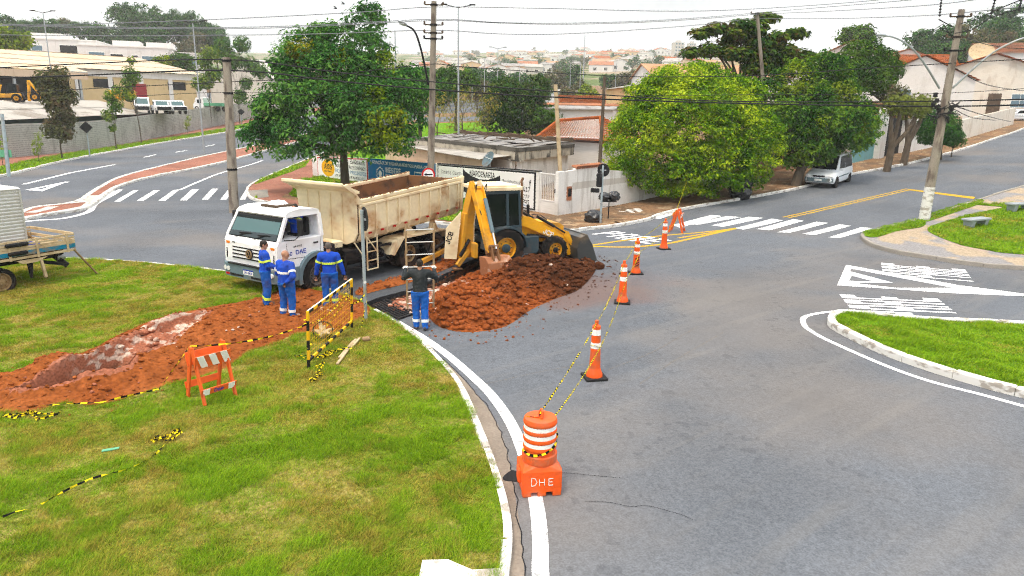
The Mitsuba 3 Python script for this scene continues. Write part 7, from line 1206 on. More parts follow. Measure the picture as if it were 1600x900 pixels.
b = B(); b.box((Lw / 2, -.08, zt2 - .5), (Lw, .2, 1.0)); t.part('band', b, 'clean_white', of=wk); b = B(); b.box((Lw * .58, -.1, zt2 - 3.6), (2.3, .16, 3.4)); t.part('door', b, 'maroon', of=wk)
for x in (Lw * .36, Lw * .84): b = B(); b.box((x, -.05, zt2 - 2.0), (3.0, .12, 1.3)); t.part('louvre', b, 'dark_metal', of=wk)
roofsheet((-1, -.8, zt2), (Lw + .8, -.8, zt2), (Lw - 6, 9, zt2 + 2.7), (-1, 9, zt2 + 2.7), t, 'cream_roof', pitch=1.0); roofsheet((Lw + .8, 18.8, zt2), (-1, 18.8, zt2), (-1, 9, zt2 + 2.7), (Lw - 6, 9, zt2 + 2.7), t, 'cream_roof', pitch=1.0)
t = Thing('depot_hall', 'wide depot hall with a peach roof and a dark open front at the left edge', 'hall'); q0, q1 = np.array((-69.40,92.00,9.44)), np.array((-63.19,104.00,10.25)); u = (q1 - q0)[:2]; L_ = np.linalg.norm(u); u = u / L_; Mh = eye(); Mh[:3, 0] = (*u, 0); Mh[:3, 1] = (-u[1], u[0], 0); Mh[:3, 3] = (*q0[:2], 0); t.m = Mh; zz = q0[2]
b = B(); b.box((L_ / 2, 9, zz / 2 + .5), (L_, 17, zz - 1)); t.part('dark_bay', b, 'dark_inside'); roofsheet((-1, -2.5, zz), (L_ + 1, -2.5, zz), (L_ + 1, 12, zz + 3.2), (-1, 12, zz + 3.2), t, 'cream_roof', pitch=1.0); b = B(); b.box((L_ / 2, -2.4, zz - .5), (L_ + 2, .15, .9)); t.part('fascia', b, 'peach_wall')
for x in np.linspace(.5, L_, 4): b = B(); b.box((x, -2, zz / 2), (.3, .3, zz)); t.part('post', b, 'galvanised')
t = Thing('depot_gable', 'grey gabled end of a depot building beside the left grey pole', 'building'); g0 = np.array((-57.36,135.00,11.49)); t.m = place(g0[0] + 4.5, g0[1] + 5, 2, -20); b = B(); b.side(sg.Polygon([(-7, 0), (8, 0), (8, g0[2] - 3.5), (1.2, g0[2] + .6), (-7, g0[2] - 3.2)]), 0, 12); t.part('wall', b, 'pale_slab'); b = B(); b.bar((-7.2, -.3, g0[2] - 3.1), (1.2, -.3, g0[2] + .8), .3, .2); b.bar((8.2, -.3, g0[2] - 3.4), (1.2, -.3, g0[2] + .8), .3, .2); t.part('verge_board', b, 'dark_metal')
def flats(label, px0, px1, ytop, D, h, steps, wins):
    t = Thing('apartment_block', label, 'apartment building', None, 'white apartment blocks on the rise'); a, c = np.array(px0), np.array(px1); u = (c - a)[:2]; L = np.linalg.norm(u); u = u / L; M_ = eye(); M_[:3, 0] = (*u, 0); M_[:3, 1] = (-u[1], u[0], 0); M_[:3, 3] = (*a[:2], 0); t.m = M_; z1 = (a[2] + c[2]) / 2; b = B(); b.box((L / 2, 6, z1 / 2), (L, 12, z1)); wk = t.part('wall', b, 'clean_white'); b = B(); b.box((L / 2, 6, z1 + .12), (L + .3, 12.3, .24)); t.part('parapet', b, 'peach_wall' if 0 else 'clean_white')
    for x, w, hh in steps: b = B(); b.box((x * L, 5, z1 + hh / 2 + .2), (w, 6, hh)); t.part('roof_tank_house', b, 'clean_white')
    for x, z, w, hh, m_ in wins: b = B(); z, hh = z * .52, hh * .6; b.box((x * L, -.02, z1 - z), (w + .2, .1, hh + .2)); k = t.part('window', b, 'white_plain', of=wk); b = B(); b.box((x * L, -.05, z1 - z), (w, .1, hh)); t.part('pane', b, m_, of=k)
flats('white apartment block farthest left on the rise, one window bay over the warehouse roof', (-120.80,158.00,18.89), (-93.54,165.00,18.53), 0, 0, 0, [(.63, 6, 1.3)], [(.50, 3.5, 2, 1.8, 'window_blue'), (.58, 3.5, 2.0, 1.8, 'window_blue'), (.8, 4.2, 3.4, 3.8, 'dark_inside'), (.42, 3.0, 1.4, .6, 'dark_inside'), (.92, 5.0, 1.6, 2.2, 'window_blue')]); flats('white apartment block in the middle of the row on the rise', (-96.08,162.00,17.96), (-79.15,168.00,17.24), 0, 0, 0, [(.52, 5.5, 1.3), (.9, 5.5, 1.2)], [(.2, 4.0, 3, 2.6, 'window_blue'), (.42, 4.4, 2.4, 2.4, 'dark_inside'), (.62, 3.6, 1.2, .6, 'dark_inside'), (.8, 4.8, 3.6, 2.4, 'window_blue')]); flats('white apartment block at the right end of the row on the rise', (-84.97,166.00,16.99), (-72.77,172.00,16.67), 0, 0, 0, [(.2, 5.5, 1.1)], [(.5, 3.6, 3.2, 2.0, 'window_blue'), (.85, 3.6, 3.2, 2.0, 'window_blue'), (.15, 3.4, 1.0, .6, 'dark_inside')])

# ================= trees =================
LEAF = np.array([(-.5, 0, 0), (0, .0, .0), (0, 0, 0)])
def leaves(balls, n, size, cols, seed, aspect=.42, up=.5, droop=.3, jitter=.35, shell=.55, tint=None, bunch=0, bsize=2.0):
    """Folded leaf blades spread through the balls (centre, radius): each two faces along its midrib. Returns mesh and per-vertex colour."""
    r = np.random.default_rng(seed); cs = np.array([np.array(b[0], float) for b in balls]); rs = np.array([np.broadcast_to(np.asarray(b[1], float), (3,)) for b in balls]); w = (rs.prod(1)) ** .75; k = r.choice(len(balls), n, p=w / w.sum())
    if bunch:
        nb = max(len(balls), int(n / bunch)); kb = r.choice(len(balls), nb, p=w / w.sum()); e = r.normal(0, 1, (nb, 3)); e[:, 2] += .25; e /= np.linalg.norm(e, axis=1, keepdims=True); e = e * rs[kb] * (shell + (1 - shell) * r.random(nb) ** .5)[:, None]; g = size * bsize * (.6 + .8 * r.random(nb)); cs, rs, k = cs[kb] + e, np.stack([g, g, g * .62], 1), r.integers(0, nb, n); shell = .25
    d = r.normal(0, 1, (n, 3)); d /= np.linalg.norm(d, axis=1, keepdims=True); rad = (shell + (1 - shell) * r.random(n) ** .6); rad *= 1 + .22 * (meshkit.noise(d * 2.6 + k[:, None] * 7.3) - .5) * 2; p = cs[k] + d * rs[k] * rad[:, None]
    nrm = d + r.normal(0, jitter, (n, 3)) + [0, 0, up]; nrm /= np.linalg.norm(nrm, axis=1, keepdims=True); t = r.normal(0, 1, (n, 3)) + d * .7 - [0, 0, droop]; t -= nrm * (t * nrm).sum(1, keepdims=True); t /= np.linalg.norm(t, axis=1, keepdims=True) + 1e-9; s = np.cross(nrm, t); L = size * (.6 + .7 * r.random(n))[:, None]; a = L * aspect
    b0, tip = p - t * L * .5, p + t * L * .5 - nrm * L * .12; l, rr = p + s * a * .5 + nrm * L * .06, p - s * a * .5 + nrm * L * .06
    v = np.stack([b0, l, tip, rr], 1).reshape(-1, 3); i = np.arange(n) * 4; f = np.concatenate([np.stack([i, i + 2, i + 1], 1), np.stack([i, i + 3, i + 2], 1)]); cols = np.array(cols, float); q = np.clip(meshkit.fbm(p * .8, 3, seed) * 1.6 - .3 + r.normal(0, .22, n), 0, .999) * (len(cols) - 1); j = q.astype(int); c = cols[j] * (1 - (q - j))[:, None] + cols[np.minimum(j + 1, len(cols) - 1)] * (q - j)[:, None]; c *= (.8 + .4 * r.random(n))[:, None]
    if tint is not None:
        for (tc, tr_, tcol) in tint: m = np.linalg.norm(p - np.array(tc), axis=1) < tr_ * (.6 + .7 * r.random(n)); c[m] = np.array(tcol) * (.75 + .5 * r.random((m.sum(), 1)))
    return (v, f), np.clip(np.repeat(c, 4, 0), 0, 1)
def limbs(root, balls, r0, seed, bend=.25, start=.5, lean=(0, 0, 0)):
    """Tapered trunk and limbs from the root to the balls."""
    g = np.random.default_rng(seed); b = B(); root = np.array(root, float); cen = np.mean([q[0] for q in balls], 0); fork = root + (cen - root) * start; fork[:2] = root[:2] + (cen - root)[:2] * .25 + np.array(lean[:2]); tp = smoothed([root - [0, 0, .3], root + (fork - root) * .5 + g.normal(0, .06, 3), fork], 5); b.tube(tp, np.linspace(r0 * 1.15, r0 * .75, len(tp)), 10)
    for c, rr in balls: c = np.array(c, float); m = fork + (c - fork) * .5 + g.normal(0, bend, 3); q = smoothed([fork, m, c], 4); b.tube(q, np.linspace(r0 * .5, r0 * .1, len(q)), 6)
    return b
def tree(label, root, balls, n, size, cols, seed, r0=.2, key='tree', cat='tree', group=None, start=.5, lean=(0, 0, 0), **kw):
    t = Thing(key, label, cat, None, group); t.part('trunk', limbs(root, balls, r0, seed, start=start, lean=lean), 'bark', 40); m, c = leaves(balls, n, size, cols, seed, **kw); t.part('crown', m, 'leaf', color=c); return t
def bl(pts, D=None, s=1.0): return [((x, y, z), r * s) for (x, y, z), r in pts]
def px(rows): return rows
DARK, MID, LIME, OLIVE = [(.016, .055, .018), (.035, .105, .026), (.08, .17, .03)], [(.02, .06, .012), (.05, .12, .016), (.10, .18, .02)], [(.05, .11, .008), (.14, .22, .012), (.30, .36, .02)], [(.06, .07, .03), (.10, .11, .04), (.16, .12, .07)]
# big dark tree behind the truck
bt = list(zip([(-10.88,44.00,8.78),(-8.94,44.00,9.89),(-8.50,43.50,8.60),(-12.79,44.00,8.57),(-12.92,43.00,7.60),(-10.57,42.50,7.25),(-8.08,43.00,6.96),(-13.23,42.50,6.14),(-14.06,42.50,4.86),(-11.15,41.50,5.09),(-8.95,41.50,5.30),(-7.28,42.50,5.88),(-6.29,43.50,6.65),(-6.32,43.50,4.80),(-15.29,42.50,3.37),(-13.08,41.50,3.45),(-11.25,41.50,3.11),(-7.46,41.20,4.08),(-8.58,41.20,3.53),(-6.58,42.50,3.52),(-10.36,45.50,6.66),(-11.75,44.50,9.18),(-8.54,44.00,10.53),(-14.45,43.50,3.92),(-10.06,43.80,4.36),(-12.64,44.50,6.96)], [1.2, .95, 1.1, 1.05, 1.2, 1.5, 1.4, 1.3, 1.3, 1.6, 1.6, 1.3, 1.1, 1.1, .95, 1.2, 1.1, 1.5, 1.2, .95, 2.0, .8, .7, 1.1, 1.6, 1.7]))
YL = (.26, .30, .012); tree('big dark green broadleaf tree with yellowing clumps, behind the tipper truck', ((-10.60,44.69) if 0 else (-10.6, 44.6, .1)), bt, 42000, .29, [(.022, .085, .022), (.06, .185, .035), (.15, .31, .05)], 31, .27, start=.42, aspect=.42, up=1.0, droop=.6, shell=.55, bunch=30, bsize=2.1, tint=[((-7.11,40.20,3.94), 1.25, (.20, .27, .012)), ((-12.50,43.00,8.39), .8, (.24, .25, .015)), ((-10.29,43.00,8.00), .6, YL), ((-7.22,42.50,7.94), .8, (.16, .24, .015)), ((-7.92,41.00,5.84), .6, (.15, .24, .012)), ((-6.76,41.50,4.80), .7, YL)])
# ficus
bf = [((10.17,41.80,3.92), (4.4, 3.9, 3.3)), ((10.12,42.00,6.15), (3.1, 2.9, 1.8)), ((7.12,40.60,3.10), (2.0, 2.0, 2.3)), ((13.20,41.00,3.36), (2.0, 2.0, 2.4)), ((8.56,39.40,2.25), (2.1, 1.7, 1.5)), ((11.03,39.40,2.29), (2.2, 1.7, 1.5)), ((7.95,42.00,5.58), (1.8, 1.8, 1.6)), ((12.56,42.00,5.65), (1.9, 1.8, 1.6)), ((6.19,40.00,1.88), (1.1, 1.1, .9)), ((14.22,42.00,3.88), (.9, 1.2, 1.4)), ((9.47,38.80,4.58), (2.2, 1.2, 1.8))]
tf = tree('broad rounded yellow green ficus over the white corner wall', (9.9, 41.2, .4), bf, 105000, .165, [(.035, .11, .006), (.14, .29, .012), (.50, .60, .03)], 33, .3, start=.35, aspect=.5, up=.9, shell=.87, jitter=.5, bunch=44, bsize=2.7); b = B(); rt = np.array([13.6, 41.8, .5]); b.tube(smoothed([rt - [0, 0, .2], rt + [-.1, .1, 1.4], rt + [-.8, .3, 3.2]], 5), np.linspace(.24, .14, 11), 10); tf.part('stem', b, 'bark', True)
# dark tree by the van, leaning trunk
bd_ = list(zip([(17.81,47.00,7.17),(19.79,47.00,7.79),(16.26,47.00,6.35),(18.40,46.00,5.78),(20.61,46.50,6.02),(21.99,46.50,4.85),(16.94,45.00,4.59),(18.76,44.50,4.25),(20.76,45.00,4.27),(16.71,45.00,3.02),(18.27,44.00,3.37),(19.98,44.50,4.00),(22.24,46.00,4.26),(18.22,46.00,3.80),(16.22,47.00,4.75),(20.70,48.00,7.25),(21.73,45.20,3.77)], [1.4, 1.4, 1.3, 1.7, 1.5, 1.3, 1.6, 1.8, 1.5, 1.1, 1.2, 1.0, .9, 1.9, 1.0, 1.3, .6]))
tree('large dark green tree leaning over the parked van', (17.5, 44.2, .85), bd_, 46000, .25, [(.018, .065, .014), (.06, .16, .02), (.2, .32, .025)], 35, .3, start=.45, lean=(.5, 0, 0), aspect=.42, up=.9, droop=.5, shell=.6, bunch=24, bsize=2.0, tint=[((17.40,45.50,7.48), 1.2, (.2, .28, .02)), ((20.44,45.00,6.76), .9, (.2, .27, .02)), ((21.14,45.00,4.47), .8, (.16, .22, .015)), ((18.20,42.50,5.02), .6, (.15, .22, .015))])
tb = list(zip([(12.37,50.00,10.41),(13.42,50.00,10.71),(14.73,50.00,10.45),(15.99,50.00,10.75),(15.10,50.00,11.02),(17.55,50.00,10.16),(16.52,50.00,9.74),(11.83,50.00,9.17),(13.11,50.00,9.36),(14.41,50.00,9.22),(15.50,50.00,9.11),(17.03,50.00,9.01),(18.28,50.00,9.36),(19.18,51.00,10.62),(19.80,51.00,9.04),(17.02,51.00,11.57),(16.45,50.00,8.30),(18.08,51.00,8.59),(14.64,51.00,10.01),(16.15,51.00,10.24)], [(.85, .7, .4), (.9, .8, .45), (1.0, .9, .5), (1.0, .9, .5), (.9, .8, .4), (.9, .8, .5), (1.2, 1, .6), (.8, .7, .4), (1.0, .9, .5), (1.0, .9, .5), (1.2, 1, .6), (1.2, 1, .7), (.9, .8, .6), (.9, .7, .4), (1, .8, .6), (1.0, .7, .35), (1.3, 1, .6), (1.3, 1, .8), (.8, .8, .5), (1.0, .9, .6)]))
tree('flat layered almond tree with large dark leaves, behind the ficus', (15.5, 50.4, 1.2), tb, 9500, .36, [(.02, .065, .016), (.045, .11, .02), (.13, .2, .022), (.12, .07, .03)], 37, .2, start=.62, aspect=.62, up=1.3, droop=-.1, shell=.3)
t4 = list(zip([(28.35,62.00,9.96),(29.65,62.00,10.23),(31.06,62.00,9.74),(28.85,61.00,8.63),(30.25,61.00,8.14),(32.22,63.00,9.05),(28.29,62.00,8.41)], [1.5, 1.3, 1.1, 1.6, 1.3, 1.0, 1.4])); tree('mid green tree right of the dark tree, above the white houses', (33, 62.5, 2.5), t4, 9000, .34, MID, 38, .2)
# young trees on the verge
def young(label, root, rows, n, cols, seed, size=.34, r0=.07, **kw): tree(label, (root[0], root[1], float(land(*root[:2]))), rows, n, size, cols, seed, r0, group='young trees along the block wall', start=.45, aspect=.5, shell=.25, **kw)
young('brownish young tree, the nearest along the block wall', (-42.6, 67.2), list(zip([(-42.34,66.00,7.18),(-41.13,66.00,7.59),(-41.79,66.00,5.80),(-40.93,66.50,5.82),(-41.72,66.50,4.39),(-43.18,67.00,6.65),(-41.22,67.00,3.82),(-42.81,66.50,2.94),(-41.66,66.50,2.67),(-41.58,66.00,5.24)], [1.1, 1.0, 1.3, 1.0, 1.2, .9, .8, .9, 1.0, 1.1])), 3600, OLIVE, 41, .42)
young('slim light green young tree, second along the block wall', (-44.8, 80.5), list(zip([(-44.52,80.00,6.04),(-44.08,80.00,5.03),(-44.91,80.00,3.98),(-43.73,80.00,6.73),(-44.66,80.00,2.61)], [.8, .9, .8, .6, .5])), 1100, MID[1:] + [(.25, .32, .03)], 42); young('tall light green young tree, third along the block wall', (-46.2, 88.8), list(zip([(-45.94,88.00,10.24),(-46.27,88.00,8.77),(-46.63,88.00,7.66),(-45.62,88.00,8.41),(-47.07,88.00,6.53),(-46.41,88.00,6.17)], [.6, 1.0, 1.0, .8, .9, .7])), 1500, MID[1:] + [(.25, .32, .03)], 43)
young('light green young tree left of the grey pole', (-48.8, 116), list(zip([(-48.31,114.00,11.93),(-47.03,114.00,12.89),(-48.17,114.00,9.08),(-46.79,114.00,10.05),(-49.41,114.00,8.58)], [1.4, 1.5, 1.5, 1.3, 1.2])), 1800, MID[1:] + [(.25, .32, .03)], 44, .5)
young('young tree with tufted top just right of the grey pole', (-46.5, 122), list(zip([(-47.55,120.00,14.32),(-44.40,120.00,14.86),(-45.94,120.00,12.36),(-43.37,120.00,11.91),(-45.33,120.00,6.84),(-44.12,120.00,8.89),(-41.18,118.00,10.84),(-46.95,120.00,12.84)], [1.6, 1.5, 1.6, 1.4, 1.3, 1.2, 1.4, 1.5])), 3400, DARK[1:] + [(.12, .18, .03)], 45, .55)
for k, (q, lab) in enumerate((((-41, 57), 'spindly sapling at the left end of the verge'), ((-42.0, 63), 'tiny sapling left of the brownish young tree'), ((-46.8, 103), 'small yellow green shrub at the foot of the lamp on the verge'))): tree(lab, (*q, float(land(*q))), [((q[0], q[1], float(land(*q)) + 1.6), .5), ((q[0] + .3, q[1], float(land(*q)) + 2.3), .4), ((q[0] - .2, q[1], float(land(*q)) + 1.0), .35)], 130, .3, [(.14, .22, .03), (.3, .36, .05)], 50 + k, .03, key='sapling', cat='sapling')
# middle distance
def clump(label, c, R, n, cols, seed, size=.5, group=None, squash=.8, key='tree', cat='tree', k=7):
    c = np.array(c, float); r = np.random.default_rng(seed); z = float(land(c[0], c[1])) if c[1] < 300 else float(hill(c[0], c[1])); bb = [((c[0], c[1], c[2]), (R * .62, R * .62, R * .5))]
    for i in range(k): a = r.uniform(0, 6.28); e = r.uniform(-.5, .9); bb.append(((c[0] + math.cos(a) * R * .62 * math.cos(e), c[1] + math.sin(a) * R * .62 * math.cos(e), c[2] + R * squash * .75 * math.sin(e)), R * r.uniform(.28, .5)))
    tree(label, (c[0], c[1], min(z, c[2] - R * .7)), bb, n, size, cols, seed, R * .06, key, cat, group, aspect=.6, bunch=16, bsize=1.8)
clump('round dark bushy tree behind the workshop roof', (0.50,78.00,5.27), 4.4, 15000, [(.014, .045, .012), (.035, .085, .016), (.09, .13, .03)], 61, .34, squash=.9); clump('low right lobe of the bushes beside the round dark tree', (3.08,76.00,3.81), 2.2, 3800, MID, 62, .32); clump('green tree between the big tree and the concrete pole', (-10.53,80.00,6.59), 3.6, 6000, DARK, 63, .4); clump('small tree right of the concrete pole', (-7.75,95.00,8.54), 3.0, 3500, MID, 64, .42)
tdry = Thing('dry_tree', 'half bare dry tree with few yellow leaves behind the workshop', 'tree'); b = B(); r = np.random.default_rng(66); b0 = np.array((-5.06,72.00,1.87)); b0[2] = land(b0[0], b0[1])
def twig(p, d, L, rad, dep):
    q = p + d * L; b.tube([p, (p + q) / 2 + r.normal(0, .06 * L, 3), q], [rad, rad * .8, rad * .6], 5)
    if dep:
        for _ in range(3): e = d + r.normal(0, .5, 3) + [0, 0, .15]; twig(q, e / np.linalg.norm(e), L * .72, rad * .55, dep - 1)
for o in (-2.6, 0, 2.4): twig(b0 + [o, r.uniform(-1, 1), 0], np.array([r.normal(0, .15), 0, 1.]), 2.0, .09, 4)
tdry.part('branches', b, 'bark'); m, c = leaves([((b0[0] + x, b0[1], b0[2] + z), 1.5) for x, z in ((-2.5, 4.5), (0, 5), (2.4, 4.5), (1.5, 3), (-1, 3))], 1500, .24, [(.2, .16, .04), (.34, .28, .05), (.16, .2, .04)], 67, shell=.2); tdry.part('leaves', m, 'leaf', color=c)
FG = 'trees in the middle distance'
for k, (p, R, cols) in enumerate((((-15.64,170.00,12.92), 7.5, DARK), ((-11.38,185.00,14.62), 8, DARK), ((-6.37,180.00,13.99), 7, DARK), ((-0.92,190.00,14.10), 8, DARK), ((3.95,185.00,13.32), 7, DARK), ((9.84,200.00,14.41), 7.5, OLIVE), ((16.33,215.00,16.63), 8, DARK), ((14.78,170.00,11.98), 5, OLIVE), ((-16.42,150.00,11.08), 6, MID), ((-20.29,160.00,12.77), 6, DARK), ((26.02,200.00,15.00), 6, DARK), ((29.61,195.00,14.83), 6.5, OLIVE), ((34.16,200.00,15.80), 7, OLIVE), ((14.04,140.00,9.98), 3.2, LIME), ((-24.27,150.00,11.58), 6, DARK), ((-7.38,140.00,9.87), 4.5, OLIVE), ((5.86,150.00,10.18), 4, DARK), ((11.12,150.00,9.89), 4, OLIVE), ((9.70,110.00,6.13), 1.6, MID))):
    R *= .55; p = (p[0], p[1], p[2] - 11 * p[1] / 1100); clump(f'leafy tree beyond the workshop, {["deep green", "olive", "bright"][0 if cols is DARK else 1 if cols is OLIVE else 2]} crown', p, R, int(900 + R * 300), cols, 70 + k, .45 + R * .04, FG)
for k, (p, R, cols) in enumerate((((-120.09,230.00,30.33), 8, DARK), ((-112.55,228.00,28.74), 10, DARK), ((-105.41,225.00,27.06), 9, DARK), ((-102.25,228.00,27.98), 9.5, DARK), ((-94.28,225.00,25.96), 8.5, DARK), ((-88.93,220.00,23.75), 6, DARK), ((-133.98,230.00,26.76), 7, DARK), ((-124.50,225.00,24.56), 6, DARK), ((-141.75,235.00,28.68), 4, OLIVE), ((-143.63,228.00,26.40), 6, DARK), ((-148.49,225.00,26.38), 6.5, DARK), ((-154.61,225.00,26.83), 6.5, DARK), ((-94.14,215.00,21.45), 7, OLIVE), ((-105.18,215.00,22.51), 7, DARK), ((-116.61,225.00,25.60), 5, DARK))): R *= .74; clump('tall eucalyptus like tree on the ridge', p, R, int(1400 + R * 300), cols, 100 + k, .75, 'trees on the ridge behind the apartments', k=9)
for k, (p, R, cols, lab) in enumerate((((-82.40,120.00,14.45), 3.5, LIME, 'bright shrub at the left edge above the depot roof'), ((-67.67,142.00,12.65), 2.2, LIME, 'green shrubs behind the warehouse ridge, left one'), ((-64.33,142.00,12.71), 2.2, MID, 'green shrubs behind the warehouse ridge, right one'), ((84.01,150.00,17.67), 6.5, DARK, 'dark tree above the white gables, left of the leaning pole'), ((81.56,140.00,16.08), 5.5, DARK, 'dark tree just left of the leaning pole'), ((93.05,150.00,17.81), 7, OLIVE, 'olive tree behind the mesh dish'), ((110.24,170.00,21.39), 9, DARK, 'tall dark tree at the upper right'), ((108.08,160.00,19.45), 8, DARK, 'dark tree at the right edge above the roofs'), ((111.58,172.00,25.35), 6, DARK, 'top of the tall tree at the upper right'), ((55.01,120.00,17.22), 3.0, MID, 'feathery tree top behind the mid green tree'))): clump(lab, p, R, int(1500 + R * 420), cols, 130 + k, .5 + .03 * R)
tp_ = (33.2, 55.6, float(land(33.2, 55.6))); tree('ball clipped dark green topiary tree behind the leaning pole', tp_, list(zip([(31.64,55.00,4.51),(32.74,55.00,4.62),(32.12,55.00,4.90),(31.25,54.60,4.04),(33.01,54.80,4.06),(31.93,54.40,4.20)], [1.1, 1.1, 1.2, .9, .9, 1.1])), 9000, .17, [(.015, .07, .012), (.03, .11, .016), (.06, .16, .02)], 151, .09, aspect=.6, shell=.75); clump('clipped green hedge column beside the topiary tree', (34.81,57.00,3.33), .8, 1500, [(.03, .11, .016), (.08, .18, .02)], 152, .2, key='hedge', cat='hedge', squash=1.4)
for lab, q, hs in (('thick pruned street tree trunk, left of the pair', (26.07,49.90), [(-.3, 0, 4.4), (.5, .2, 4.6), (1.6, 0, 4.2)]), ('thick pruned street tree trunk with a whitewashed foot, right of the pair', (28.83,52.94), [(-.4, 0, 3.9), (.4, 0, 4.4), (1.1, .2, 4.3)])):
    t = Thing('pruned_tree', lab, 'tree', place(*q)); b = B(); b.tube(smoothed([(0, 0, -.2), (.1, 0, 1.2), (.15, 0, 2.2)], 5), np.linspace(.26, .20, 11), 10)
    for h in hs: b.tube(smoothed([(.1, 0, 1.6), (h[0] * .6 + .1, h[1], 2.8), h], 5), np.linspace(.18, .11, 11), 8); b.ball(h, .18)
    t.part('trunk', b, 'bark', 40); m, c = leaves([((h[0], h[1], h[2] + .1), .75) for h in hs], 1300, .26, [(.1, .14, .03), (.22, .25, .05)], 160, shell=.3); t.part('leaves', m, 'leaf', color=c)
clump('yellow green plants at the foot of the workshop roof', (30.80,60.00,6.34), 1.6, 900, OLIVE, 170, .3)

# ================= parked cars, depot vehicles, far town =================
def loft(sections, name, t, bs, smooth=35, of=None, closed=True):
    """Body skin through cross-sections [(x, [(y, z), ...half outline from sill to roof])], mirrored about y = 0."""
    V, F, n = [], [], len(sections[0][1]) * 2
    for x, h in sections: V += [(x, y, z) for y, z in h] + [(x, -y, z) for y, z in h[::-1]]
    for k in range(len(sections) - 1):
        for j in range(n): a, c = k * n + j, k * n + (j + 1) % n; F += [[a, c, c + n], [a, c + n, a + n]]
    for k, o in ((0, 1), (len(sections) - 1, 0)):
        f = [[k * n, k * n + j, k * n + j + 1] for j in range(1, n - 1)]; F += [q[::-1] for q in f] if o == 0 else f
    b = B(); V, F = np.array(V), np.array(F); m = trimesh.Trimesh(V, F, process=False); trimesh.repair.fix_normals(m); b.add(m.vertices, m.faces); return t.part(name, b, bs, smooth, of=of)
def car(label, m, L, W, Ht, kind, paint, wheel_r=.31, key='parked_car', group=None):
    """kind 'van': tall boxy leisure van; 'hatch': small car. x forward, origin midway between the axles on the ground."""
    t = Thing(key, label, 'van' if kind == 'van' else 'car', m, group); w = W / 2; hl = L / 2
    belt = .98 if kind == 'van' else .88; hood = .96 if kind == 'van' else .80
    def sec(x, z0, zb, zt, wb, wt): return (x, [(wb - .06, z0), (wb, z0 + .12), (wb + .005, (z0 + zb) / 2), (wb - .02, zb), (wt, zt - .06), (wt - .12, zt)])
    lower = [sec(hl, .34, .62, .70, w * .80, w * .76), sec(hl - .12, .26, .68, .78, w * .93, w * .88), sec(hl - .5, .24, .78, hood - .05, w * .99, w * .9), sec(hl - 1.05, .24, belt - .06, hood + .02, w, w * .9), sec(-hl + .5, .24, belt, belt + .06, w, w * .93), sec(-hl + .1, .28, belt, belt + .05, w * .97, w * .92), sec(-hl, .36, belt - .05, belt, w * .92, w * .88)]
    bd = loft(lower, 'body', t, paint)
    xa, xb, xc, xd = (hl - 1.0, hl - 1.65, -hl + .18, -hl + .02) if kind == 'van' else (hl - 1.0, hl - 1.75, -hl + .8, -hl + .15)
    def cs(x, z0, z1, y0, y1): return (x, [(y0, z0), (y0, z0 + .02), (y1 + (y0 - y1) * .15, z0 + (z1 - z0) * .85), (y1, z1 - .03), (y1 - .1, z1)])
    cabn = loft([cs(xa, belt - .04, belt, w * .9, w * .86), cs(xb, belt - .05, Ht - .06, w * .94, w * .80), cs((xb + xc) / 2, belt - .05, Ht, w * .95, w * .82), cs(xc, belt - .05, Ht - .05, w * .94, w * .80), cs(xd, belt - .05, belt + .12, w * .92, w * .86)], 'roof', t, paint)
    z0, z1 = belt + .06, Ht - .16; yo = lambda z: np.interp(z, [belt, Ht], [w * .945, w * .83]) + .006
    def pane(pts, name='window'): b = B(); p = np.array(pts, float); n = np.cross(p[1] - p[0], p[2] - p[0]); n /= np.linalg.norm(n); b.hull(list(p + n * .006) + list(p - n * .01)); t.part(name, b, 'glass_dark', of=cabn)
    for s in (-1, 1):
        for a, c, e, d in ((xb - .02 + .32, xb - .85, xb - .85, xb - .06), (xb - .95, (xc + .12), xc + .22, xb - .95)): pane([(a, s * yo(z0), z0), (c, s * yo(z0), z0), (e, s * yo(z1), z1), (d, s * yo(z1), z1)])
    pane([(xa - .06, -w * .80, belt + .06), (xa - .06, w * .80, belt + .06), (xb + .04, w * .74, Ht - .14), (xb + .04, -w * .74, Ht - .14)] if 0 else [(xa + .0, -w * .80, belt + .07), (xa + .0, w * .80, belt + .07), (xb + .06, w * .74, Ht - .12), (xb + .06, -w * .74, Ht - .12)], 'windscreen')
    b = B(); b.hull([(hl + .03, -w * .7, .36), (hl + .03, w * .7, .36), (hl - .1, w * .95, .36), (hl - .1, -w * .95, .36), (hl + .03, -w * .7, .60), (hl + .03, w * .7, .60), (hl - .1, w * .96, .60), (hl - .1, -w * .96, .60)]); t.part('bumper', b, 'bumper_grey' if kind == 'van' else paint)
    for s in (-1, 1): b = B(); b.ball((hl - .07, s * w * .72, .70), (.09, .17, .085), 2); t.part('headlight', b, 'lamp_clear', True)
    b = B(); b.box((hl - .02, 0, .70), (.08, w * .8, .10), None, .02); t.part('grille', b, 'black_plastic'); b = B(); b.box((hl + .04, 0, .48), (.02, .42, .12)); t.part('number_plate', b, 'white_plain')
    for s in (-1, 1):
        b = B(); b.ball((xb + .42, s * (w + .08), belt + .08), (.06, .11, .08), 2); t.part('mirror', b, paint, True); b = B(); b.box((.0, s * (w + .006), .62), (L * .5, .03, .07), None, .01); t.part('side_strip', b, 'bumper_grey')
        for x in (hl - .78, -hl + .72): b = B(); b.cyl((x, s * (w - .22), wheel_r), (x, s * (w + .004), wheel_r), wheel_r + .05, n=24); t.part('wheel_arch', b, 'dark_inside'); wheel(t, (x, s * (w - .08), wheel_r), wheel_r, .19, wheel_r * .62, 'tyre', 'rim_grey' if kind == 'van' else 'galvanised', s, hub=.25)
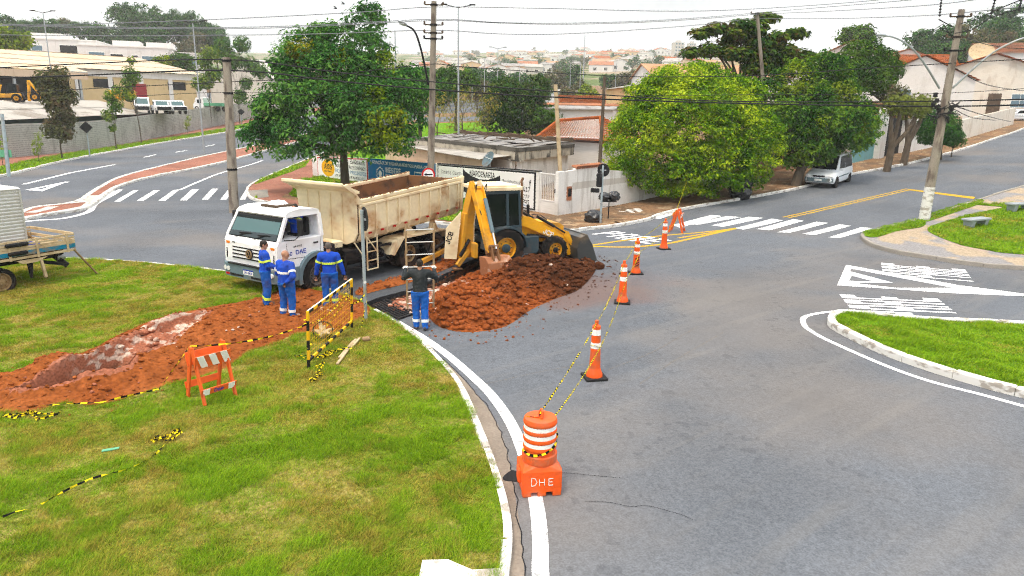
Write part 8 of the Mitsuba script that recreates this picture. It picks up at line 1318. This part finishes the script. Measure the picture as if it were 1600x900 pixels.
    b = B(); b.box((-hl - .01, 0, .5), (.08, W * .9, .2), None, .03); t.part('rear_bumper', b, 'bumper_grey'); return t
vp = (np.array((18.89,43.81)) + np.array((20.94,44.00))) / 2 + [.5, 1.0]; car('silver leisure van parked at the kerb under the dark tree', place(*(vp + [-.4, .3]), None, 231) @ rot('y', 2.6), 4.3, 1.78, 1.95, 'van', 'silver_paint')
cp = np.array((61.62,89.47)); car('silver hatchback at the top of the right street', place(cp[0] + .6, cp[1] + .6, None, 176), 3.9, 1.65, 1.45, 'hatch', 'silver_paint', .30)
def pickup(label, c, rz, box=None, kind='truck'):
    t = Thing('depot_vehicle', label, 'truck' if kind == 'truck' else 'jeep', place(c[0], c[1], c[2], rz)); b = B(); b.side(sg.Polygon([(-.2, .5), (1.7, .5), (1.75, 1.1), (1.5, 1.25), (1.15, 2.1), (.3, 2.15), (-.2, 2.1)] if kind == 'truck' else [(-2.2, .5), (1.7, .5), (1.75, 1.0), (.6, 1.1), (.3, 1.75), (-.4, 1.8), (-.5, 1.1), (-2.2, 1.1)]).buffer(.03), -.9, .9); cbk = t.part('cab', b, 'white_paint'); b = B()
    b.hull([(1.5, -.75, 1.3), (1.5, .75, 1.3), (1.2, .7, 2.0), (1.2, -.7, 2.0), (1.54, -.75, 1.3), (1.54, .75, 1.3), (1.24, .7, 2.0), (1.24, -.7, 2.0)] if kind == 'truck' else [(.6, -.75, 1.15), (.6, .75, 1.15), (.34, .7, 1.68), (.34, -.7, 1.68), (.64, -.75, 1.15), (.64, .75, 1.15), (.38, .7, 1.68), (.38, -.7, 1.68)]); t.part('windscreen', b, 'windscreen', of=cbk); b = B(); b.box((1.78, 0, .75), (.06, 1.7, .45), None, .02); t.part('grille', b, 'black_plastic', of=cbk)
    for s in (-1, 1):
        b = B(); b.box((.55 if kind == 'truck' else .0, s * .94, 1.6 if kind == 'truck' else 1.42), (.75 if kind == 'truck' else .55, .03, .55 if kind == 'truck' else .42)); t.part('side_window', b, 'glass_dark', of=cbk)
        for x in (1.1, -1.5 if kind != 'truck' else -2.8): wheel(t, (x, s * .8, .42), .42, .25, .24, 'tyre', 'rim_grey', s)
    if box: b = B(); b.box((-2.0, 0, 1.1), (3.4, 1.9, .5), None, .03); t.part('load_bed', b, box)
g = lambda p: np.array([p[0], p[1], p[2]])
pickup('white truck in the depot yard with a dark side window', [*(-50.39,98.00,4.81)[:2], 4.0], -62, 'bumper_grey'); pickup('white jeep parked left in the depot yard', [*(-47.82,98.00,4.52)[:2], 4.0], -52, None, 'jeep'); pickup('white jeep parked right of the other jeep in the depot yard', [*(-46.21,99.00,4.54)[:2], 4.0], -50, None, 'jeep'); pickup('long flatbed truck with a pale green load at the depot fence', [*(-50.22,118.00,5.12)[:2], 4.3], 165, 'green_paint')
for lab, p in (('yellow wheel loader standing in the dark depot hall', (-58.32,84.00,5.76)), ('yellow machine arm standing up beside the brownish young tree', (-57.49,86.00,5.95)), ('yellow tank trailer behind the third young tree', (-53.91,100.00,6.13))):
    t = Thing('depot_machine', lab, 'machine', place(p[0], p[1], p[2] - .6, 20)); b = B(); 
    if 'arm' in lab: b.bar((0, 0, 0), (.2, 0, 2.4), .4, .3, bev=.05); b.bar((.2, 0, 2.3), (1.1, 0, .9), .3, .25, bev=.04)
    elif 'tank' in lab: b.cyl((-1.6, 0, .9), (1.6, 0, .9), .6, n=18); b.box((0, 0, .3), (3, .9, .2))
    else: b.box((0, 0, .8), (2.0, 1.2, .5), None, .08); b.bar((-1.4, .6, .6), (-.9, .6, 2.0), .2); b.bar((-1.4, .6, .6), (-2.4, .6, 1.4), .3); q = B(); q.box((.4, 0, 1.6), (1.0, 1.1, 1.0), None, .05); t.part('cab', q, 'glass_dark')
    t.part('body', b, 'digger_yellow'); 
    for s in (-1, 1): wheel(t, (.8, s * .8, .5), .5, .35, .26, 'tyre', 'rim_yellow', s)
# gallery of the far town on the rising land
r = np.random.default_rng(77); wm = ['clean_white', 'cream_wall', 'peach_wall', 'pale_slab', 'white_wall', 'yellow_wall']; rm = ['clay_tile', 'clay_tile_old', 'clay_pale', 'fibre_pale', 'fibre_sheet']
nm = {'clean_white': 'white', 'cream_wall': 'cream', 'peach_wall': 'peach', 'pale_slab': 'grey', 'white_wall': 'off white', 'yellow_wall': 'yellow'}
nr = {'clay_tile': 'orange', 'clay_tile_old': 'dull red', 'clay_pale': 'pale salmon', 'fibre_pale': 'pale grey', 'fibre_sheet': 'dark grey'}
def town_house(x, y, label, wall_, roof_, w, d, h, rg, rz, group='houses of the far town'):
    z = float(hill(x, y)) if y > 300 else float(land(x, y)); house(label, x, y, rz, w, d, h, rg, wall_, roof_, [(-w * .25, h * .55, w * .14, h * .3), (w * .2, h * .55, w * .14, h * .3)], [], 'xy'[int(r.random() < .4)], .3, z - 1.5, group, 'town_house', 'house', False, 'dark_inside')
made = 0
while made < 200:
    D = 420 * (1450 / 420) ** r.random(); pxx = r.uniform(650, 1110) if r.random() < .7 else r.uniform(1110, 1640); x = (pxx - 800) / 1100 * D
    if D < 330 and x > 60: continue
    a, c = wm[int(r.integers(6) * (r.random() < .8))], rm[r.integers(5)]; town_house(x, D, f'{nm[a]} house with a {nr[c]} roof on the far hill', a, c, r.uniform(8, 16), r.uniform(7, 12), r.uniform(5, 8), r.uniform(1, 2.6), r.uniform(-35, 35)); made += 1
for k in range(80):
    D = 400 * (1450 / 400) ** r.random(); pxx = r.uniform(650, 1110) if r.random() < .7 else r.uniform(1110, 1640); x = (pxx - 800) / 1100 * D; R = r.uniform(3, 6.5); clump('hazy tree among the houses of the far town', (x, D, float(hill(x, D)) + R * .8), R, 420, DARK if r.random() < .7 else OLIVE, 300 + k, 1.3, 'trees of the far town', k=4)
def tower(label, x, D, w, h, n):
    z = float(hill(x, D)); t = Thing('tower_block', label, 'apartment building', place(x, D, z - 1, 8)); b = B(); b.box((0, 0, h / 2), (w, w * .8, h)); wk = t.part('wall', b, 'pale_slab')
    for i in range(n):
        for j in (-.3, 0, .3): b = B(); b.box((j * w, -w * .4, h * (i + .6) / n), (w * .16, .3, h / n * .45)); t.part('window', b, 'window_blue', of=wk)
    b = B(); b.box((0, 0, h + .8), (w * .4, w * .4, 1.8)); t.part('tank_house', b, 'pale_slab')
tower('pale tower block on the skyline right of the lamp mast', (1040 - 800) / 1100 * 640, 640, 9, 19, 7); tower('slim pale tower on the skyline beyond the ficus', (1060 - 800) / 1100 * 700, 700, 7, 15, 5)
t = Thing('red_block', 'small red and white block in the middle distance', 'building', place(44, 250, None, 5)); b = B(); b.box((0, 0, 2.5), (4, 6, 8)); t.part('red_part', b, 'red_sign' if 0 else 'clay_tile'); b = B(); b.box((-5.5, .5, 1.5), (7, 6, 7)); k = t.part('white_part', b, 'clean_white'); b = B(); b.box((-5.5, -2.6, 3), (3, .2, 1.5)); t.part('window', b, 'dark_inside', of=k)
house('long white hall with a flat roof above the round tree', 10, 170, 3, 14, 8, 3.0, .4, 'clean_white', 'fibre_pale', tiles=False); house('white long roofed hall left of the ficus top', 50, 215, 4, 20, 12, 5, .6, 'clean_white', 'fibre_pale', tiles=False)
b = B(); b.cyl((-25, 560, float(hill(-25, 560))), (-25, 560, float(hill(-25, 560)) + 30), 1.2, n=10); b.lathe([(3.0, 0), (2.0, 6), (.01, 14)], tr(-25, 560, float(hill(-25, 560)) + 22), 8); 
# birds in the sky
for k, p in enumerate(((-14.50,60.00,12.89), (-13.87,60.00,13.23))):
    b = B(); b.ball(p, (.16, .05, .05)); b.add([np.array(p) + [0, 0, .03], np.array(p) + [-.1, .35, .14], np.array(p) + [.1, .3, .1]], [[0, 1, 2], [0, 2, 1]]); b.add([np.array(p) + [0, 0, .03], np.array(p) + [-.1, -.35, .14], np.array(p) + [.1, -.3, .1]], [[0, 1, 2], [0, 2, 1]]); single('bird', ('lower left of two small birds over the big tree', 'upper right of two small birds over the big tree')[k], 'bird', b, 'black_plastic')

# haze in the air
single('haze', 'thin pale haze over the whole scene', None, {'type': 'cube', 'to_world': TF().translate([0, 900, 150]).scale([1600, 1900, 155]), 'bsdf': {'type': 'null'}, 'interior': {'type': 'ref', 'id': 'air'}}, None, kind='stuff')
# look-alikes of one group are told apart by their order from the left
ONE = 'first second third fourth fifth sixth seventh eighth ninth tenth eleventh twelfth thirteenth fourteenth fifteenth sixteenth seventeenth eighteenth nineteenth'.split()
TEN = {2: ('twenty', 'twentieth'), 3: ('thirty', 'thirtieth'), 4: ('forty', 'fortieth'), 5: ('fifty', 'fiftieth'), 6: ('sixty', 'sixtieth'), 7: ('seventy', 'seventieth'), 8: ('eighty', 'eightieth'), 9: ('ninety', 'ninetieth')}
def nth(i): return ONE[i] if i < 19 else TEN[(i + 1) // 10][1] if (i + 1) % 10 == 0 else TEN[(i + 1) // 10][0] + ' ' + ONE[(i + 1) % 10 - 1]
def where(k):
    q = [v for n, v in scene.items() if (n == k or n.startswith(k + '__')) and v.get('type') == 'ply']; v = np.asarray(meshkit.WRITTEN[q[-1]['filename']][0]); v = v if 'to_world' not in q[-1] else v @ np.array(q[-1]['to_world'].matrix)[:3, :3].T + np.array(q[-1]['to_world'].matrix)[:3, 3]
    c = v.mean(0); return c[0] / max(c[1], 1)
same = {}
for k, v in labels.items():
    if 'group' in v: same.setdefault(v['label'], []).append(k)
for lab, ks in same.items():
    if len(ks) > 1 and len(lab.split()) <= 11:
        for i, k in enumerate(sorted(ks, key=where)): labels[k]['label'] = lab + f', {nth(i)} from the left'
